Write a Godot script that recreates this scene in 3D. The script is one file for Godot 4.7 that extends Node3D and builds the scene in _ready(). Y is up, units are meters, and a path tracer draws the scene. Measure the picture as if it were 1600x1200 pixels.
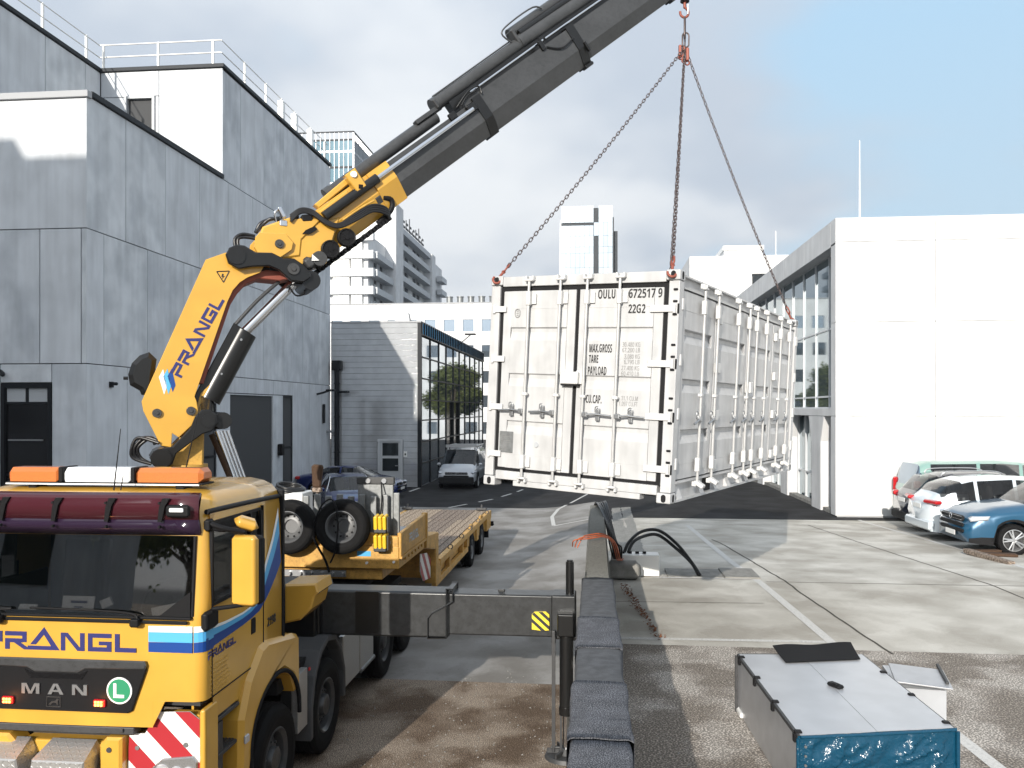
extends Node3D
# World axes: -Z runs along the yard (both big buildings are parallel to it), x to the right, y up, metres. Parking level y = 0 near the camera, lower road y = -0.93.

const LOW := -0.93

class MB:
	var V := PackedVector3Array()
	var N := PackedVector3Array()
	var U := PackedVector2Array()
	func uvof(p: Vector3, n: Vector3) -> Vector2:
		var a := n.abs()
		if a.y >= a.x and a.y >= a.z: return Vector2(p.x, p.z)
		if a.x >= a.z: return Vector2(p.z, -p.y)
		return Vector2(p.x, -p.y)
	func tn(a: Vector3, b: Vector3, c: Vector3, na: Vector3, nb: Vector3, nc: Vector3) -> void:
		var f := (b - a).cross(c - a)
		if f.dot(na + nb + nc) < 0.0:
			tn(a, c, b, na, nc, nb)
			return
		V.append(a); V.append(c); V.append(b)
		N.append(na); N.append(nc); N.append(nb)
		U.append(uvof(a, f)); U.append(uvof(c, f)); U.append(uvof(b, f))
	func tri(a: Vector3, b: Vector3, c: Vector3) -> void:
		var n := (b - a).cross(c - a)
		if n.length_squared() < 1e-16: return
		n = n.normalized()
		tn(a, b, c, n, n, n)
	func quad(a: Vector3, b: Vector3, c: Vector3, d: Vector3) -> void:
		tri(a, b, c); tri(a, c, d)
	func qn(a: Vector3, b: Vector3, c: Vector3, d: Vector3, na: Vector3, nb: Vector3, nc: Vector3, nd: Vector3) -> void:
		tn(a, b, c, na, nb, nc); tn(a, c, d, na, nc, nd)
	func box(c: Vector3, s: Vector3, b := Basis.IDENTITY) -> void:
		var h := s * 0.5
		var p: Array[Vector3] = []
		for i in 8:
			p.append(c + b * Vector3(h.x if i & 1 else -h.x, h.y if i & 2 else -h.y, h.z if i & 4 else -h.z))
		quad(p[4], p[5], p[7], p[6]); quad(p[1], p[0], p[2], p[3])
		quad(p[5], p[1], p[3], p[7]); quad(p[0], p[4], p[6], p[2])
		quad(p[6], p[7], p[3], p[2]); quad(p[0], p[1], p[5], p[4])
	func bx(x0: float, x1: float, y0: float, y1: float, z0: float, z1: float, r := 0.0) -> void:
		var c := Vector3((x0 + x1) / 2, (y0 + y1) / 2, (z0 + z1) / 2)
		var s := Vector3(absf(x1 - x0), absf(y1 - y0), absf(z1 - z0))
		if r > 0.0: rbox(c, s, r)
		else: box(c, s)
	func rbox(c: Vector3, s: Vector3, r: float, b := Basis.IDENTITY) -> void:
		# a box whose edges are chamfered and shaded round
		var h := s * 0.5
		r = minf(r, minf(h.x, minf(h.y, h.z)) * 0.95)
		var ax := [Vector3.RIGHT, Vector3.UP, Vector3.BACK]
		var at := func(sg: Vector3, k: int) -> Vector3:
			var q := Vector3(sg.x * (h.x - r), sg.y * (h.y - r), sg.z * (h.z - r))
			q[k] = sg[k] * h[k]
			return c + b * q
		for k in 3:
			var i := (k + 1) % 3
			var j := (k + 2) % 3
			for s1: float in [-1.0, 1.0]:
				var n: Vector3 = b * (ax[k] * s1)
				var q: Array[Vector3] = []
				for e in [Vector2(-1, -1), Vector2(1, -1), Vector2(1, 1), Vector2(-1, 1)]:
					var sg := Vector3.ZERO
					sg[k] = s1; sg[i] = e.x; sg[j] = e.y
					q.append(at.call(sg, k))
				if s1 > 0: qn(q[0], q[1], q[2], q[3], n, n, n, n)
				else: qn(q[3], q[2], q[1], q[0], n, n, n, n)
			# edges along axis k
			for e in [Vector2(-1, -1), Vector2(1, -1), Vector2(1, 1), Vector2(-1, 1)]:
				var lo := Vector3.ZERO
				lo[k] = -1.0; lo[i] = e.x; lo[j] = e.y
				var hi := lo
				hi[k] = 1.0
				var ni: Vector3 = b * (ax[i] * e.x)
				var nj: Vector3 = b * (ax[j] * e.y)
				var a0: Vector3 = at.call(lo, i); var a1: Vector3 = at.call(hi, i)
				var b0: Vector3 = at.call(lo, j); var b1: Vector3 = at.call(hi, j)
				if e.x * e.y > 0: qn(a0, b0, b1, a1, ni, nj, nj, ni)
				else: qn(a0, a1, b1, b0, ni, ni, nj, nj)
		for ix: float in [-1.0, 1.0]:
			for iy: float in [-1.0, 1.0]:
				for iz: float in [-1.0, 1.0]:
					var sg := Vector3(ix, iy, iz)
					var p0: Vector3 = at.call(sg, 0); var p1: Vector3 = at.call(sg, 1); var p2: Vector3 = at.call(sg, 2)
					var n0: Vector3 = b * Vector3(ix, 0, 0); var n1: Vector3 = b * Vector3(0, iy, 0); var n2: Vector3 = b * Vector3(0, 0, iz)
					if ix * iy * iz > 0: tn(p0, p1, p2, n0, n1, n2)
					else: tn(p0, p2, p1, n0, n2, n1)
	func cyl(p0: Vector3, p1: Vector3, r0: float, r1 := -1.0, seg := 14, caps := true) -> void:
		if r1 < 0.0: r1 = r0
		var d := (p1 - p0)
		var y := d.normalized()
		var x := y.cross(Vector3.UP if absf(y.y) < 0.95 else Vector3.RIGHT).normalized()
		var z := x.cross(y)
		var sl := (r0 - r1) / maxf(d.length(), 1e-5)
		for i in seg:
			var a := TAU * i / seg
			var e := TAU * (i + 1) / seg
			var ua := x * cos(a) + z * sin(a)
			var ue := x * cos(e) + z * sin(e)
			var na := (ua + y * sl).normalized()
			var ne := (ue + y * sl).normalized()
			qn(p0 + ue * r0, p0 + ua * r0, p1 + ua * r1, p1 + ue * r1, ne, na, na, ne)
			if caps:
				if r0 > 0: tn(p0, p0 + ua * r0, p0 + ue * r0, -y, -y, -y)
				if r1 > 0: tn(p1, p1 + ue * r1, p1 + ua * r1, y, y, y)
	func tube(pts: Array, r: float, seg := 8, sub := 5) -> void:
		# a round tube along a Catmull-Rom curve through the points
		var p: Array[Vector3] = []
		var n := pts.size()
		for i in n - 1:
			var a: Vector3 = pts[maxi(i - 1, 0)]; var b: Vector3 = pts[i]; var c: Vector3 = pts[i + 1]; var d: Vector3 = pts[mini(i + 2, n - 1)]
			for k in sub:
				p.append(b.cubic_interpolate(c, a, d, float(k) / sub))
		p.append(pts[n - 1])
		var t0 := (p[1] - p[0]).normalized()
		var x := t0.cross(Vector3.UP if absf(t0.y) < 0.9 else Vector3.RIGHT).normalized()
		var ring0: Array[Vector3] = []
		var nrm0: Array[Vector3] = []
		for i in p.size():
			var t := (p[mini(i + 1, p.size() - 1)] - p[maxi(i - 1, 0)]).normalized()
			x = (x - t * x.dot(t)).normalized()
			var z := x.cross(t)
			var ring: Array[Vector3] = []
			var nrm: Array[Vector3] = []
			for k in seg:
				var a := TAU * k / seg
				var u := x * cos(a) + z * sin(a)
				nrm.append(u); ring.append(p[i] + u * r)
			if i > 0:
				for k in seg:
					var m := (k + 1) % seg
					qn(ring0[m], ring0[k], ring[k], ring[m], nrm0[m], nrm0[k], nrm[k], nrm[m])
			ring0 = ring; nrm0 = nrm
			if i == 0 or i == p.size() - 1:
				for k in seg:
					var m := (k + 1) % seg
					if i == 0: tri(p[i], ring[k], ring[m])
					else: tri(p[i], ring[m], ring[k])
	func prism(poly: Array, t: Transform3D, d: float, bev := 0.0) -> void:
		# polygon in the XY plane of t, from -d/2 to d/2 along its Z; the edges of both faces are chamfered by bev
		var q := PackedVector2Array(poly)
		if Geometry2D.is_polygon_clockwise(q): q.reverse()
		var n := q.size()
		var inn := PackedVector2Array()
		for i in n:
			var a := q[(i + n - 1) % n]; var b := q[i]; var c := q[(i + 1) % n]
			var d1 := (b - a).normalized(); var d2 := (c - b).normalized()
			var n1 := Vector2(-d1.y, d1.x); var n2 := Vector2(-d2.y, d2.x)
			var m := (n1 + n2)
			m = m / maxf(m.length_squared() * 0.5, 0.35)
			inn.append(b + m * bev)
		var idx := Geometry2D.triangulate_polygon(q)
		var h := d * 0.5
		var P := func(v: Vector2, z: float) -> Vector3: return t * Vector3(v.x, v.y, z)
		for i in range(0, idx.size(), 3):
			var a := idx[i]; var b := idx[i + 1]; var c := idx[i + 2]
			if (q[b] - q[a]).cross(q[c] - q[a]) < 0:
				var w := b; b = c; c = w
			tri(P.call(inn[a], h), P.call(inn[b], h), P.call(inn[c], h))
			tri(P.call(inn[a], -h), P.call(inn[c], -h), P.call(inn[b], -h))
		for i in n:
			var j := (i + 1) % n
			quad(P.call(q[i], -h + bev), P.call(q[j], -h + bev), P.call(q[j], h - bev), P.call(q[i], h - bev))
			if bev > 0.0:
				quad(P.call(q[i], h - bev), P.call(q[j], h - bev), P.call(inn[j], h), P.call(inn[i], h))
				quad(P.call(inn[i], -h), P.call(inn[j], -h), P.call(q[j], -h + bev), P.call(q[i], -h + bev))
	func flat(poly: Array, t: Transform3D) -> void:
		# a sheet facing +Z of t
		var q := PackedVector2Array(poly)
		var idx := Geometry2D.triangulate_polygon(q)
		for i in range(0, idx.size(), 3):
			var a := idx[i]; var b := idx[i + 1]; var c := idx[i + 2]
			if (q[b] - q[a]).cross(q[c] - q[a]) < 0:
				var w := b; b = c; c = w
			tri(t * Vector3(q[a].x, q[a].y, 0), t * Vector3(q[b].x, q[b].y, 0), t * Vector3(q[c].x, q[c].y, 0))
	func lathe(prof: Array, t: Transform3D, seg := 24) -> void:
		# (radius, height) pairs from bottom to top, turned round the Y axis of t
		for k in prof.size() - 1:
			var a: Vector2 = prof[k]; var b: Vector2 = prof[k + 1]
			var e := b - a
			var nn := Vector2(e.y, -e.x).normalized()
			for i in seg:
				var f := TAU * i / seg; var g := TAU * (i + 1) / seg
				var uf := Vector3(cos(f), 0, -sin(f)); var ug := Vector3(cos(g), 0, -sin(g))
				var nf := (t.basis * (uf * nn.x + Vector3.UP * nn.y)).normalized(); var ng := (t.basis * (ug * nn.x + Vector3.UP * nn.y)).normalized()
				var p0 := t * (uf * a.x + Vector3.UP * a.y); var p1 := t * (ug * a.x + Vector3.UP * a.y)
				var p2 := t * (ug * b.x + Vector3.UP * b.y); var p3 := t * (uf * b.x + Vector3.UP * b.y)
				if a.x > 1e-5: tn(p0, p1, p2, nf, ng, ng)
				if b.x > 1e-5: tn(p0, p2, p3, nf, ng, nf)
	func loft(prof: Array, t0: Transform3D, t1: Transform3D, caps := true) -> void:
		var n := prof.size()
		var a: Array[Vector3] = []; var b: Array[Vector3] = []
		for v: Vector2 in prof:
			a.append(t0 * Vector3(v.x, v.y, 0)); b.append(t1 * Vector3(v.x, v.y, 0))
		var cw := Geometry2D.is_polygon_clockwise(PackedVector2Array(prof))
		for i in n:
			var j := (i + 1) % n
			if cw: quad(a[i], a[j], b[j], b[i])
			else: quad(a[j], a[i], b[i], b[j])
		if caps:
			for i in range(1, n - 1):
				tri(a[0], a[i], a[i + 1]); tri(b[0], b[i + 1], b[i])
	func ring(c: Vector3, ax: Vector3, R: float, r: float, seg := 16, sub := 6, stretch := Vector3.ZERO) -> void:
		# a torus round ax; stretch pulls its two halves apart (a chain link)
		var y := ax.normalized()
		var x := y.cross(Vector3.UP if absf(y.y) < 0.95 else Vector3.RIGHT).normalized()
		if stretch.length() > 0: x = stretch.normalized()
		var z := x.cross(y)
		for i in seg:
			var q: Array[Vector3] = []; var m: Array[Vector3] = []
			for e in [i, i + 1]:
				var f: float = TAU * (e + 0.5) / seg
				var u := x * cos(f) + z * sin(f)
				var o := c + u * R + stretch * signf(cos(f))
				for k in sub:
					var g := TAU * k / sub
					var w := u * cos(g) + y * sin(g)
					q.append(o + w * r); m.append(w)
			for k in sub:
				var l := (k + 1) % sub
				qn(q[k], q[sub + k], q[sub + l], q[l], m[k], m[sub + k], m[sub + l], m[l])
	func outward(x0: float, x1: float, y: float, z: float, along_x := true) -> void:
		# turn every triangle so that it faces away from an inner axis
		for i in range(0, V.size(), 3):
			var c := (V[i] + V[i + 1] + V[i + 2]) / 3.0
			var q := Vector3(clampf(c.x, x0, x1), y, z) if along_x else Vector3(z, y, clampf(c.z, x0, x1))
			var n := (V[i + 2] - V[i]).cross(V[i + 1] - V[i])
			if n.dot(c - q) < 0:
				var w := V[i + 1]; V[i + 1] = V[i + 2]; V[i + 2] = w
				var u := U[i + 1]; U[i + 1] = U[i + 2]; U[i + 2] = u
				n = -n
			n = n.normalized()
			N[i] = n; N[i + 1] = n; N[i + 2] = n
	func mesh() -> ArrayMesh:
		var a := []
		a.resize(Mesh.ARRAY_MAX)
		a[Mesh.ARRAY_VERTEX] = V; a[Mesh.ARRAY_NORMAL] = N; a[Mesh.ARRAY_TEX_UV] = U
		var m := ArrayMesh.new()
		if V.size() > 0: m.add_surface_from_arrays(Mesh.PRIMITIVE_TRIANGLES, a)
		return m

var M := {}
var TX := {}
var rng := RandomNumberGenerator.new()

func taken(nm: String, parent: Node) -> String:
	if not parent.has_node(NodePath(nm)): return nm
	var key := "_n_" + nm
	var i: int = parent.get_meta(key, 1)
	while parent.has_node(NodePath("%s_%03d" % [nm, i])): i += 1
	parent.set_meta(key, i + 1)
	return "%s_%03d" % [nm, i]

func thing(nm: String, label: String, cat: String, group := "", at := Vector3.ZERO, turn := 0.0) -> Node3D:
	var o := Node3D.new()
	o.name = taken(nm, self)
	add_child(o, true)
	o.position = at
	o.rotation.y = turn
	tag(o, label, cat, group)
	return o

func tag(o: Node, label: String, cat: String, group := "") -> void:
	o.set_meta("label", label)
	o.set_meta("category", cat)
	if group != "": o.set_meta("group", group)

# a part whose mesh is in its parent's axes
func part(nm: String, mb, mat: Material, parent: Node, xf := Transform3D.IDENTITY) -> MeshInstance3D:
	var o := MeshInstance3D.new()
	o.name = taken(nm, parent)
	o.mesh = mb.mesh() if mb is MB else mb
	o.material_override = mat
	parent.add_child(o, true)
	o.transform = xf
	return o

# a part whose mesh was built in world coordinates
func wpart(nm: String, mb, mat: Material, parent: Node3D) -> MeshInstance3D:
	var o := part(nm, mb, mat, parent)
	o.transform = parent.global_transform.affine_inverse()
	return o

func struct(nm: String, mb, mat: Material) -> MeshInstance3D:
	var o := part(nm, mb, mat, self)
	o.set_meta("kind", "structure")
	return o

var boxes := {}
func boxmesh(s: Vector3, r := 0.0) -> ArrayMesh:
	var k := "%.3f %.3f %.3f %.3f" % [s.x, s.y, s.z, r]
	if not boxes.has(k):
		var m := MB.new()
		if r > 0: m.rbox(Vector3.ZERO, s, r)
		else: m.box(Vector3.ZERO, s)
		boxes[k] = m.mesh()
	return boxes[k]

# lettering: w = total width (0: natural), h = height of a capital, facing +Z of xf, its left lower corner at the origin of xf
func letters(nm: String, s: String, h: float, w: float, xf: Transform3D, mat: Material, parent: Node3D, thick := 0.004, font := "Droid Sans", bold := false) -> MeshInstance3D:
	var f := SystemFont.new()
	f.font_names = PackedStringArray([font])
	if bold: f.font_weight = 700
	var t := TextMesh.new()
	t.font = f
	t.text = s
	t.font_size = 64
	t.pixel_size = 0.01
	t.depth = 0.1
	t.horizontal_alignment = HORIZONTAL_ALIGNMENT_LEFT
	var bb := t.get_aabb()
	var o := MeshInstance3D.new()
	o.name = taken(nm, parent)
	o.mesh = t
	o.material_override = mat
	parent.add_child(o, true)
	var sy := h / bb.size.y
	var sx := sy if w <= 0.0 else w / bb.size.x
	var loc := Transform3D(Basis.from_scale(Vector3(sx, sy, thick / 0.1)), Vector3(-bb.position.x * sx, -bb.position.y * sy, thick / 2))
	o.transform = xf * loc
	return o

func noise_tex(seed_: int, freq: float, oct: int, lo: Color, hi: Color, p0 := 0.3, p1 := 0.7, size := 512, type := FastNoiseLite.TYPE_SIMPLEX_SMOOTH, warp := 0.0) -> NoiseTexture2D:
	var n := FastNoiseLite.new()
	n.seed = seed_; n.frequency = freq; n.noise_type = type
	n.fractal_octaves = oct
	if type == FastNoiseLite.TYPE_CELLULAR: n.cellular_return_type = FastNoiseLite.RETURN_DISTANCE
	if warp > 0:
		n.domain_warp_enabled = true; n.domain_warp_amplitude = warp; n.domain_warp_frequency = freq * 2.0
	var g := Gradient.new()
	g.offsets = PackedFloat32Array([p0, p1]); g.colors = PackedColorArray([lo, hi])
	var t := NoiseTexture2D.new()
	t.width = size; t.height = size; t.seamless = true; t.seamless_blend_skirt = 0.2
	t.noise = n; t.color_ramp = g
	t.generate_mipmaps = false
	return t

func lin(r: float, g: float, b: float) -> Color:
	return Color(r, g, b).linear_to_srgb()

# plain material from a linear base colour
func mat(key: String, c: Color, rough := 0.6, metal := 0.0) -> StandardMaterial3D:
	var m := StandardMaterial3D.new()
	m.resource_name = key
	m.albedo_color = c
	m.roughness = rough
	m.metallic = metal
	M[key] = m
	return m

# the same with a mottling texture (and a finer one over it) laid on in world or object axes
func worn(key: String, c: Color, rough: float, metal: float, tex: String, per: float, fine := "", fper := 1.0, world := false, bump := "", bper := 1.0, bh := 0.5) -> StandardMaterial3D:
	var m := mat(key, c, rough, metal)
	m.albedo_texture = TX[tex]
	m.uv1_triplanar = true
	m.uv1_world_triplanar = world
	m.uv1_scale = Vector3.ONE / per
	if fine != "":
		m.detail_enabled = true
		m.detail_blend_mode = BaseMaterial3D.BLEND_MODE_MUL
		m.detail_albedo = TX[fine]
		m.detail_uv_layer = BaseMaterial3D.DETAIL_UV_2
		m.uv2_triplanar = true
		m.uv2_world_triplanar = world
		m.uv2_scale = Vector3.ONE / fper
	if bump != "":
		m.heightmap_enabled = true
		m.heightmap_texture = TX[bump]
		m.heightmap_scale = bh
	return m

func glass(key: String, c: Color, a: float) -> StandardMaterial3D:
	var m := mat(key, c, 0.02)
	m.albedo_color.a = a
	m.transparency = BaseMaterial3D.TRANSPARENCY_ALPHA
	m.metallic_specular = 0.5
	return m

func V3(a: Array) -> Vector3: return Vector3(a[0], a[1], a[2])
func V2s(a: Array) -> Array:
	var o := []
	for i in range(0, a.size(), 2): o.append(Vector2(a[i], a[i + 1]))
	return o

func smooth(a: float, b: float, x: float) -> float:
	var t := clampf((x - a) / (b - a), 0, 1)
	return t * t * (3 - 2 * t)

func lerp_pts(pts: Array, x: float) -> float:
	# piecewise linear through Vector2 points sorted by x
	if x <= pts[0].x: return pts[0].y
	for i in pts.size() - 1:
		if x <= pts[i + 1].x:
			return lerpf(pts[i].y, pts[i + 1].y, (x - pts[i].x) / maxf(pts[i + 1].x - pts[i].x, 1e-6))
	return pts[-1].y

# height of the ground
func park_y(z: float) -> float:
	var d := -z
	if d < 15: return 0.0
	if d < 27: return -0.5 * (d - 15) / 12.0
	if d < 40: return -0.5
	return maxf(LOW, -0.5 - 0.043 * (d - 40))

func ground_y(x: float, z: float) -> float:
	var r := park_y(z)
	var near := r if x > 0.0 else LOW
	var far := lerpf(LOW, r, smooth(-2.5, 1.5, x))
	return lerpf(near, far, smooth(17.0, 27.0, -z))

func textures() -> void:
	var W := Color.WHITE
	TX.mottle = noise_tex(1, 0.012, 5, Color(0.88, 0.88, 0.875), W, 0.2, 0.75, 512)
	TX.soft = noise_tex(2, 0.008, 3, Color(0.96, 0.96, 0.96), W, 0.25, 0.75, 512)
	TX.cloud = noise_tex(14, 0.010, 5, Color(0.90, 0.905, 0.91), W, 0.2, 0.7, 512)
	TX.grain = noise_tex(3, 0.35, 2, Color(0.78, 0.78, 0.78), W, 0.2, 0.8, 512)
	TX.speck = noise_tex(4, 0.22, 1, Color(0.55, 0.55, 0.55), W, 0.25, 0.6, 512, FastNoiseLite.TYPE_CELLULAR)
	TX.asph = noise_tex(5, 0.006, 6, Color(0.80, 0.79, 0.775), W, 0.2, 0.8, 1024, FastNoiseLite.TYPE_SIMPLEX_SMOOTH, 60.0)
	TX.stain = noise_tex(6, 0.004, 6, Color(0.70, 0.66, 0.63), W, 0.3, 0.7, 1024, FastNoiseLite.TYPE_SIMPLEX_SMOOTH, 90.0)
	TX.pale = noise_tex(7, 0.005, 6, Color(0.76, 0.74, 0.72), W, 0.38, 0.64, 1024, FastNoiseLite.TYPE_SIMPLEX_SMOOTH, 80.0)
	TX.scuff = noise_tex(8, 0.05, 5, Color(0.80, 0.80, 0.80), W, 0.1, 0.5, 512, FastNoiseLite.TYPE_SIMPLEX_SMOOTH, 40.0)
	TX.bump = noise_tex(9, 0.16, 4, Color.BLACK, W, 0.2, 0.8, 512)
	TX.carpet = noise_tex(10, 0.33, 2, Color(0.30, 0.31, 0.34), W, 0.35, 0.72, 512)
	TX.wood = noise_tex(11, 0.03, 4, Color(0.55, 0.52, 0.48), W, 0.3, 0.7, 512, FastNoiseLite.TYPE_SIMPLEX_SMOOTH, 30.0)
	TX.wave = noise_tex(12, 0.02, 3, Color.BLACK, W, 0.15, 0.85, 512, FastNoiseLite.TYPE_SIMPLEX_SMOOTH, 60.0)
	TX.tread = tread_tex()
	TX.streak = streak_tex()

# diamond tread plate relief
func tread_tex() -> ImageTexture:
	var im := Image.create(128, 128, false, Image.FORMAT_L8)
	for y in 128:
		for x in 128:
			var cx := x / 32; var cy := y / 32
			var u := fposmod(x, 32) - 16.0; var v := fposmod(y, 32) - 16.0
			var s := 1.0 if (cx + cy) % 2 == 0 else -1.0
			var a := (u + s * v) * 0.7071; var b := (u - s * v) * 0.7071
			var d := (a * a) / 150.0 + (b * b) / 12.0
			var h := clampf(1.3 - d, 0.0, 1.0)
			im.set_pixel(x, y, Color(h, h, h))
	return ImageTexture.create_from_image(im)

# faint vertical rain streaks for concrete and paint
func streak_tex() -> ImageTexture:
	var n := FastNoiseLite.new()
	n.seed = 21; n.frequency = 1.0; n.fractal_octaves = 4
	var im := Image.create(256, 256, false, Image.FORMAT_RGB8)
	for y in 256:
		for x in 256:
			var a := TAU * x / 256.0; var b := TAU * y / 256.0
			var v := n.get_noise_3d(cos(a) * 3.2, sin(a) * 3.2, sin(b) * 0.5 + cos(b) * 0.3)
			var w := n.get_noise_3d(cos(a) * 1.0 + 9.0, sin(a) * 1.0, sin(b) * 1.1)
			var g := clampf(0.965 + 0.06 * v + 0.05 * w, 0.86, 1.0)
			im.set_pixel(x, y, Color(g, g, g))
	return ImageTexture.create_from_image(im)

func materials() -> void:
	worn("yellow", lin(0.60, 0.335, 0.05), 0.27, 0.0, "soft", 2.3)
	M.yellow.clearcoat_enabled = true; M.yellow.clearcoat = 0.6; M.yellow.clearcoat_roughness = 0.12
	worn("yellow_worn", lin(0.60, 0.35, 0.07), 0.5, 0.0, "mottle", 1.1, "scuff", 0.8)
	worn("trailer_yellow", lin(0.60, 0.335, 0.075), 0.5, 0.0, "mottle", 1.7, "scuff", 1.3)
	worn("black_steel", lin(0.009, 0.0092, 0.0095), 0.28, 0.0, "scuff", 0.9)
	worn("boom_grey", lin(0.062, 0.064, 0.067), 0.30, 0.1, "scuff", 1.3, "mottle", 2.7)
	worn("dark_grey", lin(0.045, 0.046, 0.048), 0.5, 0.1, "scuff", 1.2)
	worn("beam_grey", lin(0.04, 0.042, 0.044), 0.33, 0.1, "scuff", 1.6, "mottle", 0.9)
	worn("chassis", lin(0.022, 0.022, 0.023), 0.7, 0.0, "mottle", 0.8)
	worn("plastic_grey", lin(0.06, 0.062, 0.065), 0.6, 0.0, "soft", 0.5)
	mat("black", lin(0.012, 0.012, 0.013), 0.45)
	mat("gloss_black", lin(0.008, 0.008, 0.009), 0.12)
	mat("rubber", lin(0.014, 0.014, 0.015), 0.75)
	worn("tyre", lin(0.009, 0.009, 0.0095), 0.7, 0.0, "mottle", 0.6)
	worn("rim_grey", lin(0.13, 0.133, 0.137), 0.45, 0.3, "scuff", 0.3)
	mat("hose", lin(0.010, 0.010, 0.011), 0.35)
	mat("chrome", lin(0.72, 0.73, 0.75), 0.12, 1.0)
	worn("steel", lin(0.42, 0.43, 0.44), 0.38, 0.9, "scuff", 0.4)
	worn("galv", lin(0.24, 0.25, 0.255), 0.45, 0.5, "mottle", 0.5)
	worn("alu_tread", lin(0.50, 0.50, 0.49), 0.4, 0.75, "soft", 0.7, "", 1.0, false)
	M.alu_tread.heightmap_enabled = true; M.alu_tread.heightmap_texture = TX.tread; M.alu_tread.heightmap_scale = 0.25; M.alu_tread.uv1_scale = Vector3.ONE / 0.16
	M.alu_tread.albedo_texture = null
	mat("blue_print", lin(0.028, 0.03, 0.13), 0.35)
	mat("blue_dark", lin(0.012, 0.055, 0.24), 0.3)
	mat("blue_light", lin(0.09, 0.38, 0.66), 0.3)
	mat("white_paint", lin(0.78, 0.78, 0.76), 0.35)
	mat("red_paint", lin(0.36, 0.022, 0.03), 0.35)
	mat("visor", lin(0.055, 0.012, 0.018), 0.10)
	mat("visor_low", lin(0.022, 0.012, 0.028), 0.10)
	worn("amber", lin(0.55, 0.15, 0.025), 0.12, 0.0, "scuff", 0.25)
	M.amber.clearcoat_enabled = true; M.amber.clearcoat = 0.6
	mat("lamp_white", lin(0.78, 0.80, 0.82), 0.25)
	mat("lens", lin(0.55, 0.57, 0.60), 0.08, 0.4)
	M.lens.clearcoat_enabled = true; M.lens.clearcoat = 1.0; M.lens.clearcoat_roughness = 0.02
	var fl := mat("flasher", lin(0.9, 0.5, 0.2), 0.3)
	fl.emission_enabled = true; fl.emission = Color(1.0, 0.62, 0.28); fl.emission_energy_multiplier = 1.1
	mat("red_lens", lin(0.40, 0.012, 0.015), 0.15)
	mat("green_badge", lin(0.03, 0.24, 0.12), 0.3)
	glass("cab_glass", Color(0.01, 0.015, 0.015), 0.55)
	M.cab_glass.metallic_specular = 0.7; M.cab_glass.clearcoat_enabled = true; M.cab_glass.clearcoat = 1.0; M.cab_glass.clearcoat_roughness = 0.01
	glass("car_glass", Color(0.01, 0.012, 0.014), 0.55)
	var mg := mat("mirror_glass", lin(0.30, 0.36, 0.42), 0.03, 0.85)
	mg.metallic_specular = 0.8
	mat("dark_glass", lin(0.03, 0.036, 0.04), 0.03, 0.25)
	mat("office_glass", lin(0.20, 0.26, 0.29), 0.03, 0.75)
	mat("cont_white", lin(0.55, 0.55, 0.545), 0.42)
	worn("container", lin(0.515, 0.52, 0.525), 0.38, 0.0, "soft", 1.9, "streak", 2.6)
	mat("gasket", lin(0.016, 0.016, 0.017), 0.65)
	mat("print_black", lin(0.015, 0.015, 0.016), 0.5)
	mat("print_grey", lin(0.22, 0.22, 0.22), 0.5)
	worn("bar_steel", lin(0.50, 0.50, 0.495), 0.34, 0.3, "soft", 0.6)
	worn("rust_red", lin(0.27, 0.075, 0.05), 0.55, 0.15, "scuff", 0.12)
	worn("chain", lin(0.13, 0.10, 0.095), 0.42, 0.6, "scuff", 0.1)
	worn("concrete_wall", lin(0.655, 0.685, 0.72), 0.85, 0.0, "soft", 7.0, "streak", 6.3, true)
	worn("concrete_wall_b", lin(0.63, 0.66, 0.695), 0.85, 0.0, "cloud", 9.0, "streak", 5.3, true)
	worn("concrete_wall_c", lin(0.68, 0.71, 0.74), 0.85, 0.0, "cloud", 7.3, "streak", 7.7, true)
	worn("concrete", lin(0.44, 0.43, 0.40), 0.9, 0.0, "mottle", 1.7, "speck", 0.5, true, "bump", 1.0, 0.05)
	worn("concrete_old", lin(0.36, 0.35, 0.31), 0.92, 0.0, "scuff", 1.2, "speck", 0.35, true, "bump", 1.0, 0.1)
	mat("dark_joint", lin(0.06, 0.062, 0.065), 0.9)
	mat("coping", lin(0.035, 0.038, 0.042), 0.5, 0.2)
	worn("white_wall", lin(0.66, 0.665, 0.67), 0.55, 0.0, "soft", 6.1, "streak", 9.0, true)
	worn("white_far", lin(0.72, 0.73, 0.74), 0.7, 0.0, "soft", 9.0, "streak", 14.0, true)
	mat("panel_grey", lin(0.42, 0.44, 0.46), 0.45, 0.1)
	worn("cladding", lin(0.62, 0.635, 0.65), 0.10, 0.5, "soft", 3.0, "", 1.0, true)
	mat("frame_dark", lin(0.02, 0.022, 0.025), 0.45, 0.2)
	mat("frame_light", lin(0.55, 0.57, 0.59), 0.4, 0.3)
	mat("slab_grey", lin(0.36, 0.37, 0.385), 0.8)
	worn("asphalt_near", lin(0.50, 0.41, 0.325), 0.93, 0.0, "stain", 5.1, "speck", 1.3, true, "bump", 1.0, 0.12)
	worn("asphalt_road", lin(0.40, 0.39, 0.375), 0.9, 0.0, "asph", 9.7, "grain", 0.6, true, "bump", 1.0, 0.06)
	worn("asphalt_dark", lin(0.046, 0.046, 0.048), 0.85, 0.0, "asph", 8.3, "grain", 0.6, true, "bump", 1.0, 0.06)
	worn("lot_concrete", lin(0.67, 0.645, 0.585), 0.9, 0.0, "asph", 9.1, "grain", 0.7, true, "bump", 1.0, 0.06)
	worn("lot_pebble", lin(0.60, 0.55, 0.49), 0.95, 0.0, "pale", 6.3, "speck", 1.9, true, "bump", 1.0, 0.2)
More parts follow.
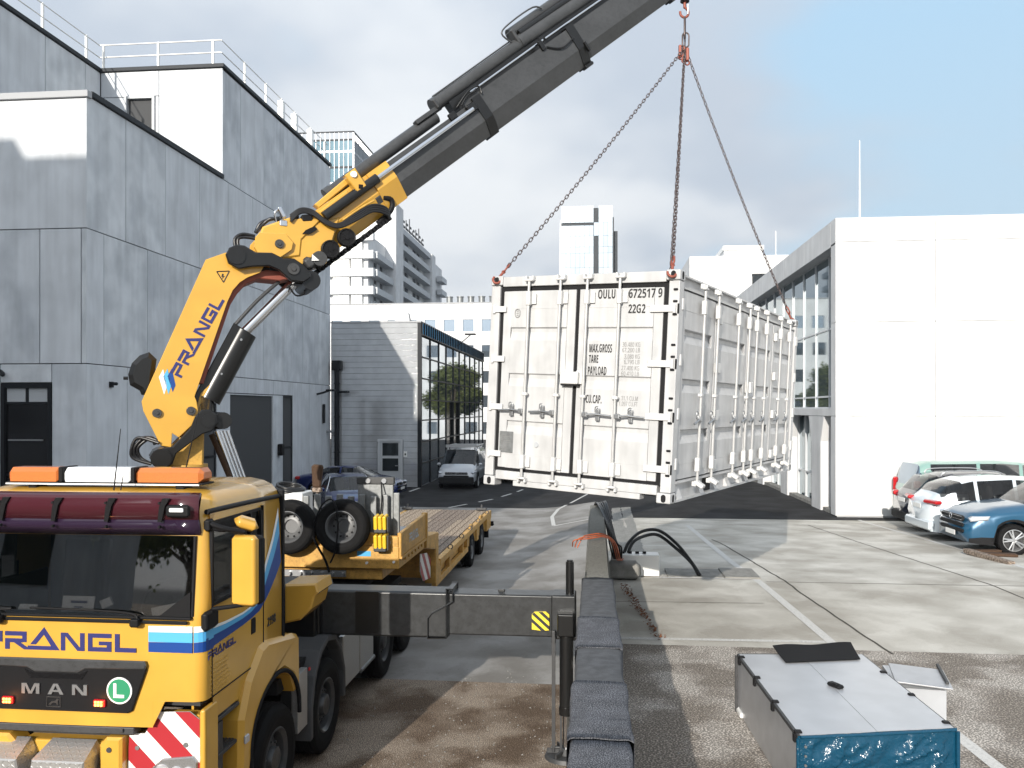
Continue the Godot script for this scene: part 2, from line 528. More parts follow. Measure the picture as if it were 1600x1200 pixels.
	worn("line_white", lin(0.72, 0.71, 0.68), 0.8, 0.0, "scuff", 0.9, "grain", 0.4, true)
	mat("crack", lin(0.055, 0.048, 0.04), 0.95)
	worn("carpet", lin(0.31, 0.315, 0.335), 0.98, 0.0, "carpet", 1.5, "mottle", 1.3, false, "carpet", 1.0, 0.35)
	worn("carpet_flat", lin(0.13, 0.135, 0.145), 0.98, 0.0, "mottle", 0.7, "grain", 1.0, false)
	mat("foil", lin(0.004, 0.05, 0.095), 0.16)
	M.foil.heightmap_enabled = true; M.foil.heightmap_texture = TX.wave; M.foil.heightmap_scale = 1.2; M.foil.uv1_triplanar = true; M.foil.uv1_scale = Vector3.ONE / 2.2
	worn("alu_panel", lin(0.46, 0.475, 0.50), 0.30, 0.25, "soft", 1.9)
	worn("alu_side", lin(0.46, 0.465, 0.48), 0.33, 0.55, "soft", 0.9)
	mat("cable_orange", lin(0.45, 0.09, 0.02), 0.5)
	worn("deck_wood", lin(0.62, 0.50, 0.38), 0.85, 0.0, "wood", 0.8, "grain", 0.3)
	worn("deck_wood_b", lin(0.40, 0.32, 0.26), 0.85, 0.0, "wood", 0.9, "grain", 0.3)
	worn("brown_wood", lin(0.10, 0.055, 0.03), 0.9, 0.0, "wood", 0.2)
	mat("leaf_brown", lin(0.16, 0.06, 0.025), 0.9)
	var lf := mat("leaf_green", lin(0.085, 0.10, 0.022), 0.7)
	lf.backlight_enabled = true; lf.backlight = Color(0.25, 0.3, 0.08)
	mat("bark", lin(0.09, 0.065, 0.045), 0.95)
	for c: Array in [["car_blue", 0.006, 0.018, 0.11], ["car_navy", 0.006, 0.008, 0.022], ["car_teal_blue", 0.008, 0.075, 0.15], ["car_white", 0.62, 0.68, 0.72], ["car_silver", 0.42, 0.44, 0.47], ["car_mint", 0.22, 0.36, 0.32], ["car_black", 0.012, 0.013, 0.015]]:
		var m := mat(c[0], lin(c[1], c[2], c[3]), 0.28, 0.25)
		m.clearcoat_enabled = true; m.clearcoat = 1.0; m.clearcoat_roughness = 0.04
	mat("car_plastic", lin(0.018, 0.018, 0.019), 0.6)
	mat("alloy", lin(0.50, 0.51, 0.52), 0.3, 0.8)
	mat("interior", lin(0.03, 0.03, 0.032), 0.85)
	for k in ["tyre", "rubber", "chassis", "asphalt_dark", "asphalt_near", "asphalt_road", "carpet", "carpet_flat", "gasket", "black", "car_plastic", "frame_dark", "coping"]:
		M[k].metallic_specular = 0.24

# a computed sky of thin, broken cloud: sheets of pale cloud with bluer gaps
func sky_image() -> ImageTexture:
	var w := 1536; var h := 768
	var n := FastNoiseLite.new()
	n.seed = 41; n.frequency = 0.9; n.fractal_octaves = 5; n.noise_type = FastNoiseLite.TYPE_SIMPLEX_SMOOTH
	var b := FastNoiseLite.new()
	b.seed = 77; b.frequency = 0.42; b.fractal_octaves = 3; b.noise_type = FastNoiseLite.TYPE_SIMPLEX_SMOOTH
	var im := Image.create(w, h, false, Image.FORMAT_RGBF)
	im.fill(Color(0.30, 0.31, 0.32))
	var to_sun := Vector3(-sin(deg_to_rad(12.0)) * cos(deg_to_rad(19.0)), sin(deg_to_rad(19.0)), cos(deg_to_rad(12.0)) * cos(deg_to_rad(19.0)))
	for y in h / 2 + 2:
		var el := PI / 2 - PI * (y + 0.5) / h
		var dy := maxf(sin(el), 0.0)
		var k := 1.0 / (dy + 0.32)
		for x in w:
			var az := TAU * (x + 0.5) / w
			var px := sin(az) * cos(el) * k
			var pz := -cos(az) * cos(el) * k
			var big := b.get_noise_2d(px * 1.4 + 3.1, pz * 1.4 - 7.7)
			var det := n.get_noise_3d(px * 1.5, pz * 1.5, dy * 1.5)
			var cover := smooth(-0.50, -0.05, big + 0.55 * det)
			var thick := smooth(-0.35, 0.35, n.get_noise_3d(px * 0.9 + 11.0, pz * 0.9, 4.0 + dy) + 0.5 * det)
			var blue := Color(0.33, 0.52, 0.70).lerp(Color(0.50, 0.64, 0.75), 1.0 - smooth(0.0, 0.6, dy))
			var cl := Color(0.46, 0.52, 0.60).lerp(Color(0.72, 0.75, 0.78), thick)
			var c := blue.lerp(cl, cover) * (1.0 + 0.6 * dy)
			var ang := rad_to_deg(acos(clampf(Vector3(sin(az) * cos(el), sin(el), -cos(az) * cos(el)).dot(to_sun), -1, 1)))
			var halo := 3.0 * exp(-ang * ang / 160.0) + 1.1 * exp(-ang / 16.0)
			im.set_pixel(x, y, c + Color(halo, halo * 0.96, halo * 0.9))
	return ImageTexture.create_from_image(im)

func view() -> void:
	var cam := Camera3D.new()
	cam.name = "camera"
	add_child(cam)
	cam.projection = Camera3D.PROJECTION_FRUSTUM
	cam.near = 0.1
	cam.far = 2000.0
	cam.size = 2.0 * 0.1 * 600.0 / 1300.0
	cam.frustum_offset = Vector2(0, 0.1 * 40.0 / 1300.0)   # lens shifted up: verticals stay vertical
	cam.position = Vector3(0, 3.0, 0)
	cam.rotation.y = atan(0.1)
	cam.current = true
	var we := WorldEnvironment.new()
	we.name = "environment"
	var e := Environment.new()
	e.background_mode = Environment.BG_SKY
	var sky := Sky.new()
	var pm := PanoramaSkyMaterial.new()
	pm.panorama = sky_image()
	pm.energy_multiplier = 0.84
	sky.sky_material = pm
	e.sky = sky
	e.tonemap_mode = Environment.TONE_MAPPER_LINEAR
	e.tonemap_exposure = 1.25
	e.sdfgi_enabled = true
	e.ssao_enabled = true
	e.ssil_enabled = true
	e.fog_enabled = true
	e.fog_mode = Environment.FOG_MODE_EXPONENTIAL
	e.fog_density = 0.0002
	e.fog_light_color = Color(0.86, 0.90, 0.95)
	we.environment = e
	add_child(we)
	var sun := DirectionalLight3D.new()
	sun.name = "sun"
	sun.light_energy = 1.5
	sun.light_color = Color(1.0, 0.97, 0.925)
	sun.light_angular_distance = 0.5
	sun.shadow_enabled = true
	add_child(sun)
	var el := deg_to_rad(19.0); var az := deg_to_rad(12.0)
	sun.basis = Basis.looking_at(Vector3(sin(az) * cos(el), -sin(el), -cos(az) * cos(el)))

# one sheet of ground between two x and two z
func ground(nm: String, x0: float, x1: float, z0: float, z1: float, m: Material, nx: int, nz: int, lift := 0.0) -> void:
	var b := MB.new()
	for i in nx:
		for j in nz:
			var xa := lerpf(x0, x1, float(i) / nx); var xb := lerpf(x0, x1, float(i + 1) / nx)
			var za := lerpf(z0, z1, float(j) / nz); var zb := lerpf(z0, z1, float(j + 1) / nz)
			var e := 0.001
			var P := func(x: float, z: float) -> Vector3: return Vector3(x, ground_y(clampf(x, x0 + e, x1 - e), z) + lift, z)
			b.quad(P.call(xa, za), P.call(xb, za), P.call(xb, zb), P.call(xa, zb))
	struct(nm, b, m)

# a strip of paint (or a tar joint) of some width along points on the ground
func strip(nm: String, pts: Array, w: float, m: Material, lift := 0.005, wob := 0.0) -> void:
	var b := MB.new()
	var L: Array[Vector3] = []; var R: Array[Vector3] = []
	var q: Array[Vector2] = []
	for i in pts.size() - 1:
		var n := maxi(1, int(pts[i].distance_to(pts[i + 1]) / (0.25 if wob > 0 else 0.8)))
		for k in n: q.append(pts[i].lerp(pts[i + 1], float(k) / n))
	q.append(pts[-1])
	for i in q.size():
		var d := (q[mini(i + 1, q.size() - 1)] - q[maxi(i - 1, 0)]).normalized()
		var s := Vector2(-d.y, d.x) * w * 0.5
		var c := q[i] + Vector2(rng.randf_range(-wob, wob), rng.randf_range(-wob, wob))
		var a := c + s * (1.0 + rng.randf_range(-4, 4) * wob); var e := c - s * (1.0 + rng.randf_range(-4, 4) * wob)
		L.append(Vector3(a.x, ground_y(a.x, a.y) + lift, a.y)); R.append(Vector3(e.x, ground_y(e.x, e.y) + lift, e.y))
	for i in L.size() - 1:
		b.quad(L[i], L[i + 1], R[i + 1], R[i])
		if (L[i + 1] - L[i]).cross(R[i] - L[i]).y < 0: pass
	struct(nm, b, m)

func grounds() -> void:
	ground("road", -9.0, -0.05, 8.0, -11.9, M.asphalt_near, 2, 8)
	ground("road", -60.0, -9.0, 8.0, -11.9, M.asphalt_near, 2, 2)
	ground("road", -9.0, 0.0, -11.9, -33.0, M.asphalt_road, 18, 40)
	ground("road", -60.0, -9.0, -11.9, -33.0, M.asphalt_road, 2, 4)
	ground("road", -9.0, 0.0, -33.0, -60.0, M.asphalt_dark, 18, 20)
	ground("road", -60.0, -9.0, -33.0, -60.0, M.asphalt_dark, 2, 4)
	ground("parking_ground", 0.0, 40.0, 8.0, -10.75, M.lot_pebble, 8, 6)
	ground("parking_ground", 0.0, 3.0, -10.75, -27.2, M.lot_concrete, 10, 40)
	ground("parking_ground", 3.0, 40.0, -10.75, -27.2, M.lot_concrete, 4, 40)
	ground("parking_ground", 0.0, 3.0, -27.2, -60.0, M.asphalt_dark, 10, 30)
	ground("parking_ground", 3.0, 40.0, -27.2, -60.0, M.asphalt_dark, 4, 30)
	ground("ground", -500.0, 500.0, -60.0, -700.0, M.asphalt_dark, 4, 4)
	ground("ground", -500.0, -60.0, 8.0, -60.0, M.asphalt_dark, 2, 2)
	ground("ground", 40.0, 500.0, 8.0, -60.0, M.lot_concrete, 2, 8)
	ground("ground", -500.0, -0.05, 120.0, 8.0, M.asphalt_near, 2, 2)
	ground("ground", 0.0, 500.0, 120.0, 8.0, M.lot_concrete, 2, 2)
	var k := MB.new()                     # the step between the two levels, past the end of the parapet
	for i in 22:
		var z0 := -16.9 - i * 0.5; var z1 := z0 - 0.5
		k.quad(Vector3(0.004, ground_y(-0.01, z0) - 0.02, z0), Vector3(0.004, ground_y(0.01, z0) - 0.002, z0), Vector3(0.004, ground_y(0.01, z1) - 0.002, z1), Vector3(0.004, ground_y(-0.01, z1) - 0.02, z1))
	struct("retaining_edge", k, M.concrete_old)
	# painted lines on the parking deck
	strip("parking_line", [Vector2(2.70, -24.9), Vector2(2.75, -17.1), Vector2(2.85, -14.7), Vector2(3.04, -10.81), Vector2(3.31, -8.09), Vector2(3.40, -6.6), Vector2(3.55, -3.0)], 0.13, M.line_white)
	strip("parking_line", [Vector2(0.25, -11.0), Vector2(2.95, -11.08)], 0.10, M.line_white)
	strip("parking_line", [Vector2(1.0, -15.05), Vector2(2.75, -15.1)], 0.10, M.line_white)
	strip("parking_line", [Vector2(1.05, -19.75), Vector2(2.66, -19.9)], 0.08, M.line_white)
	strip("parking_line", [Vector2(1.32, -24.9), Vector2(2.62, -25.05)], 0.09, M.line_white)
	strip("parking_line", [Vector2(8.31, -27.3), Vector2(8.33, -21.5), Vector2(8.34, -17.2), Vector2(8.4, -11.0)], 0.11, M.line_white)
	strip("parking_line", [Vector2(8.42, -25.9), Vector2(12.9, -26.0)], 0.10, M.line_white)
	strip("concrete_joint", [Vector2(2.9, -21.3), Vector2(3.03, -20.3), Vector2(3.35, -14.0), Vector2(3.62, -10.6)], 0.035, M.crack, 0.004, 0.012)
	strip("concrete_joint", [Vector2(6.3, -25.5), Vector2(6.45, -20.8), Vector2(6.8, -13.6), Vector2(7.0, -10.8)], 0.03, M.crack, 0.004, 0.01)
	strip("concrete_joint", [Vector2(2.95, -14.85), Vector2(9.0, -14.95), Vector2(14.0, -15.0)], 0.02, M.crack, 0.004, 0.008)
	strip("concrete_joint", [Vector2(0.3, -13.1), Vector2(2.6, -13.2)], 0.018, M.crack, 0.004, 0.01)
	# pale worn slab that runs off behind the parapet
	strip("concrete_strip", [Vector2(0.72, -16.5), Vector2(0.80, -21.0), Vector2(0.88, -26.0), Vector2(0.92, -30.2)], 0.66, M.concrete, 0.006, 0.01)
	# lane marks on the far road
	for d: Array in [[-5.85, -32.9, -5.3, -34.2], [-4.93, -35.04, -4.47, -36.23], [-4.2, -37.33, -3.9, -38.66], [-3.71, -39.59, -3.54, -40.72], [-8.86, -39.2, -8.76, -41.0]]:
		strip("lane_mark", [Vector2(d[0], d[1]), Vector2(d[2], d[3])], 0.12, M.line_white)
	strip("lane_mark", [Vector2(-1.37, -27.6), Vector2(-1.55, -30.0), Vector2(-1.42, -32.2), Vector2(-1.15, -33.3)], 0.13, M.line_white)
	strip("lane_mark", [Vector2(-1.0, -33.8), Vector2(-0.3, -36.6)], 0.12, M.line_white)
	strip("lane_mark", [Vector2(-1.37, -27.5), Vector2(-0.2, -27.9)], 0.12, M.line_white)

# ---------------------------------------------------------------- buildings

func slab(nm: String, parent: Node3D, x0: float, x1: float, y0: float, y1: float, z0: float, z1: float, m: Material, r := 0.0) -> MeshInstance3D:
	var s := Vector3(absf(x1 - x0), absf(y1 - y0), absf(z1 - z0))
	var o := part(nm, boxmesh(s, r), m, parent)
	o.transform = parent.global_transform.affine_inverse() * Transform3D(Basis.IDENTITY, Vector3((x0 + x1) / 2, (y0 + y1) / 2, (z0 + z1) / 2))
	return o

func concrete_hall() -> void:
	var t := thing("concrete_hall", "tall grey building of large bare concrete panels with white roof railing, left side", "building", "", Vector3(-13.5, LOW, -31.2))
	var c := MB.new()
	c.bx(-45, -13.56, -1.2, 11.38, -41.45, -21.02)
	c.bx(-45, -18.26, 11.38, 15.48, -29.16, -21.02)
	c.bx(-45, -13.56, 11.38, 15.48, -41.45, -29.16)
	var core := wpart("wall", c, M.dark_joint, t)
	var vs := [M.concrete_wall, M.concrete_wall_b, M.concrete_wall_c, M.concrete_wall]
	var g := 0.012
	var side := func(z0: float, z1: float, y0: float, y1: float, x := -13.5) -> void:
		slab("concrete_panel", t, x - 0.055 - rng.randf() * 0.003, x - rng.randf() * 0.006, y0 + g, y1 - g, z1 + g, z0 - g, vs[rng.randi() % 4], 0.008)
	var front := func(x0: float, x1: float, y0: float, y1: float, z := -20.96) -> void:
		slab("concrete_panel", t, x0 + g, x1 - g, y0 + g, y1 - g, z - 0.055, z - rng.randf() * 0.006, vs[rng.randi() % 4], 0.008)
	var rows := [[4.23, 7.85, [-20.96, -21.75, -24.0, -26.25, -28.4, -30.62, -32.87, -35.14, -37.39, -39.63, -41.5]], [7.85, 11.4, [-20.96, -22.83, -25.05, -27.33, -29.57, -31.79, -34.0, -36.25, -38.5, -40.7, -41.5]], [11.4, 15.4, [-29.1, -30.65, -32.91, -35.05, -37.27, -39.49, -41.5]]]
	for r in rows:
		for i in r[2].size() - 1: side.call(r[2][i], r[2][i + 1], r[0], r[1])
	for p in [[-20.96, -22.9], [-22.9, -25.13], [-25.13, -27.4], [-28.65, -29.75], [-33.92, -35.0], [-36.2, -38.4], [-38.4, -41.5]]:
		side.call(p[0], p[1], -1.15, 3.62 if p[1] - p[0] > -1.2 else 4.23)
	side.call(-27.4, -29.75, 3.62, 4.23); side.call(-29.75, -33.92, 3.62, 4.23); side.call(-33.92, -36.2, 3.62, 4.23)
	for p in [[-21.0, -23.75], [-23.75, -26.0], [-26.0, -28.2], [-28.2, -29.1]]: side.call(p[0], p[1], 11.5, 15.45, -18.2)
	for p in [[-20.5, -13.5], [-27.5, -20.5], [-34.5, -27.5]]: front.call(p[0], p[1], 7.85, 11.33)
	for p in [[-13.66, -13.5], [-14.84, -13.66], [-17.1, -14.84], [-19.4, -17.1], [-21.6, -19.4]]: front.call(p[0], p[1], 4.23, 7.85)
	front.call(-14.5, -13.5, -1.15, 4.23); front.call(-15.97, -14.5, 3.72, 4.23); front.call(-18.6, -15.97, -1.15, 4.23); front.call(-21.0, -18.6, -1.15, 4.23)
	front.call(-15.94, -13.5, 11.4, 15.45, -29.1); front.call(-18.2, -15.94, 14.52, 15.45, -29.1); front.call(-18.2, -17.22, 11.4, 14.52, -29.1); front.call(-16.08, -15.94, 11.4, 14.52, -29.1)
	var o := MB.new()                                # copings
	o.bx(-40, -13.44, 11.34, 11.52, -21.12, -20.90, 0.015)
	wpart("coping", o, M.slab_grey, t)
	o = MB.new()
	o.bx(-13.72, -13.43, 11.4, 11.56, -29.09, -21.13, 0.015)
	o.bx(-18.42, -18.13, 15.46, 15.6, -29.02, -21.0, 0.015)
	o.bx(-18.4, -13.43, 15.46, 15.6, -29.28, -29.03, 0.015)
	o.bx(-13.72, -13.43, 15.46, 15.6, -41.52, -29.29, 0.015)
	wpart("coping", o, M.coping, t)
	# window high in the white return wall
	o = MB.new()
	o.bx(-17.2, -16.1, 11.5, 14.5, -29.4, -29.165)
	var w := wpart("window", o, M.dark_glass, t)
	o = MB.new()
	o.bx(-17.22, -17.13, 11.5, 14.52, -29.2, -29.02); o.bx(-16.17, -16.08, 11.5, 14.52, -29.2, -29.02); o.bx(-17.12, -16.18, 14.43, 14.52, -29.2, -29.02)
	wpart("frame", o, M.panel_grey, w)
	# door and windows at ground level
	o = MB.new(); o.bx(-15.9, -14.56, -1.1, 3.68, -21.4, -21.015)
	var d := wpart("door", o, M.gloss_black, t)
	o = MB.new()
	o.bx(-15.94, -15.84, -1.1, 3.7, -21.2, -20.93); o.bx(-14.6, -14.5, -1.1, 3.7, -21.2, -20.93); o.bx(-15.83, -14.61, 3.58, 3.7, -21.2, -20.93)
	o.bx(-15.25, -15.19, 3.2, 3.58, -21.1, -20.99); o.bx(-15.83, -14.61, 3.14, 3.2, -21.1, -20.99); o.bx(-15.83, -14.61, 1.2, 1.27, -21.1, -20.99)
	wpart("frame", o, M.frame_dark, d)
	o = MB.new(); o.bx(-15.8, -15.27, 3.21, 3.57, -21.01, -20.995); o.bx(-15.17, -14.63, 3.21, 3.57, -21.01, -20.995)
	wpart("pane", o, M.panel_grey, d)
	o = MB.new(); o.bx(-15.75, -14.75, 2.16, 2.2, -20.99, -20.96)
	wpart("handle", o, M.steel, d)
	var gate := MB.new(); gate.bx(-14.05, -13.95, -1.0, 3.6, -33.9, -29.77)
	var gp := wpart("roller_gate", gate, M.frame_dark, t)
	for i in 4:
		for j in 4:
			slab("pane", gp, -13.955, -13.93, 3.45 - 1.1 * j - 1.0, 3.45 - 1.1 * j, -29.9 - i * 1.0 - 0.88, -29.9 - i * 1.0, M.dark_glass)
	o = MB.new(); o.bx(-13.95, -13.5, -1.1, 3.6, -33.92, -33.86); o.bx(-13.95, -13.5, 3.56, 3.6, -33.85, -29.75)
	wpart("reveal", o, M.concrete_wall, t)
	for z in [[-27.42, -28.63], [-35.02, -36.18]]:
		o = MB.new(); o.bx(-13.75, -13.66, -1.0, 3.6, z[1], z[0])
		var wi := wpart("window", o, M.dark_glass, t)
		o = MB.new()
		o.bx(-13.68, -13.53, -1.0, 3.62, z[0] - 0.1, z[0]); o.bx(-13.68, -13.53, -1.0, 3.62, z[1], z[1] + 0.1); o.bx(-13.68, -13.53, 3.5, 3.62, z[1] + 0.1, z[0] - 0.1); o.bx(-13.68, -13.53, 1.3, 1.38, z[1] + 0.1, z[0] - 0.1)
		wpart("frame", o, M.frame_dark, wi)
	# fittings on the wall
	o = MB.new(); o.tube([Vector3(-13.5, 3.75, -39.4), Vector3(-13.2, 3.82, -39.4), Vector3(-12.9, 3.92, -39.4)], 0.05, 8, 3); o.rbox(Vector3(-12.8, 3.94, -39.4), Vector3(0.45, 0.1, 0.25), 0.03)
	wpart("wall_lamp", o, M.frame_dark, t)
	o = MB.new(); o.tube([Vector3(-15.9, 3.95, -20.96), Vector3(-15.75, 4.02, -20.6), Vector3(-15.7, 3.9, -20.45)], 0.07, 8, 3)
	wpart("wall_lamp", o, M.frame_dark, t)
	o = MB.new(); o.rbox(Vector3(-13.36, 3.72, -22.05), Vector3(0.16, 0.09, 0.09), 0.03); o.bx(-13.5, -13.44, 3.62, 3.78, -22.12, -21.98)
	wpart("security_camera", o, M.frame_dark, t)
	o = MB.new(); o.rbox(Vector3(-13.4, 1.28, -34.5), Vector3(0.2, 0.5, 0.32), 0.03)
	wpart("key_box", o, M.black, t)
	o = MB.new(); o.rbox(Vector3(-13.44, 2.8, -40.3), Vector3(0.05, 0.95, 0.3), 0.02)
	wpart("wall_sign", o, M.frame_dark, t)
	o = MB.new(); o.cyl(Vector3(-13.5, 1.9, -40.9), Vector3(-13.2, 1.9, -40.9), 0.06); o.cyl(Vector3(-13.2, 1.9, -40.9), Vector3(-13.2, 1.75, -41.1), 0.05)
	wpart("water_tap", o, M.steel, t)
	# roof railing
	var posts := [[-18.28, -21.2], [-18.28, -23.6], [-18.28, -25.97], [-18.28, -28.36], [-18.13, -29.18], [-16.0, -29.18], [-13.9, -29.18]]
	for z in [-31.2, -33.3, -35.0, -36.6, -38.7, -40.8]: posts.append([-13.58, z])
	for p in posts:
		o = MB.new(); o.bx(p[0] - 0.035, p[0] + 0.035, 15.6, 16.52, p[1] - 0.035, p[1] + 0.035)
		if p[1] < -34 and p[1] > -39: o.bx(p[0] - 0.12, p[0] + 0.12, 15.6, 16.4, p[1] - 0.12, p[1] + 0.12)
		wpart("railing_post", o, M.white_paint, t)
	o = MB.new()
	for y in [16.5, 16.05]:
		o.cyl(Vector3(-18.28, y, -21), Vector3(-18.28, y, -29.18), 0.02, 0.02, 6); o.cyl(Vector3(-18.28, y, -29.18), Vector3(-13.6, y, -29.18), 0.025, 0.025, 6); o.cyl(Vector3(-13.58, y, -29.18), Vector3(-13.58, y, -41.3), 0.02, 0.02, 6)
	wpart("rail", o, M.white_paint, t)

func glass_annex() -> void:
	var X := -8.82
	var t := thing("glass_annex", "low annex with grey slatted end wall and tall dark window wall beside the van", "building", "", Vector3(-11, LOW, -50))
	var o := MB.new()
	o.bx(-13.5, X - 0.5, -1.2, 7.3, -65.2, -41.6)
	wpart("wall", o, M.dark_joint, t)
	for i in 29:
		var y0 := -0.93 + i * 0.289
		var x1 := X - 0.03
		var y1 := minf(y0 + 0.281, 7.42)
		if y0 < 1.3 and y0 > -1.0:
			for e in [[-13.46, -11.05], [-9.7, x1]]: tilt(slab("cladding_slat", t, e[0], e[1], y0, y1, -41.6, -41.5, M.cladding, 0.006))
		else: tilt(slab("cladding_slat", t, -13.46, x1, y0, y1, -41.6, -41.5, M.cladding, 0.006))
	o = MB.new(); o.bx(-13.48, X + 0.05, 7.42, 7.5, -65.2, -41.45)
	wpart("coping", o, M.slab_grey, t)
	# door in the end wall
	o = MB.new(); o.bx(-10.95, -9.79, -0.9, 1.42, -41.58, -41.52)
	var d := wpart("door", o, M.frame_light, t)
	o = MB.new(); o.bx(-11.02, -10.9, -0.93, 1.5, -41.6, -41.44); o.bx(-9.84, -9.72, -0.93, 1.5, -41.6, -41.44); o.bx(-10.9, -9.84, 1.38, 1.5, -41.6, -41.44)
	wpart("frame", o, M.frame_light, d)
	slab("pane", d, -10.78, -9.96, 0.66, 1.3, -41.53, -41.5, M.dark_glass)
	slab("pane", d, -10.78, -9.96, -0.12, 0.52, -41.53, -41.5, M.dark_glass)
	o = MB.new(); o.cyl(Vector3(-9.95, 0.15, -41.5), Vector3(-9.95, 0.15, -41.42), 0.02); o.cyl(Vector3(-9.95, 0.15, -41.42), Vector3(-10.1, 0.15, -41.42), 0.02)
	wpart("handle", o, M.steel, d)
	o = MB.new(); o.bx(-9.68, -9.5, 0.6, 0.88, -41.5, -41.47)
	wpart("notice_board", o, M.white_paint, t)
	o = MB.new(); o.bx(-9.63, -9.55, 0.68, 0.78, -41.469, -41.465)
	wpart("notice_print", o, M.print_black, t)
	o = MB.new(); o.cyl(Vector3(-13.1, -0.93, -41.3), Vector3(-13.1, 5.0, -41.3), 0.13); o.rbox(Vector3(-13.1, 5.25, -41.3), Vector3(0.5, 0.5, 0.4), 0.04)
	for y in [0.8, 2.6, 4.3]: o.cyl(Vector3(-13.1, y, -41.3), Vector3(-13.1, y + 0.06, -41.3), 0.16)
	wpart("drain_pipe", o, M.frame_dark, t)
	o = MB.new(); o.rbox(Vector3(-12.7, 3.9, -41.2), Vector3(0.5, 0.1, 0.3), 0.03); o.bx(-12.75, -12.65, 3.84, 3.94, -41.5, -41.3)
	wpart("wall_lamp", o, M.frame_dark, t)
	# window wall along the yard
	var zs := [-41.79, -44.13, -46.59, -48.93, -51.45, -53.76, -56.12, -58.38, -60.8, -63.1, -65.2]
	var ys := [-0.93, 0.25, 1.35, 2.45, 3.5, 4.6, 5.7, 6.79]
	for i in zs.size() - 1:
		for j in ys.size() - 1:
			if (i == 3 or i == 4) and j < 4: continue
			tilt(slab("pane", t, X - 0.06, X - 0.03, ys[j] + 0.03, ys[j + 1] - 0.03, zs[i + 1] + 0.03, zs[i] - 0.03, M.mirror_glass), 0.0015)
	o = MB.new()
	for z in zs: o.bx(X - 0.16, X + 0.02, -0.93, 6.82, z - 0.04, z + 0.04)
	for i in zs.size() - 1:
		for y in ys: o.bx(X - 0.16, X + 0.01, y - 0.035, y + 0.035, zs[i + 1] + 0.04, zs[i] - 0.04)
	wpart("window_frame", o, M.frame_dark, t)
	o = MB.new(); o.bx(X - 0.45, X - 0.12, -0.9, 3.45, -53.7, -48.97)
	wpart("gateway", o, M.gloss_black, t)
	o = MB.new(); o.bx(X - 0.1, X + 0.03, 6.86, 7.41, -65.2, -41.5)
	wpart("glazed_parapet", o, M.blue_light, t)
	M.blue_light.roughness = 0.3
	o = MB.new()
	for i in 40: o.bx(X + 0.03, X + 0.1, 6.84, 7.45, -41.6 - i * 0.6 - 0.03, -41.6 - i * 0.6 + 0.03)
	o.bx(X + 0.03, X + 0.11, 6.78, 6.84, -65.2, -41.45)
	wpart("parapet_fins", o, M.frame_dark, t)
	o = MB.new(); o.cyl(Vector3(X, 7.0, -52.5), Vector3(X + 0.9, 7.75, -52.5), 0.03); o.rbox(Vector3(X + 0.9, 7.8, -52.5), Vector3(0.7, 0.1, 0.3), 0.03)
	wpart("flood_lamp", o, M.frame_dark, t)
	o = MB.new(); o.bx(X - 0.14, X + 0.05, -0.93, 7.45, -41.62, -41.47)
	wpart("corner_trim", o, M.frame_dark, t)

func tilt(o: MeshInstance3D, a := 0.0025) -> void:
	o.rotation = Vector3(rng.randf_range(-a, a), rng.randf_range(-a, a), 0)

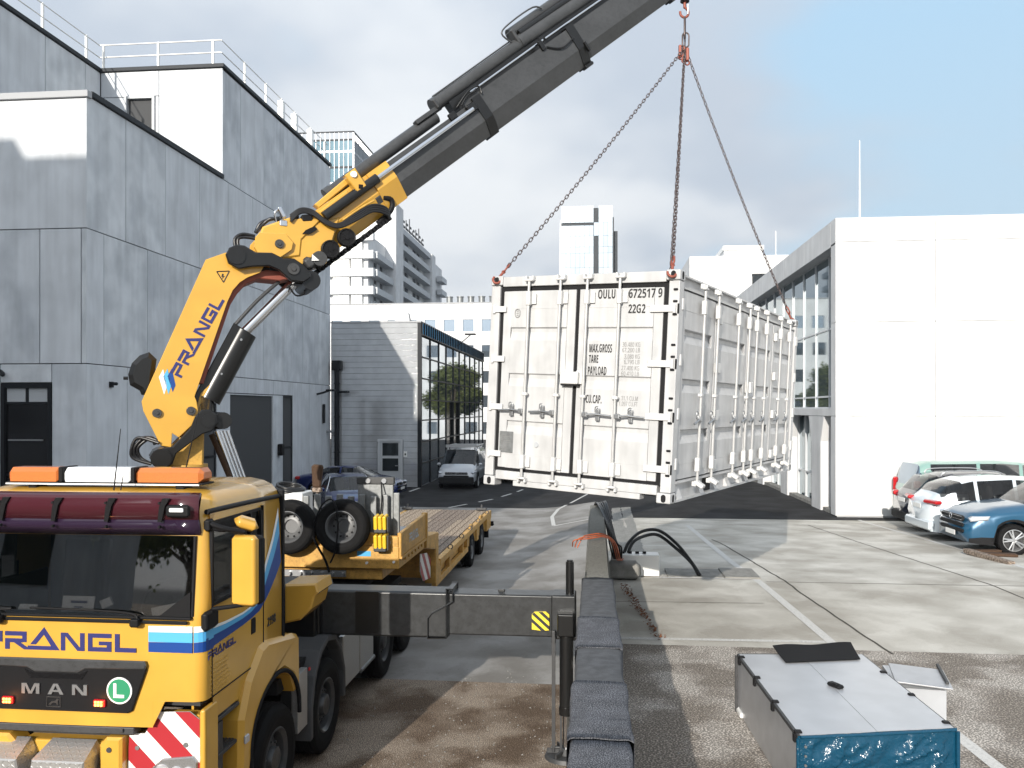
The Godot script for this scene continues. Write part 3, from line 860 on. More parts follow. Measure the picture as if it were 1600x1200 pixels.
func white_hall() -> void:
	var X := 7.79; var Z := -28.0
	var t := thing("white_hall", "white flat-fronted building with glazed side behind the row of parked cars", "building", "", Vector3(X, -0.5, Z))
	var o := MB.new()
	o.bx(X + 0.6, 40, -1.2, 9.1, -75, Z - 0.06)
	wpart("wall", o, M.frame_dark, t)
	var g := 0.007
	var xs := [X, 10.9, 14.1, 17.3, 20.5, 23.7, 26.9]
	var ys := [-0.46, 2.79, 5.85, 8.46, 9.19]
	for i in xs.size() - 1:
		for j in ys.size() - 1:
			slab("facade_panel", t, xs[i] + (g if i else 0.0), xs[i + 1] - g, ys[j] + g, ys[j + 1] - g, Z - 0.05, Z - rng.randf() * 0.002, M.white_wall)
	o = MB.new(); o.bx(X + 0.05, 27, -1.2, -0.46, Z - 0.05, Z - 0.03)
	wpart("plinth", o, M.slab_grey, t)
	for j in 3: slab("facade_panel", t, X, X + 0.6, ys[j] + g, ys[j + 1] - g, Z - 0.55, Z - 0.052, M.white_wall)
	var zf := [-28.052, -28.6, -32.0, -35.2, -38.4, -41.6, -44.8, -48.0, -51.2, -54.4, -57.6, -60.8, -64.0]
	for i in zf.size() - 1: slab("fascia_panel", t, X, X + 0.58, 8.40, 9.19, zf[i + 1] + g, zf[i] - g, M.white_wall)
	o = MB.new(); o.bx(X, 27, 9.19, 9.24, -64, Z - 0.01)
	wpart("coping", o, M.white_wall, t)
	# glazing under the fascia
	var xg := 8.25
	var zs: Array[float] = []
	for i in 20: zs.append(-28.5 - i * 1.82)
	var yr := [3.06, 3.46, 5.83, 8.40]
	for i in zs.size() - 1:
		for j in 3:
			tilt(slab("pane", t, xg, xg + 0.03, yr[j] + 0.03, yr[j + 1] - 0.03, zs[i + 1] + 0.025, zs[i] - 0.025, M.office_glass), 0.001)
	o = MB.new()
	for z in zs: o.bx(xg - 0.05, xg + 0.08, 3.06, 8.4, z - 0.025, z + 0.025)
	for i in zs.size() - 1:
		for y in yr: o.bx(xg - 0.04, xg + 0.08, y - 0.03, y + 0.03, zs[i + 1] + 0.025, zs[i] - 0.025)
	wpart("window_frame", o, M.frame_light, t)
	o = MB.new(); o.bx(X + 0.02, X + 0.6, 2.79, 3.03, -63, -28.56)
	wpart("sill_band", o, M.white_wall, t)
	# ground floor: gate, flared pillars, glazing
	o = MB.new(); o.bx(8.32, 8.38, -0.6, 2.78, -31.0, -28.56)
	var gate := wpart("gate", o, M.frame_dark, t)
	for j in 5: slab("gate_panel", gate, 8.26, 8.315, -0.5 + j * 0.64, -0.5 + j * 0.64 + 0.6, -31.0, -28.6, M.panel_grey, 0.01)
	for z in [-30.55, -35.6, -40.6, -45.6, -50.6]:
		o = MB.new()
		o.prism(V2s([-0.62, -0.9, 0.62, -0.9, 0.62, 1.9, 1.05, 2.79, -1.05, 2.79, -0.62, 1.9]), Transform3D(Basis(Vector3.UP, PI / 2), Vector3(8.02, 0, z)), 0.4, 0.02)
		wpart("pillar", o, M.white_wall, t)
	for k in 4:
		var z0 := -31.25 - k * 5.0
		for i in 3:
			slab("pane", t, 8.3, 8.34, -0.45, 2.7, z0 - 0.12 - i * 1.22 - 1.1, z0 - 0.12 - i * 1.22, M.office_glass)
		o = MB.new()
		for i in 4: o.bx(8.22, 8.38, -0.6, 2.78, z0 - 0.06 - i * 1.22 - 0.05, z0 - 0.06 - i * 1.22 + 0.05)
		o.bx(8.22, 8.38, -0.6, -0.45, z0 - 3.8, z0); o.bx(8.23, 8.37, 0.55, 0.62, z0 - 3.8, z0)
		wpart("window_frame", o, M.frame_light, t)
	o = MB.new(); o.bx(X + 0.1, 8.2, -0.7, -0.38, -60, -28.56)
	wpart("kerb", o, M.concrete, t)
	o = MB.new(); o.cyl(Vector3(9.0, 9.2, -29.5), Vector3(9.0, 12.2, -29.5), 0.03, 0.015, 8)
	wpart("mast", o, M.white_paint, t)

# far buildings: walls with real openings and one pane in each
func windowed(t: Node3D, z: float, x0: float, x1: float, y0: float, y1: float, xs: Array, ys: Array, ww: float, wh: float, wall: Material, pane: Material) -> void:
	var o := MB.new()
	var yy := y0
	for y: float in ys:
		o.bx(x0, x1, yy, y, z - 0.3, z)
		var xx := x0
		for x: float in xs:
			o.bx(xx, x, y, y + wh, z - 0.3, z)
			xx = x + ww
		o.bx(xx, x1, y, y + wh, z - 0.3, z)
		yy = y + wh
	o.bx(x0, x1, yy, y1, z - 0.3, z)
	wpart("wall", o, wall, t)
	for y: float in ys:
		for x: float in xs:
			slab("window", t, x, x + ww, y, y + wh, z - 0.27, z - 0.2, pane)

func far_buildings() -> void:
	var t := thing("office_building", "long white office block with rows of square windows behind the glass annex", "building", "", Vector3(-20, LOW, -108.3))
	var xs := []
	for i in 26: xs.append(-47.7 + i * 2.53)
	windowed(t, -108.3, -62, 20, -1, 17, xs, [-0.2, 3.3, 6.5, 9.9, 13.3], 1.44, 1.57, M.white_far, M.mirror_glass)
	var o := MB.new(); o.bx(-62, 20, -1, 16.9, -125, -108.62)
	wpart("core", o, M.white_far, t)
	o = MB.new(); o.bx(-62, 20.1, 17.0, 17.12, -125, -108.2)
	wpart("coping", o, M.slab_grey, t)
	for i in 5:
		o = MB.new(); o.cyl(Vector3(-19.4 + i * 1.45, 17.1, -110), Vector3(-19.4 + i * 1.45, 18.0, -110), 0.42); o.cyl(Vector3(-19.4 + i * 1.45, 18.0, -110), Vector3(-19.4 + i * 1.45, 18.1, -110), 0.5)
		wpart("roof_vent", o, M.galv, t)
	o = MB.new(); o.prism(V2s([-0.95, 0, 0.95, 0, 0.75, 1.1, -0.75, 1.1]), Transform3D(Basis.IDENTITY, Vector3(-25.3, 14.7, -108.0)), 0.5)
	wpart("wall_louvre", o, M.panel_grey, t)
	# apartment tower with balconies
	t = thing("apartment_tower", "white apartment tower with stacked balconies and a roof sign, under the boom", "building", "", Vector3(-40, LOW, -139))
	o = MB.new()
	o.bx(-56, -38.9, -1, 33.3, -152, -140); o.bx(-56, -36.9, -1, 41.6, -158, -152); o.bx(-56, -38.9, -1, 38.5, -187, -158); o.bx(-56, -37.0, -1, 38.5, -191, -187)
	wpart("wall", o, M.white_far, t)
	for i in 12:
		var y := 33.3 - i * 3.06
		slab("spandrel", t, -56, -37.7, y - 1.35, y, -140, -138.9, M.white_far)
		for j in 5: slab("window", t, -54.5 + j * 3.2, -54.5 + j * 3.2 + (2.9 if j % 2 else 1.9), y - 3.06 + 0.06, y - 1.38, -139.9, -139.3, M.white_paint if (i + j) % 3 else M.panel_grey)
	for i in 13:
		var y := 38.5 - i * 3.06
		if y - 5.2 < 33.3:
			slab("balcony", t, -38.9, -37.3, y - 5.2 - 1.15, y - 5.2 - 0.05, -151.9, -140.1, M.panel_grey)  # balcony grey has the shade of this tower side painted in
			for j in 5: slab("window", t, -38.9, -38.8, y - 5.2 - 2.9, y - 5.2 - 1.3, -141.5 - j * 2.1 - 1.5, -141.5 - j * 2.1, M.dark_glass if j % 2 else M.panel_grey)
		slab("balcony", t, -38.9, -37.3, y - 1.15, y - 0.05, -186.9, -158.1, M.panel_grey)  # grey instead of white: shade of this side put into the colour
		for j in 7: slab("window", t, -38.9, -38.8, y - 2.9, y - 1.3, -160 - j * 3.8 - 2.5, -160 - j * 3.8, M.dark_glass if j % 3 else M.white_paint)
	for i in 8:
		slab("balcony", t, -36.9, -35.6, 33.0 - i * 3.06, 34.2 - i * 3.06, -198, -192, M.panel_grey)  # same grey, painted for the shaded side
	o = MB.new(); o.bx(-56, -37.2, -1, 37, -200, -191.2)
	wpart("rear_wall", o, M.white_far, t)
	o = MB.new()
	for i in 7:
		var z := -160.5 - i * 3.0
		o.bx(-37.75, -37.6, 39.0, 40.0 + 0.9 * float((i * 7) % 3), z - 0.3, z); o.bx(-37.75, -37.6, 39.0, 39.4, z - 2.2, z); o.bx(-37.75, -37.6, 40.0, 40.4, z - 1.8, z - 0.6)
	o.bx(-37.8, -37.7, 38.5, 38.8, -182, -160)
	wpart("roof_sign", o, M.frame_dark, t)
	# blue glass tower
	t = thing("glass_tower", "blue glass high-rise with a finned crown behind the concrete building's corner", "building", "", Vector3(-70, LOW, -205))
	o = MB.new(); o.bx(-100, -60.8, -1, 71.0, -240, -205)
	wpart("curtain_wall", o, mat("tower_glass", lin(0.06, 0.13, 0.17), 0.08, 0.15), t)
	o = MB.new()
	for i in 17:
		var x := -60.8 - i * 1.2
		o.bx(x - 0.05, x + 0.05, 40, 73.2, -204.98, -204.75)
	for i in 20:
		var z := -205 - i * 1.2
		o.bx(-60.78, -60.55, 40, 73.2, z - 0.05, z + 0.05)
	wpart("crown_fins", o, M.frame_light, t)
	for i in 8:
		o = MB.new()
		o.bx(-100, -60.75, 40 + i * 4.0, 40.5 + i * 4.0, -205.2, -204.9); o.bx(-60.9, -60.7, 40 + i * 4.0, 40.5 + i * 4.0, -240, -205.2)
		wpart("floor_edge", o, M.frame_dark if i == 6 else M.frame_light, t)
	o = MB.new(); o.bx(-100, -60.7, 71.0, 71.4, -240, -204.9); o.bx(-100, -60.55, 73.0, 73.3, -205.0, -204.7); o.bx(-60.8, -60.5, 73.0, 73.3, -240, -205.0)
	wpart("roof_edge", o, M.frame_dark, t)
	# pale tower behind the container
	t = thing("panel_tower", "slim pale tower of glazed strips rising straight behind the white container", "building", "", Vector3(-2.5, LOW, -261))
	o = MB.new(); o.bx(-10.3, 5.2, -1, 66.0, -281, -261.2)
	wpart("wall", o, M.coping, t)
	var fl := [30.0, 36.5, 41.8, 47.3, 51.8, 53.8, 57.2, 61.4, 66.6]
	var pv := [mat("tower_pane_a", lin(0.36, 0.42, 0.47), 0.2, 0.2), mat("tower_pane_b", lin(0.41, 0.46, 0.51), 0.2, 0.2), mat("tower_pane_c", lin(0.31, 0.37, 0.43), 0.2, 0.25)]
	for j in fl.size() - 1:
		for i in 11:
			if i == 7 and j != 6 : continue
			var x := -10.55 + i * 1.45
			var y1: float = fl[j + 1] - (0.9 if j == 6 and i < 7 else 0.0)
			slab("pane", t, x + 0.03, x + (1.42 if i != 6 else 1.3), fl[j] + 0.06, y1, -261.2, -260.9 + rng.randf() * 0.05, pv[rng.randi() % 3])
	o = MB.new(); o.prism(V2s([-11.9, -1, -10.6, -1, -10.6, 62.5, -11.0, 62.5]), Transform3D(Basis.IDENTITY, Vector3(0, 0, -268)), 13.0)
	wpart("side_wing", o, M.panel_grey, t)
	o = MB.new(); o.bx(5.25, 5.8, -1, 63.0, -276, -261.2); o.bx(5.8, 7.0, -1, 59.0, -274, -263)
	wpart("side_wing", o, M.coping, t)
	# white block behind the container's far end
	t = thing("rear_block", "plain white block with a small roof box, behind the slanting fascia of the white hall", "building", "", Vector3(15, LOW, -77))
	o = MB.new()
	o.bx(8.5, 14.0, -1, 16.85, -100, -76.5); o.bx(14.0, 30, 15.2, 16.85, -100, -76.5); o.bx(14.0, 30, -1, 13.2, -100, -76.5); o.bx(14.0, 30, 13.2, 15.2, -100, -76.9)
	wpart("wall", o, M.white_wall, t)
	o = MB.new(); o.bx(11.6, 15.0, 16.85, 17.75, -82, -76.8)
	var rb := wpart("roof_box", o, M.white_far, t)
	o = MB.new(); o.bx(11.5, 15.1, 17.4, 17.8, -82.1, -76.7)
	wpart("roof_edge", o, M.white_paint, rb)
	for i in 4: slab("window", t, 14.1 + i * 2.2, 14.1 + i * 2.2 + 2.1, 13.3, 15.1, -76.85, -76.7, M.dark_glass)
	o = MB.new(); o.cyl(Vector3(16.3, 16.85, -77.5), Vector3(16.3, 19.2, -77.5), 0.04)
	wpart("mast", o, M.white_paint, t)
	# the block behind the photographer, whose shade lies over the left side of the yard
	t = thing("shading_block", "plain grey block whose shadow covers the left side of the yard", "building", "", Vector3(-30, LOW, 15))
	o = MB.new(); o.bx(-60, -13.2, -1, 20.7, 10, 12.5); o.bx(-60, -22.2, 20.7, 21.3, 10.2, 12)
	wpart("wall", o, M.concrete_wall, t)
	for j in 5:
		for i in 10: slab("window", t, -57 + i * 4.3, -54.5 + i * 4.3, 1.5 + j * 3.9, 3.5 + j * 3.9, 9.95, 10.03, M.dark_glass)

func tree(x: float, z: float, h: float, r: float, label: String) -> void:
	var t := thing("tree", label, "tree", "", Vector3(x, LOW, z))
	var o := MB.new()
	o.cyl(Vector3.ZERO, Vector3(0.2, h * 0.45, 0), 0.28, 0.17, 10)
	var tips := []
	for i in 14:
		var a := i * 2.4
		var p := Vector3(cos(a) * r * rng.randf_range(0.35, 0.8), h * rng.randf_range(0.5, 0.92), sin(a) * r * rng.randf_range(0.35, 0.8))
		o.cyl(Vector3(0.2, h * rng.randf_range(0.3, 0.45), 0), p, 0.1, 0.03, 6)
		tips.append(p)
	part("trunk", o, M.bark, t)
	var leaf := MB.new()
	for k in 6:
		var b := Basis(Vector3(rng.randf_range(-1, 1), rng.randf_range(-1, 1), rng.randf_range(-1, 1)).normalized(), rng.randf() * TAU)
		var c := b * Vector3(0.14, 0, 0.1)
		leaf.tri(c + b * Vector3(-0.1, 0, 0), c + b * Vector3(0, 0.02, -0.06), c + b * Vector3(0.1, 0, 0)); leaf.tri(c + b * Vector3(-0.1, 0, 0), c + b * Vector3(0.1, 0, 0), c + b * Vector3(0, 0.02, 0.06))
	var mm := MultiMesh.new()
	mm.transform_format = MultiMesh.TRANSFORM_3D
	mm.mesh = leaf.mesh()
	mm.instance_count = 5200
	for i in 5200:
		var tip: Vector3 = tips[rng.randi() % tips.size()]
		var p := tip + Vector3(rng.randfn(), rng.randfn() * 0.7, rng.randfn()) * r * 0.17
		mm.set_instance_transform(i, Transform3D(Basis.from_euler(Vector3(rng.randf() * TAU, rng.randf() * TAU, 0)).scaled(Vector3.ONE * rng.randf_range(0.9, 1.7)), p))
	var mi := MultiMeshInstance3D.new()
	mi.name = "crown"
	mi.multimesh = mm
	mi.material_override = M.leaf_green
	mi.set_meta("kind", "stuff")
	t.add_child(mi)

# ---------------------------------------------------------------- container

const CW := 2.438
const CH := 2.591
const CL := 6.058
var cont_xf := Transform3D(Basis(Vector3(0.9065, -0.0477, 0.4196), Vector3(0.0436, 0.9989, 0.0195), Vector3(-0.42, 0.0006, 0.9075)).orthonormalized(), Vector3(-1.39, 2.0685, -10.32))

# one pressed steel door leaf in its own axes: x along the leaf (0..w), y up (0..h), outer face towards +z
func leaf(w: float, h: float, y0: float, dp := 0.028) -> MB:
	var b := MB.new()
	var mx := 0.11
	b.bx(0, mx, 0, h, -0.045, 0, 0.006); b.bx(w - mx, w, 0, h, -0.045, 0, 0.006)
	var pr: Array[Vector2] = [Vector2(0, 0)]
	for r: float in [0.66, 1.24, 1.80]:
		pr.append_array([Vector2(r - y0, 0.0), Vector2(r + 0.10 - y0, -dp), Vector2(r + 0.145 - y0, -dp), Vector2(r + 0.16 - y0, 0.0)])
	pr.append(Vector2(h, 0))
	for i in pr.size() - 1:
		var a := pr[i]; var c := pr[i + 1]
		b.quad(Vector3(mx, a.x, a.y - 0.001), Vector3(w - mx, a.x, a.y - 0.001), Vector3(w - mx, c.x, c.y - 0.001), Vector3(mx, c.x, c.y - 0.001))
	for i in range(1, pr.size() - 1, 4):
		for s: float in [mx, w - mx]:
			b.tri(Vector3(s, pr[i].x, -0.001), Vector3(s, pr[i + 1].x, pr[i + 1].y), Vector3(s, pr[i + 3].x, -0.001)); b.tri(Vector3(s, pr[i + 1].x, pr[i + 1].y), Vector3(s, pr[i + 2].x, pr[i + 2].y), Vector3(s, pr[i + 3].x, -0.001))
	b.quad(Vector3(0, 0, -0.06), Vector3(0, h, -0.06), Vector3(w, h, -0.06), Vector3(w, 0, -0.06))
	# faint weld seam lines near top and bottom
	b.bx(mx, w - mx, h - 0.215, h - 0.209, -0.001, 0.002); b.bx(mx, w - mx, 0.17, 0.176, -0.001, 0.002)
	return b

func lock_bar(x: float, y0: float, y1: float, hand: float, side := false) -> Array:
	# tube, fittings and handle of one locking bar, in the same axes as leaf()
	var b := MB.new()
	b.cyl(Vector3(x, y0, 0.05), Vector3(x, y1, 0.05), 0.017, -1, 12)
	var f := MB.new()
	for y in [y0 + 0.20, y1 - 0.22]:
		f.rbox(Vector3(x, y, 0.045), Vector3(0.062, 0.17, 0.06), 0.012); f.rbox(Vector3(x + 0.05, y, 0.008), Vector3(0.07, 0.13, 0.014), 0.004)
	f.rbox(Vector3(x, y0 + 1.02, 0.045), Vector3(0.075, 0.04, 0.055), 0.01)
	for e in [[y0, -1.0], [y1, 1.0]]:
		f.rbox(Vector3(x, e[0], 0.05), Vector3(0.11, 0.028, 0.05), 0.008); f.rbox(Vector3(x - 0.045, e[0] + 0.025 * e[1], 0.03), Vector3(0.03, 0.06, 0.06), 0.008); f.rbox(Vector3(x + 0.045, e[0] + 0.025 * e[1], 0.03), Vector3(0.03, 0.06, 0.06), 0.008)
		if side and e[1] < 0: f.rbox(Vector3(x - 0.02, e[0] - 0.03, 0.09), Vector3(0.10, 0.05, 0.12), 0.012, Basis(Vector3.RIGHT, 0.5))
	var h := MB.new()
	var hy := 0.94
	h.rbox(Vector3(x + hand * 0.04, hy, 0.06), Vector3(0.07, 0.06, 0.045), 0.01)
	h.tube([Vector3(x + hand * 0.05, hy, 0.07), Vector3(x + hand * 0.16, hy + 0.01, 0.06), Vector3(x + hand * 0.25, hy + 0.005, 0.055), Vector3(x + hand * 0.36, hy - 0.002, 0.05)], 0.013, 8, 4)
	h.ring(Vector3(x + hand * 0.19, hy + 0.055, 0.05), Vector3(0, 0, 1), 0.026, 0.007, 14, 6, Vector3(0, 0.02, 0))
	h.rbox(Vector3(x + hand * 0.19, hy, 0.03), Vector3(0.05, 0.13, 0.02), 0.006)
	return [b, f, h]

func container() -> void:
	var t := thing("shipping_container", "white steel shipping container with black lettering hanging from the crane chains", "container")
	t.transform = cont_xf
	var W := CW; var H := CH; var L := CL
	var c: StandardMaterial3D = M.container
	for q in [[0, 0, 0], [1, 0, 0], [0, 1, 0], [1, 1, 0], [0, 0, 1], [1, 0, 1], [0, 1, 1], [1, 1, 1]]:
		var x0: float = 0.0 if q[0] == 0 else W - 0.162
		var y0: float = 0.0 if q[1] == 0 else H - 0.118
		var z1: float = 0.012 if q[2] == 0 else -L + 0.178
		var b := MB.new()
		b.bx(x0 - 0.004, x0 + 0.166, y0, y0 + 0.118, z1 - 0.178, z1, 0.014)
		var cc := part("corner_casting", b, c, t)
		b = MB.new()
		var ez := z1 + 0.0015 if q[2] == 0 else z1 - 0.1795
		var oval := []
		for k in 20:
			var a := TAU * k / 20
			oval.append(Vector2(cos(a) * 0.028, sin(a) * 0.028 + 0.016 * signf(sin(a))))
		b.prism(oval, Transform3D(Basis.IDENTITY, Vector3(x0 + 0.085, y0 + 0.059, ez)), 0.003)
		var ex := W + 0.005 if q[0] == 1 else -0.005
		b.prism(oval, Transform3D(Basis(Vector3.UP, PI / 2), Vector3(ex, y0 + 0.059, z1 - 0.09)), 0.003)
		part("hole", b, M.gasket, cc)
	for x in [0.0, W - 0.13]:
		for z in [-0.002, -L + 0.15]:
			var b := MB.new(); b.bx(x, x + 0.13, 0.119, H - 0.119, z - 0.15, z, 0.012)
			part("corner_post", b, c, t)
	var b := MB.new(); b.bx(0.163, W - 0.163, 2.455, H - 0.012, -0.12, -0.001, 0.01)
	part("header", b, c, t)
	b = MB.new(); b.bx(0.163, W - 0.163, 0.085, 0.195, -0.14, -0.001, 0.008); b.bx(0.42, W - 0.36, 0.018, 0.0849, -0.14, -0.001, 0.006)
	part("sill", b, c, t)
	b = MB.new(); b.bx(0.163, W - 0.163, 0.1, 0.195, -L, -L + 0.14); b.bx(0.14, W - 0.14, 0.2, H - 0.12, -L, -L + 0.05); b.bx(0.163, W - 0.163, 2.455, H - 0.012, -L, -L + 0.12)
	part("rear_end", b, c, t)
	b = MB.new(); b.bx(0.06, W - 0.06, 2.5, 2.56, -L + 0.1, -0.1)
	part("roof", b, c, t)
	b = MB.new(); b.bx(0.06, W - 0.1, 0.12, 0.17, -L + 0.1, -0.1)
	for i in 12: b.bx(0.06, W - 0.1, 0.03, 0.12, -0.4 - i * 0.45, -0.36 - i * 0.45)
	part("floor", b, M.dark_grey, t)
	b = MB.new(); b.bx(0.0, 0.05, 0.05, 0.2, -L + 0.17, -0.18); b.bx(0.02, 0.05, 0.2, 2.5, -L + 0.15, -0.16); b.bx(0.0, 0.06, 2.47, H - 0.02, -L + 0.17, -0.18)
	part("far_side", b, c, t)
	# front doors, gaskets
	b = MB.new()
	b.bx(0.131, W - 0.131, 2.40, 2.45, -0.06, -0.03); b.bx(0.131, W - 0.131, 0.197, 0.235, -0.06, -0.03); b.bx(0.131, 0.185, 0.235, 2.40, -0.06, -0.03); b.bx(W - 0.185, W - 0.131, 0.235, 2.40, -0.06, -0.03); b.bx(1.172, 1.222, 0.235, 2.40, -0.06, -0.03)
	part("gasket", b, M.gasket, t)
	var dl := part("door", leaf(0.99, 2.165, 0.235), c, t, Transform3D(Basis.IDENTITY, Vector3(0.183, 0.235, -0.012)))
	var dr := part("door", leaf(1.033, 2.165, 0.235), c, t, Transform3D(Basis.IDENTITY, Vector3(1.22, 0.235, -0.012)))
	for e in [[0.565, -1.0], [0.99, -1.0], [1.34, 1.0], [1.748, 1.0]]:
		var q := lock_bar(e[0], 0.13, 2.52, e[1])
		var bar := part("locking_bar", q[0], M.bar_steel, t)
		part("bar_bracket", q[1], M.cont_white, bar); part("bar_handle", q[2], M.steel, bar)
	for y in [2.18, 1.57, 0.98, 0.40]:
		b = MB.new(); b.rbox(Vector3(0.15, y, 0.008), Vector3(0.17, 0.075, 0.022), 0.006); b.cyl(Vector3(0.06, y - 0.05, 0.01), Vector3(0.06, y + 0.05, 0.01), 0.018)
		part("hinge", b, M.cont_white, t)
		b = MB.new(); b.rbox(Vector3(W - 0.2, y - 0.02, 0.006), Vector3(0.27, 0.078, 0.02), 0.006); b.cyl(Vector3(W - 0.05, y - 0.07, 0.01), Vector3(W - 0.05, y + 0.03, 0.01), 0.018)
		part("hinge", b, M.cont_white, t)
		b = MB.new()
		for k in [-0.085, 0.06, 0.19]: b.rbox(Vector3(W - 0.045, y + k, 0.004), Vector3(0.05, 0.024, 0.02), 0.006)
		b.rbox(Vector3(W - 0.008, y - 0.02, 0.0), Vector3(0.018, 0.11, 0.02), 0.004)
		part("hinge_slot", b, M.gasket, t)
	b = MB.new(); b.rbox(Vector3(1.16, 1.36, 0.03), Vector3(0.24, 0.15, 0.10), 0.015); b.rbox(Vector3(1.27, 1.37, 0.01), Vector3(0.08, 0.16, 0.03), 0.006)
	part("lock_box", b, M.cont_white, t)
	b = MB.new(); b.bx(1.05, 1.28, 1.27, 1.284, 0.0, 0.06)
	part("lock_painted_shade", b, M.gasket, t)  # dark strip painted as the shade below the lock box
	var at := func(x: float, y: float) -> Transform3D: return Transform3D(Basis.IDENTITY, Vector3(x, y, -0.0115))
	for q in [["OULU", 1.455, 2.285, 0.105, 0.215], ["672517 9", 1.835, 2.285, 0.105, 0.40], ["22G2", 1.838, 2.115, 0.10, 0.205], ["MAX.GROSS", 1.372, 1.665, 0.098, 0.285], ["TARE", 1.372, 1.545, 0.092, 0.12], ["PAYLOAD", 1.365, 1.405, 0.098, 0.235], ["CU.CAP.", 1.355, 1.075, 0.098, 0.20]]:
		letters("lettering", q[0], q[3], q[4], at.call(q[1], q[2]), M.print_black, t, 0.003, "Droid Sans", true)
	for q in [["30.480 KG", 1.735, 0.215], ["67.200 LB", 1.672, 0.215], ["3.080 KG", 1.60, 0.185], ["6.790 LB", 1.538, 0.185], ["27.400 KG", 1.468, 0.215], ["60.410 LB", 1.405, 0.215], ["31.1 CU.M", 1.125, 0.20], ["1.097 CU.FT", 1.062, 0.225]]:
		letters("small_lettering", q[0], 0.05, q[2], at.call(2.0 - q[2], q[1]), M.print_grey, t, 0.003)
	b = MB.new(); b.rbox(Vector3(0.30, 0.55, -0.008), Vector3(0.19, 0.26, 0.012), 0.004)
	var pl := part("data_plate", b, M.galv, t)
	b = MB.new()
	for i in 9: b.bx(0.225, 0.225 + 0.06 + 0.09 * rng.randf(), 0.445 + i * 0.024, 0.452 + i * 0.024, -0.002, -0.0005)
	part("plate_print", b, M.print_grey, pl)
	b = MB.new(); b.ring(Vector3(0.385, 2.13, -0.010), Vector3(0, 0, 1), 0.034, 0.006, 20, 6, Vector3(0, 0.016, 0))
	for k in 3: b.bx(0.37, 0.40, 2.10 + k * 0.025, 2.112 + k * 0.025, -0.012, -0.009)
	part("round_mark", b, M.print_grey, t)
	b = MB.new(); b.cyl(Vector3(0.72, 0.54, -0.012), Vector3(0.72, 0.54, 0.0), 0.035, 0.03, 16)
	part("vent", b, M.panel_grey, t)
	# long side: four leaves, rails, pockets
	var sx := Transform3D(Basis(Vector3.UP, PI / 2), Vector3(W, 0, 0))      # local x runs along -z, +z points out
	b = MB.new()
	b.bx(W - 0.10, W - 0.06, 0.03, 0.225, -L + 0.18, -0.18); b.bx(W - 0.105, W - 0.002, 0.004, 0.03, -L + 0.18, -0.18); b.bx(W - 0.06, W - 0.004, 0.215, 0.24, -L + 0.18, -0.18)
	part("bottom_rail", b, c, t)
	b = MB.new(); b.bx(W - 0.085, W - 0.05, 2.40, 2.53, -L + 0.18, -0.18); b.bx(W - 0.09, W - 0.004, 2.53, 2.55, -L + 0.18, -0.18); b.bx(W - 0.05, W - 0.012, 2.40, 2.42, -L + 0.18, -0.18)
	part("top_rail", b, c, t)
	b = MB.new(); b.bx(W - 0.105, W - 0.09, 0.24, 2.40, -L + 0.15, -0.155)
	part("gasket", b, M.gasket, t)
	for z in [1.30, 3.36]:
		b = MB.new(); b.bx(W - 0.07, W - 0.05, 0.035, 0.2, -z - 0.30, -z)
		part("fork_pocket", b, M.gasket, t)
	for z in [0.34, 1.15, 1.75, 2.3, 2.9, 3.2, 3.85, 4.5, 5.1, 5.7]:
		b = MB.new(); b.prism(V2s([0, 0.03, 0.055, 0.03, 0.0, 0.17]), Transform3D(Basis.IDENTITY, Vector3(W - 0.06, 0, -z)), 0.16)
		part("gusset", b, c, t)
	b = MB.new(); b.prism(V2s([-0.40, 0.03, 0.0, 0.03, 0.0, 0.42, -0.12, 0.42]), sx * Transform3D(Basis.IDENTITY, Vector3(L - 0.17, 0, -0.03)), 0.03)
	part("end_gusset", b, c, t)
	var gz := [0.16, 1.44, 2.96, 4.44, 5.905]
	for i in 4:
		part("side_door", leaf(gz[i + 1] - gz[i] - 0.045, 2.13, 0.255, 0.05), c, t, sx * Transform3D(Basis.IDENTITY, Vector3(gz[i] + 0.022, 0.255, -0.025)))
	for x in [0.794, 1.345, 2.275, 2.817, 3.22, 3.798, 4.70, 5.32]:
		var q := lock_bar(x, 0.20, 2.47, -1.0, true)
		var st := sx * Transform3D(Basis.IDENTITY, Vector3(0, 0, -0.012))
		var bar := part("locking_bar", q[0], M.bar_steel, t, st)
		part("bar_bracket", q[1], M.cont_white, bar)
		b = MB.new(); b.rbox(Vector3(x - 0.04, 0.94, 0.06), Vector3(0.07, 0.06, 0.045), 0.01); b.ring(Vector3(x - 0.1, 0.985, 0.05), Vector3(0, 0, 1), 0.026, 0.007, 12, 6, Vector3(0, 0.02, 0)); b.tube([Vector3(x - 0.05, 0.94, 0.07), Vector3(x - 0.12, 0.92, 0.07), Vector3(x - 0.2, 0.88, 0.05)], 0.014, 8, 3)
		part("bar_handle", b, M.steel, bar)
	for z in [1.50, 4.52]:
		for y in [2.18, 1.57, 0.98, 0.36]:
			b = MB.new(); b.rbox(Vector3(z, y, 0.005), Vector3(0.14, 0.13, 0.05), 0.01)
			part("hinge", b, M.cont_white, t, sx)
	b = MB.new(); b.rbox(Vector3(2.98, 1.36, 0.02), Vector3(0.13, 0.16, 0.09), 0.012)
	part("lock_box", b, M.cont_white, t, sx)
	b = MB.new()
	for y in [2.22, 1.60, 1.0, 0.44]: b.rbox(Vector3(W + 0.002, y, -L + 0.09), Vector3(0.03, 0.16, 0.1), 0.008); b.rbox(Vector3(W + 0.003, y, -0.12), Vector3(0.02, 0.13, 0.05), 0.006)
	part("hinge_blocks", b, M.cont_white, t)

# ---------------------------------------------------------------- lifting gear

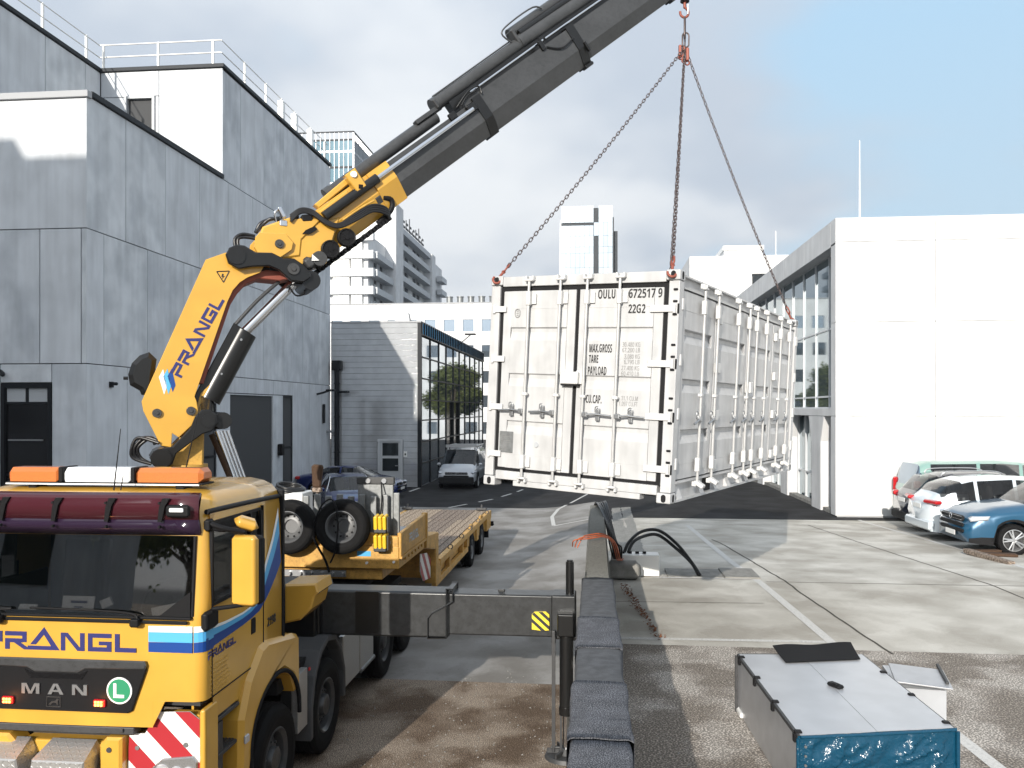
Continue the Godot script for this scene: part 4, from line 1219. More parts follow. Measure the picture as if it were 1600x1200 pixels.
func hook_shape(c: Vector3, s: float, dir: Vector3) -> MB:
	# a clevis hook: eye at c, bowl below it
	var b := MB.new()
	var d := dir.normalized()
	var x := d.cross(Vector3(0.1, 0.2, 1)).normalized()
	var P := func(u: float, v: float) -> Vector3: return c + x * (u * s) + d * (v * s)
	b.tube([P.call(0, 0), P.call(0.02, 0.6), P.call(0.0, 1.0)], 0.20 * s, 8, 3)
	b.tube([P.call(0, 0.9), P.call(-0.42, 1.35), P.call(-0.40, 1.95), P.call(0.05, 2.25), P.call(0.52, 1.95), P.call(0.62, 1.45)], 0.17 * s, 8, 5)
	b.ring(P.call(0, -0.15), d.cross(x), 0.22 * s, 0.09 * s, 14, 6)
	return b

func lifting_gear() -> void:
	var top := Vector3(1.356, 8.93, -12.85)
	var t := thing("crane_hook", "large reddish crane hook at the end of the boom, top right", "hook", "", top + Vector3(0, 0.35, 0))
	var b := hook_shape(Vector3(1.356, 9.22, -12.85), 0.115, Vector3.DOWN)
	wpart("hook", b, M.rust_red, t)
	b = MB.new(); b.rbox(Vector3(1.356, 9.52, -12.85), Vector3(0.24, 0.5, 0.16), 0.04); b.cyl(Vector3(1.356, 9.2, -12.85), Vector3(1.356, 9.3, -12.85), 0.07)
	wpart("hook_block", b, M.black_steel, t)
	b = MB.new(); b.rbox(Vector3(1.40, 9.08, -12.84), Vector3(0.02, 0.16, 0.03), 0.006)
	wpart("safety_latch", b, M.steel, t)
	t = thing("master_link", "oval steel master link between the crane hook and the chains", "link", "", Vector3(1.356, 8.78, -12.85))
	b = MB.new(); b.ring(Vector3(1.356, 8.80, -12.85), Vector3(1, 0, 0.2), 0.055, 0.013, 18, 8, Vector3(0, 0.11, 0)); b.ring(Vector3(1.37, 8.62, -12.85), Vector3(0.2, 0, 1), 0.05, 0.012, 18, 8, Vector3(0, 0.06, 0)); b.ring(Vector3(1.34, 8.6, -12.86), Vector3(0.8, 0, 0.5), 0.045, 0.012, 18, 8, Vector3(0, 0.06, 0))
	wpart("rings", b, M.chain, t)
	b = MB.new()
	for k in [[-0.05, 8.47], [0.0, 8.42], [0.05, 8.38]]: b.rbox(Vector3(1.34 + k[0], k[1], -12.85 + k[0]), Vector3(0.05, 0.2, 0.05), 0.015); b.ring(Vector3(1.34 + k[0], k[1] - 0.12, -12.83), Vector3(0, 0, 1), 0.03, 0.012, 12, 6)
	wpart("shortening_hooks", b, M.rust_red, t)
	var ends := [[Vector3(0.09, CH - 0.06, 0.03), "chain to the container's upper left front corner"], [Vector3(CW - 0.085, CH - 0.06, 0.03), "chain to the container's upper right front corner, above the lettering"], [Vector3(CW - 0.085, CH - 0.03, -CL + 0.06), "chain to the container's far right corner, in front of the white hall's fascia"], [Vector3(0.09, CH - 0.03, -CL + 0.06), "chain close beside the middle one, to the container's hidden far corner"]]
	for e in ends:
		var p0 := top + Vector3(0, -0.42, 0)
		var p1: Vector3 = cont_xf * e[0]
		var up := (p0 - p1).normalized()
		var s := thing("lifting_chain", "steel " + e[1], "chain", "chains that carry the container", p1)
		var a := p0 - up * 0.05; var z := p1 + up * 0.29
		var n := int(a.distance_to(z) / 0.066)
		b = MB.new()
		var side := up.cross(Vector3(0.3, 0.1, 1)).normalized()
		var other := up.cross(side)
		for i in n + 1:
			var f := float(i) / n
			b.ring(a.lerp(z, f) + Vector3(0, -0.10 * 4 * f * (1 - f), 0) * (0.5 if e[0].z > -1 else 1.0), side if i % 2 else other, 0.018, 0.0068, 10, 5, up * 0.021)
		wpart("links", b, M.chain, s)
		b = MB.new(); b.ring(z - up * 0.06, side, 0.035, 0.012, 14, 6, up * 0.03)
		wpart("coupling", b, M.rust_red, s)
		wpart("hook", hook_shape(z - up * 0.14, 0.085, -up), M.rust_red, s)

# ---------------------------------------------------------------- parapet and what lies on it

func parapet() -> void:
	var t := thing("parapet_wall", "low bare concrete parapet between the sunken road and the parking deck", "wall", "", Vector3(0.03, LOW, -8))
	var b := MB.new()
	b.bx(-0.10, 0.16, -1.1, 1.07, -16.9, 5.0, 0.012)
	wpart("wall", b, M.concrete_old, t)
	b = MB.new(); b.bx(-0.125, 0.185, 0.9, 0.96, -16.88, 5.0, 0.01)
	b.bx(-0.16, -0.101, 0.25, 0.42, -6.1, -5.9)
	wpart("ledge", b, M.concrete_old, t)
	for d: Array in [[-9.42, -7.5, 0.0, "carpet_flat", "smooth dark grey carpet strip, farthest on the parapet"], [-7.6, -6.62, 0.012, "carpet", "short speckled grey carpet strip beside the striped hazard plate"], [-6.7, -5.7, 0.0, "carpet_flat", "smooth grey carpet strip between two speckled ones"], [-5.8, -4.78, 0.014, "carpet", "coarse speckled grey carpet strip beside the outrigger foot"], [-4.86, -2.0, 0.0, "carpet", "ribbed grey carpet strip nearest the viewer"]]:
		var k := thing("carpet_strip", d[4] + ", laid over the concrete parapet", "carpet", "carpet strips over the parapet", Vector3(0.03, 1.1, (d[0] + d[1]) / 2))
		b = MB.new()
		var prof: Array[Vector2] = []
		var l: float = 0.012 + d[2]
		prof.append(Vector2(-0.135 - l, 0.42 + rng.randf() * 0.1)); prof.append(Vector2(-0.134 - l, 1.04)); prof.append(Vector2(-0.130 - l, 1.075 + l)); prof.append(Vector2(-0.112 - l, 1.092 + l))
		prof.append(Vector2(0.0, 1.094 + l)); prof.append(Vector2(0.08, 1.093 + l)); prof.append(Vector2(0.168 + l, 1.090 + l)); prof.append(Vector2(0.188 + l, 1.075 + l)); prof.append(Vector2(0.194 + l, 1.03)); prof.append(Vector2(0.205 + l, 0.55 + rng.randf() * 0.2))
		var nz := 14
		var G: Array = []
		var ph := rng.randf() * 6.0
		for i in nz + 1:
			var z: float = lerpf(d[0], d[1], float(i) / nz)
			var row: Array[Vector3] = []
			for j in prof.size():
				var w := 0.006 * sin(z * 7.0 + j * 1.3 + ph) + 0.004 * sin(z * 17.0 + j + ph)
				row.append(Vector3(prof[j].x + w * (1 if j > 6 else -1 if j < 3 else 0), prof[j].y + absf(w) * 0.8, z))
			G.append(row)
		for i in nz:
			for j in prof.size() - 1:
				b.quad(G[i][j], G[i + 1][j], G[i + 1][j + 1], G[i][j + 1])
				var o := Vector3(0, -0.008, 0)
				if i == 0 or i == nz - 1:
					var e := 0 if i == 0 else nz
					b.quad(G[e][j], G[e][j + 1], G[e][j + 1] + o, G[e][j] + o)
		wpart("pile", smoothed(b), M[d[3]], k)

# average the normals of vertices that share a place
func smoothed(b: MB) -> MB:
	var acc := {}
	for i in b.V.size():
		var k := b.V[i].snapped(Vector3.ONE * 0.0005)
		acc[k] = acc.get(k, Vector3.ZERO) + b.N[i]
	for i in b.V.size():
		var n: Vector3 = acc[b.V[i].snapped(Vector3.ONE * 0.0005)].normalized()
		if n.dot(b.N[i]) > 0.35: b.N[i] = n
	return b

func cables() -> void:
	var t := thing("black_cables", "bundle of black cables that comes down over the end of the parapet", "cable", "", Vector3(0.3, 0, -15.6))
	for i in 6:
		var b := MB.new()
		var o := i * 0.035
		b.tube([Vector3(-0.06 + o, 0.2, -19.5), Vector3(-0.04 + o, 0.75, -17.6), Vector3(0.0 + o, 1.13, -16.7), Vector3(0.08 + o * 0.8, 1.18 - 0.04 * sin(i), -15.6), Vector3(0.19 + o, 0.98 - 0.06 * i, -14.9), Vector3(0.27 + o * 1.1, 0.55, -14.9), Vector3(0.36 + o * 0.7, 0.28, -15.2), Vector3(0.45 + o, 0.3, -15.4)], 0.017, 8, 5)
		wpart("cable", b, M.hose, t)
	t = thing("black_conduit", "pair of thick black conduits arching from the white box down to the deck", "pipe", "", Vector3(1.8, 0, -15.2))
	for i in 2:
		var b := MB.new()
		var o := i * 0.075
		b.tube([Vector3(0.5 + o, 0.30, -15.35), Vector3(0.62 + o, 0.55, -15.5), Vector3(0.86 + o, 0.72 - o, -15.7), Vector3(1.18, 0.74 - o * 1.2, -15.75), Vector3(1.5 - o * 0.3, 0.52 - o, -15.6), Vector3(1.75 - o * 0.2, 0.22, -15.35), Vector3(1.88 - o * 0.4, 0.02, -15.2)], 0.03, 10, 6)
		wpart("conduit", b, M.hose, t)
	t = thing("orange_cable", "orange cable slung over the bare top of the parapet", "cable", "", Vector3(0, 1.1, -12.2))
	for i in 3:
		var b := MB.new()
		var o := i * 0.06
		b.tube([Vector3(-0.33 + o * 0.6, 1.0, -12.2 + o), Vector3(-0.30 + o, 1.12 + o * 0.2, -12.0 - o), Vector3(-0.1, 1.13 + o * 0.3, -12.1 - o), Vector3(0.12, 1.13 + o * 0.2, -12.3 - o), Vector3(0.26 + o * 0.4, 0.95, -12.9), Vector3(0.36 + o * 0.5, 0.5, -14.0), Vector3(0.45 + o * 0.5, 0.3, -15.2)], 0.008, 8, 5)
		wpart("cable", b, M.cable_orange, t)
	t = thing("kerb_block", "rounded grey concrete block lying against the parapet in front of the white box", "concrete block", "", Vector3(0.5, 0, -14.8))
	var b := MB.new(); b.rbox(Vector3(0.49, 0.16, -14.85), Vector3(0.62, 0.32, 0.32), 0.09)
	wpart("block", smoothed(b), M.concrete, t)
	t = thing("junction_box", "white box under the black conduits beside the parapet", "box", "", Vector3(0.75, 0, -15.3))
	b = MB.new(); b.rbox(Vector3(0.72, 0.19, -15.32), Vector3(0.86, 0.38, 0.36), 0.012)
	wpart("case", b, M.white_paint, t)
	b = MB.new()
	for i in 4: b.cyl(Vector3(0.5 + i * 0.13, 0.37, -15.3), Vector3(0.5 + i * 0.13, 0.42, -15.3), 0.035)
	wpart("cable_gland", b, M.black, t)
	b = MB.new(); b.bx(2.3, 2.92, -0.05, 0.03, -15.95, -15.1, 0.01)
	struct("concrete_pad", b, M.concrete)
	b = MB.new(); b.bx(1.3, 2.29, -0.05, 0.012, -15.9, -15.12, 0.004)
	struct("concrete_pad", b, M.concrete)
	# windblown leaves along the edge of the parapet's shade
	var l := MB.new()
	for i in 300:
		var f := rng.randf()
		var x := lerpf(0.50, 0.86, f) + rng.randfn() * 0.03 - absf(rng.randfn()) * 0.03
		var z := lerpf(-14.3, -11.0, f) + rng.randfn() * 0.1
		var s := rng.randf_range(0.012, 0.03)
		var q := Basis.from_euler(Vector3(rng.randf_range(-0.6, 0.6), rng.randf() * TAU, rng.randf_range(-0.6, 0.6)))
		var c := Vector3(x, 0.012 + rng.randf() * 0.02, z)
		l.quad(c + q * Vector3(-s, 0, 0), c + q * Vector3(0, 0.004, s * 0.6), c + q * Vector3(s, 0, 0), c + q * Vector3(0, 0.004, -s * 0.6))
	var lv := part("fallen_leaves", l, M.leaf_brown, self)
	tag(lv, "strip of brown fallen leaves on the deck beside the parapet", "leaves")
	lv.set_meta("kind", "stuff")
	var p := MB.new()
	for i in 1500:
		var x := rng.randf_range(0.4, 7.5); var z := rng.randf_range(-10.6, -5.0)
		if rng.randf() < 0.35: x = rng.randf_range(-3.0, -0.3); z = rng.randf_range(-12.5, -7.5)
		var s := rng.randf_range(0.004, 0.013)
		var y := ground_y(x, z)
		var q := Basis.from_euler(Vector3(0, rng.randf() * TAU, 0))
		var c := Vector3(x, y, z)
		p.tri(c + q * Vector3(-s, 0, s), c + q * Vector3(s, 0, s), c + q * Vector3(0, s, 0)); p.tri(c + q * Vector3(s, 0, s), c + q * Vector3(0, 0, -s), c + q * Vector3(0, s, 0)); p.tri(c + q * Vector3(0, 0, -s), c + q * Vector3(-s, 0, s), c + q * Vector3(0, s, 0))
	var gr := part("loose_grit", p, M.concrete, self)
	tag(gr, "loose grit scattered on the near ground", "grit")
	gr.set_meta("kind", "stuff")

func deck_boxes() -> void:
	var TL := Vector3(1.41, 0, -8.45); var FL := Vector3(1.51, 0, -6.38); var FR := Vector3(2.72, 0, -6.65); var BR := Vector3(2.63, 0, -8.55)
	var h := 0.555
	var up := func(p: Vector3, y: float) -> Vector3: return Vector3(p.x, y, p.z)
	var t := thing("metal_case", "long low grey metal case with black corner clips, blue foil over its near end", "case", "", (TL + FL + FR + BR) / 4)
	var b := MB.new()
	b.quad(up.call(TL, 0.01), up.call(FL, 0.01), up.call(FL, h), up.call(TL, h))
	wpart("side_panel", b, M.alu_side, t)
	b = MB.new()
	b.quad(up.call(FR, 0.01), up.call(BR, 0.01), up.call(BR, h), up.call(FR, h)); b.quad(up.call(BR, 0.01), up.call(TL, 0.01), up.call(TL, h), up.call(BR, h)); b.quad(up.call(FL, 0.01), up.call(FR, 0.01), up.call(FR, h), up.call(FL, h)); b.quad(TL + Vector3(0, 0.012, 0), BR + Vector3(0, 0.012, 0), FR + Vector3(0, 0.012, 0), FL + Vector3(0, 0.012, 0))
	wpart("rear_panel", b, M.alu_panel, t)
	# two top sheets with a seam
	var mid := func(a: Vector3, c: Vector3, f: float) -> Vector3: return a.lerp(c, f)
	for k in 2:
		var f0 := 0.0 if k == 0 else 0.501
		var f1 := 0.499 if k == 0 else 1.0
		var a: Vector3 = mid.call(FL, FR, f0); var c: Vector3 = mid.call(FL, FR, f1); var d: Vector3 = mid.call(TL, BR, f1); var e: Vector3 = mid.call(TL, BR, f0)
		b = MB.new()
		var y1 := h + 0.018 + 0.002 * k
		b.quad(up.call(a, y1), up.call(c, y1), up.call(d, y1), up.call(e, y1))
		for q in [[a, c], [c, d], [d, e], [e, a]]: b.quad(up.call(q[0], h + 0.001), up.call(q[1], h + 0.001), up.call(q[1], y1), up.call(q[0], y1))
		wpart("top_panel", b, M.alu_panel, t)
	b = MB.new()
	for q in [[TL, FL], [FR, BR], [TL, BR]]:
		var d: Vector3 = (q[1] - q[0])
		b.box(up.call((q[0] + q[1]) / 2, h + 0.004), Vector3(0.022, 0.03, d.length()), Basis.looking_at(d.normalized()))
	for q in [TL]: b.box(up.call(q, h / 2) + Vector3(-0.012, 0, 0.0), Vector3(0.03, h, 0.03))
	wpart("edge_trim", b, M.dark_grey, t)
	b = MB.new(); b.rbox(up.call(TL, 0.03) + Vector3(0.05, 0, 0.12), Vector3(0.14, 0.06, 0.2), 0.02)
	wpart("foot", b, M.white_paint, t)
	for f in [[TL, FL, 0.06, 1], [TL, FL, 0.36, 1], [TL, FL, 0.66, 1], [TL, FL, 0.97, 1], [BR, FR, 0.30, -1], [BR, FR, 0.62, -1], [BR, FR, 0.95, -1]]:
		var p: Vector3 = f[0].lerp(f[1], f[2])
		b = MB.new(); b.rbox(up.call(p, h + 0.012) + Vector3(0.012 * f[3], 0.008, 0), Vector3(0.055, 0.028, 0.05), 0.008); b.rbox(up.call(p, h - 0.02) + Vector3(-0.012 * f[3], 0, 0), Vector3(0.03, 0.07, 0.045), 0.008)
		wpart("corner_clip", b, M.black, t)
	b = MB.new(); b.rbox(Vector3(2.09, h + 0.035, -7.52), Vector3(0.075, 0.035, 0.15), 0.015, Basis(Vector3.UP, 0.5))
	b.rbox(Vector3(2.09, h + 0.05, -7.50), Vector3(0.05, 0.02, 0.06), 0.008, Basis(Vector3.UP, 0.5))
	wpart("latch", b, M.black, t)
	# blue foil over the near end
	t = thing("blue_foil", "shiny crinkled blue plastic foil stretched over the near end of the metal case", "foil", "", (FL + FR) / 2)
	b = MB.new()
	var n := FastNoiseLite.new(); n.seed = 5; n.frequency = 2.4; n.fractal_octaves = 3; n.domain_warp_enabled = true; n.domain_warp_amplitude = 0.25; n.domain_warp_frequency = 2.0
	var nu := 90; var nv := 48
	var out := Vector3(FR.z - FL.z, 0, -(FR.x - FL.x)).normalized() * -1.0
	var G := []
	for i in nu + 1:
		var row := []
		for j in nv + 1:
			var u := float(i) / nu; var v := float(j) / nv
			var p := FL.lerp(FR, u) + (FR - FL).normalized() * (lerpf(-0.02, 0.02, u))
			var edge := minf(minf(u, 1 - u) * 8.0, minf(v, 1.0) * 8.0)
			var w := (1.0 - absf(n.get_noise_2d(u * 0.9 + 0.35 * v, v * 0.35 - 0.2 * u))) ** 5 * 0.05 + n.get_noise_2d(u * 0.5 + 7.0, v * 0.3) * 0.03
			w *= clampf(edge, 0.15, 1.0)
			row.append(up.call(p, lerpf(h + 0.022, 0.02, v)) + out * (0.014 + w))
		G.append(row)
	for i in nu:
		for j in nv: b.quad(G[i][j], G[i][j + 1], G[i + 1][j + 1], G[i + 1][j])
	wpart("sheet", smoothed(b), M.foil, t)
	b = MB.new(); b.tube([up.call(FL, h + 0.015) + out * 0.03, up.call(FL.lerp(FR, 0.5), h + 0.012) + out * 0.035, up.call(FR, h + 0.015) + out * 0.03], 0.013, 8, 8)
	b.tube([up.call(FR, h) + out * 0.02 + Vector3(0.02, 0, 0), up.call(FR, 0.02) + out * 0.02 + Vector3(0.02, 0, 0)], 0.016, 8, 4); b.tube([up.call(FL, h) + out * 0.02 - Vector3(0.015, 0, 0), up.call(FL, 0.02) + out * 0.02 - Vector3(0.015, 0, 0)], 0.014, 8, 4)
	wpart("hem", b, M.foil, t)
	b = MB.new()
	for j in 7: b.cyl(up.call(FL, h - 0.05 - j * 0.07) + out * 0.036 + Vector3(0.03, 0, 0), up.call(FL, h - 0.05 - j * 0.07) + out * 0.045 + Vector3(0.03, 0, 0), 0.01)
	wpart("eyelets", b, M.steel, t)
	t = thing("black_mat", "thin black mat lying across the far end of the metal case", "mat", "", Vector3(2.2, h + 0.03, -8.45))
	b = MB.new()
	var q := [Vector3(1.78, 0.60, -8.62), Vector3(1.81, 0.59, -8.16), Vector3(2.55, 0.592, -8.33), Vector3(2.58, 0.62, -8.74)]
	for i in 12:
		for j in 6:
			var P := func(u: float, v: float) -> Vector3: return q[0].lerp(q[3], u).lerp(q[1].lerp(q[2], u), v) + Vector3(0, 0.008 * sin(u * 9.0) * (1.0 - v) + 0.02 * (1 - v) * (1 - v), 0)
			var u0 := i / 12.0; var u1 := (i + 1) / 12.0; var v0 := j / 6.0; var v1 := (j + 1) / 6.0
			b.quad(P.call(u0, v0), P.call(u0, v1), P.call(u1, v1), P.call(u1, v0))
			b.quad(P.call(u0, v0) - Vector3(0, 0.006, 0), P.call(u1, v0) - Vector3(0, 0.006, 0), P.call(u1, v1) - Vector3(0, 0.006, 0), P.call(u0, v1) - Vector3(0, 0.006, 0))
	wpart("sheet", smoothed(b), M.rubber, t)
	t = thing("small_case", "small light grey metal case with a propped glossy lid, right behind the long case", "case", "", Vector3(3.1, 0, -8.6))
	b = MB.new(); b.box(Vector3(3.14, 0.17, -8.62), Vector3(0.42, 0.34, 0.72), Basis(Vector3.UP, -0.12))
	wpart("body", b, M.alu_panel, t)
	b = MB.new(); b.rbox(Vector3(3.13, 0.415, -8.42), Vector3(0.5, 0.018, 0.5), 0.006, Basis.from_euler(Vector3(0.06, -0.2, -0.05)))
	wpart("lid", b, M.alu_side, t)
	b = MB.new(); b.rbox(Vector3(3.36, 0.43, -8.47), Vector3(0.03, 0.03, 0.5), 0.006, Basis.from_euler(Vector3(0.06, -0.2, -0.05)))
	wpart("lid_edge", b, M.dark_grey, t)
	b = MB.new(); b.box(Vector3(2.82, 0.30, -8.25), Vector3(0.012, 0.26, 0.5), Basis.from_euler(Vector3(0, -0.3, 0.25)))
	wpart("flap", b, M.panel_grey, t)
	b = MB.new(); b.rbox(Vector3(2.96, 0.2, -8.22), Vector3(0.03, 0.09, 0.03), 0.008)
	wpart("clip", b, M.black, t)
	# odds and ends by the parked cars
	t = thing("wood_scrap", "brown timber offcut lying on the white line beside the blue car's wheel", "timber", "", Vector3(8.3, -0.14, -18.6))
	b = MB.new(); b.rbox(Vector3(8.22, -0.10, -18.4), Vector3(0.16, 0.10, 1.6), 0.012, Basis(Vector3.UP, 0.12)); 
	wpart("board", b, M.deck_wood_b, t)
	b = MB.new(); b.rbox(Vector3(8.55, -0.12, -18.9), Vector3(0.9, 0.06, 0.22), 0.012, Basis(Vector3.UP, -0.2)); b.rbox(Vector3(8.5, -0.10, -19.2), Vector3(0.7, 0.05, 0.16), 0.012, Basis(Vector3.UP, 0.15))
	wpart("board", b, M.brown_wood, t)

# ---------------------------------------------------------------- crane truck

const XC := -4.33

func logo(b: MB, T: Transform3D, h: float, w: float, d := 0.003) -> void:
	# the six stroke-built letters of the haulier's name
	var G := [
		[0.0, [[0, .76, 0, 1, 1.2, 1, 1.2, .76], [.96, .40, .96, .76, 1.2, .76, 1.2, .40], [0, .38, 0, .60, .96, .60, .96, .38], [0, 0, 0, .38, .25, .38, .25, 0]]],
		[1.36, [[0, .76, 0, 1, 1.2, 1, 1.2, .76], [.96, .40, .96, .76, 1.2, .76, 1.2, .40], [0, .38, 0, .60, .96, .60, .96, .38], [0, 0, 0, .38, .25, .38, .25, 0], [.5, .38, .86, .38, 1.42, 0, 1.06, 0]]],
		[2.62, [[.14, .30, .92, 1.28, 1.0, .98, .46, .30], [.92, 1.28, 1.78, 0, 1.44, 0, .86, .92], [.0, .0, .0, .22, 1.3, .22, 1.44, .0]]],
		[4.46, [[0, 0, 0, 1, .25, 1, .25, 0], [1.06, 0, 1.06, 1, 1.31, 1, 1.31, 0], [.1, 1, .38, 1, 1.2, 0, .92, 0]]],
		[5.95, [[0, .76, 0, 1, 1.28, 1, 1.28, .76], [0, .24, 0, .76, .25, .76, .25, .24], [0, 0, 0, .24, 1.28, .24, 1.28, 0], [1.03, .24, 1.03, .56, 1.28, .56, 1.28, .24], [.6, .36, .6, .56, 1.03, .56, 1.03, .36]]],
		[7.42, [[0, 0, 0, 1, .25, 1, .25, 0], [.25, 0, .25, .24, 1.15, .24, 1.15, 0]]]]
	var sx := w / 8.57
	var k := 0
	for g in G:
		for p: Array in g[1]:
			var q := []
			for i in range(0, p.size(), 2): q.append(Vector2((g[0] + p[i]) * sx, p[i + 1] * h))
			b.prism(q, T * Transform3D(Basis.IDENTITY, Vector3(0, 0, d * 0.5 + 0.0003 * k)), d)
			k = (k + 1) % 5

func truck_wheel(parent: Node3D, c: Vector3, R: float, w: float, out: float, rimmat: Material, nm := "wheel") -> Node3D:
	# axle along x, outer side towards out (+1 or -1)
	var T := Transform3D(Basis(Vector3(0, 0, 1), -PI / 2 * out), c)     # local y points outwards
	var hw := w / 2
	var b := MB.new()
	b.lathe([Vector2(R * 0.56, -hw * 0.86), Vector2(R * 0.82, -hw), Vector2(R * 0.95, -hw * 0.92), Vector2(R, -hw * 0.72), Vector2(R, hw * 0.72), Vector2(R * 0.95, hw * 0.92), Vector2(R * 0.9, hw * 0.97), Vector2(R * 0.78, hw), Vector2(R * 0.60, hw * 0.88), Vector2(R * 0.56, hw * 0.80)], T, 36)
	for k in 4:
		var y := lerpf(-hw * 0.6, hw * 0.6, k / 3.0)
		b.lathe([Vector2(R + 0.006, y - hw * 0.14), Vector2(R + 0.012, y - hw * 0.1), Vector2(R + 0.012, y + hw * 0.1), Vector2(R + 0.006, y + hw * 0.14)], T, 36)
	var wheel := wpart(nm, b, M.tyre, parent)
	b = MB.new()
	b.lathe([Vector2(R * 0.5, -hw * 0.8), Vector2(R * 0.5, hw * 0.55), Vector2(R * 0.565, hw * 0.80), Vector2(R * 0.585, hw * 0.86), Vector2(R * 0.56, hw * 0.90), Vector2(R * 0.50, hw * 0.70), Vector2(R * 0.47, hw * 0.2), Vector2(R * 0.36, hw * 0.42), Vector2(R * 0.27, hw * 0.52), Vector2(R * 0.25, hw * 0.52), Vector2(R * 0.22, hw * 0.86), Vector2(R * 0.12, hw * 0.92), Vector2(0, hw * 0.92)], T, 32)
	for k in 10:
		var a := TAU * k / 10
		b.cyl(T * Vector3(cos(a) * R * 0.32, hw * 0.44, sin(a) * R * 0.32), T * Vector3(cos(a) * R * 0.32, hw * 0.62, sin(a) * R * 0.32), 0.016, 0.013, 6)
	wpart("rim", b, rimmat, wheel)
	b = MB.new()
	for k in 10:
		var a := TAU * (k + 0.5) / 10
		b.cyl(T * Vector3(cos(a) * R * 0.41, hw * 0.26, sin(a) * R * 0.41), T * Vector3(cos(a) * R * 0.41, hw * 0.345, sin(a) * R * 0.41), 0.024, -1, 8)
	wpart("rim_hole", b, M.black, wheel)
	return wheel

var cab_rows := [0.45, 0.66, 0.95, 1.10, 1.29, 1.34, 1.42, 1.55, 1.75, 1.98, 2.06, 2.14, 2.20, 2.26, 2.30, 2.325]
func cab_hw(y: float) -> float: return lerp_pts(V2s([0.45, 1.20, 0.66, 1.22, 1.42, 1.22, 2.06, 1.20, 2.14, 1.19, 2.20, 1.17, 2.26, 1.12, 2.30, 1.03, 2.325, 0.9]), y)
func cab_zf(y: float) -> float: return lerp_pts(V2s([0.45, -6.34, 1.34, -6.34, 1.98, -6.41, 2.06, -6.42, 2.14, -6.44, 2.20, -6.49, 2.26, -6.57, 2.30, -6.70, 2.325, -6.86]), y)

func cab_ring(y: float) -> Array[Vector3]:
	# right half, from the front centre round the corner to the rear centre
	var hw := cab_hw(y); var zf := cab_zf(y)
	var r := 0.085 if y < 2.1 else 0.16
	var o: Array[Vector3] = []
	for x in [0.0, 0.4, 0.8, hw - r]: o.append(Vector3(XC + x, y, zf - 0.03 * (x / hw) ** 2))
	var zc := zf - 0.03
	for k in [1, 2, 3]:
		var a: float = PI / 2 * k / 4.0
		o.append(Vector3(XC + hw - r + sin(a) * r, y, zc - r + cos(a) * r))
	o.append(Vector3(XC + hw, y, zc - r))
	for z in [-6.53 if y < 2.2 else zc - r - 0.06, -6.80 if y < 2.25 else minf(-6.8, zc - r - 0.12), -7.50, -7.56, -8.02]: o.append(Vector3(XC + hw, y, z))
	for x in [hw * 0.9, 0.6, 0.0]: o.append(Vector3(XC + x, y, -8.03))
	return o

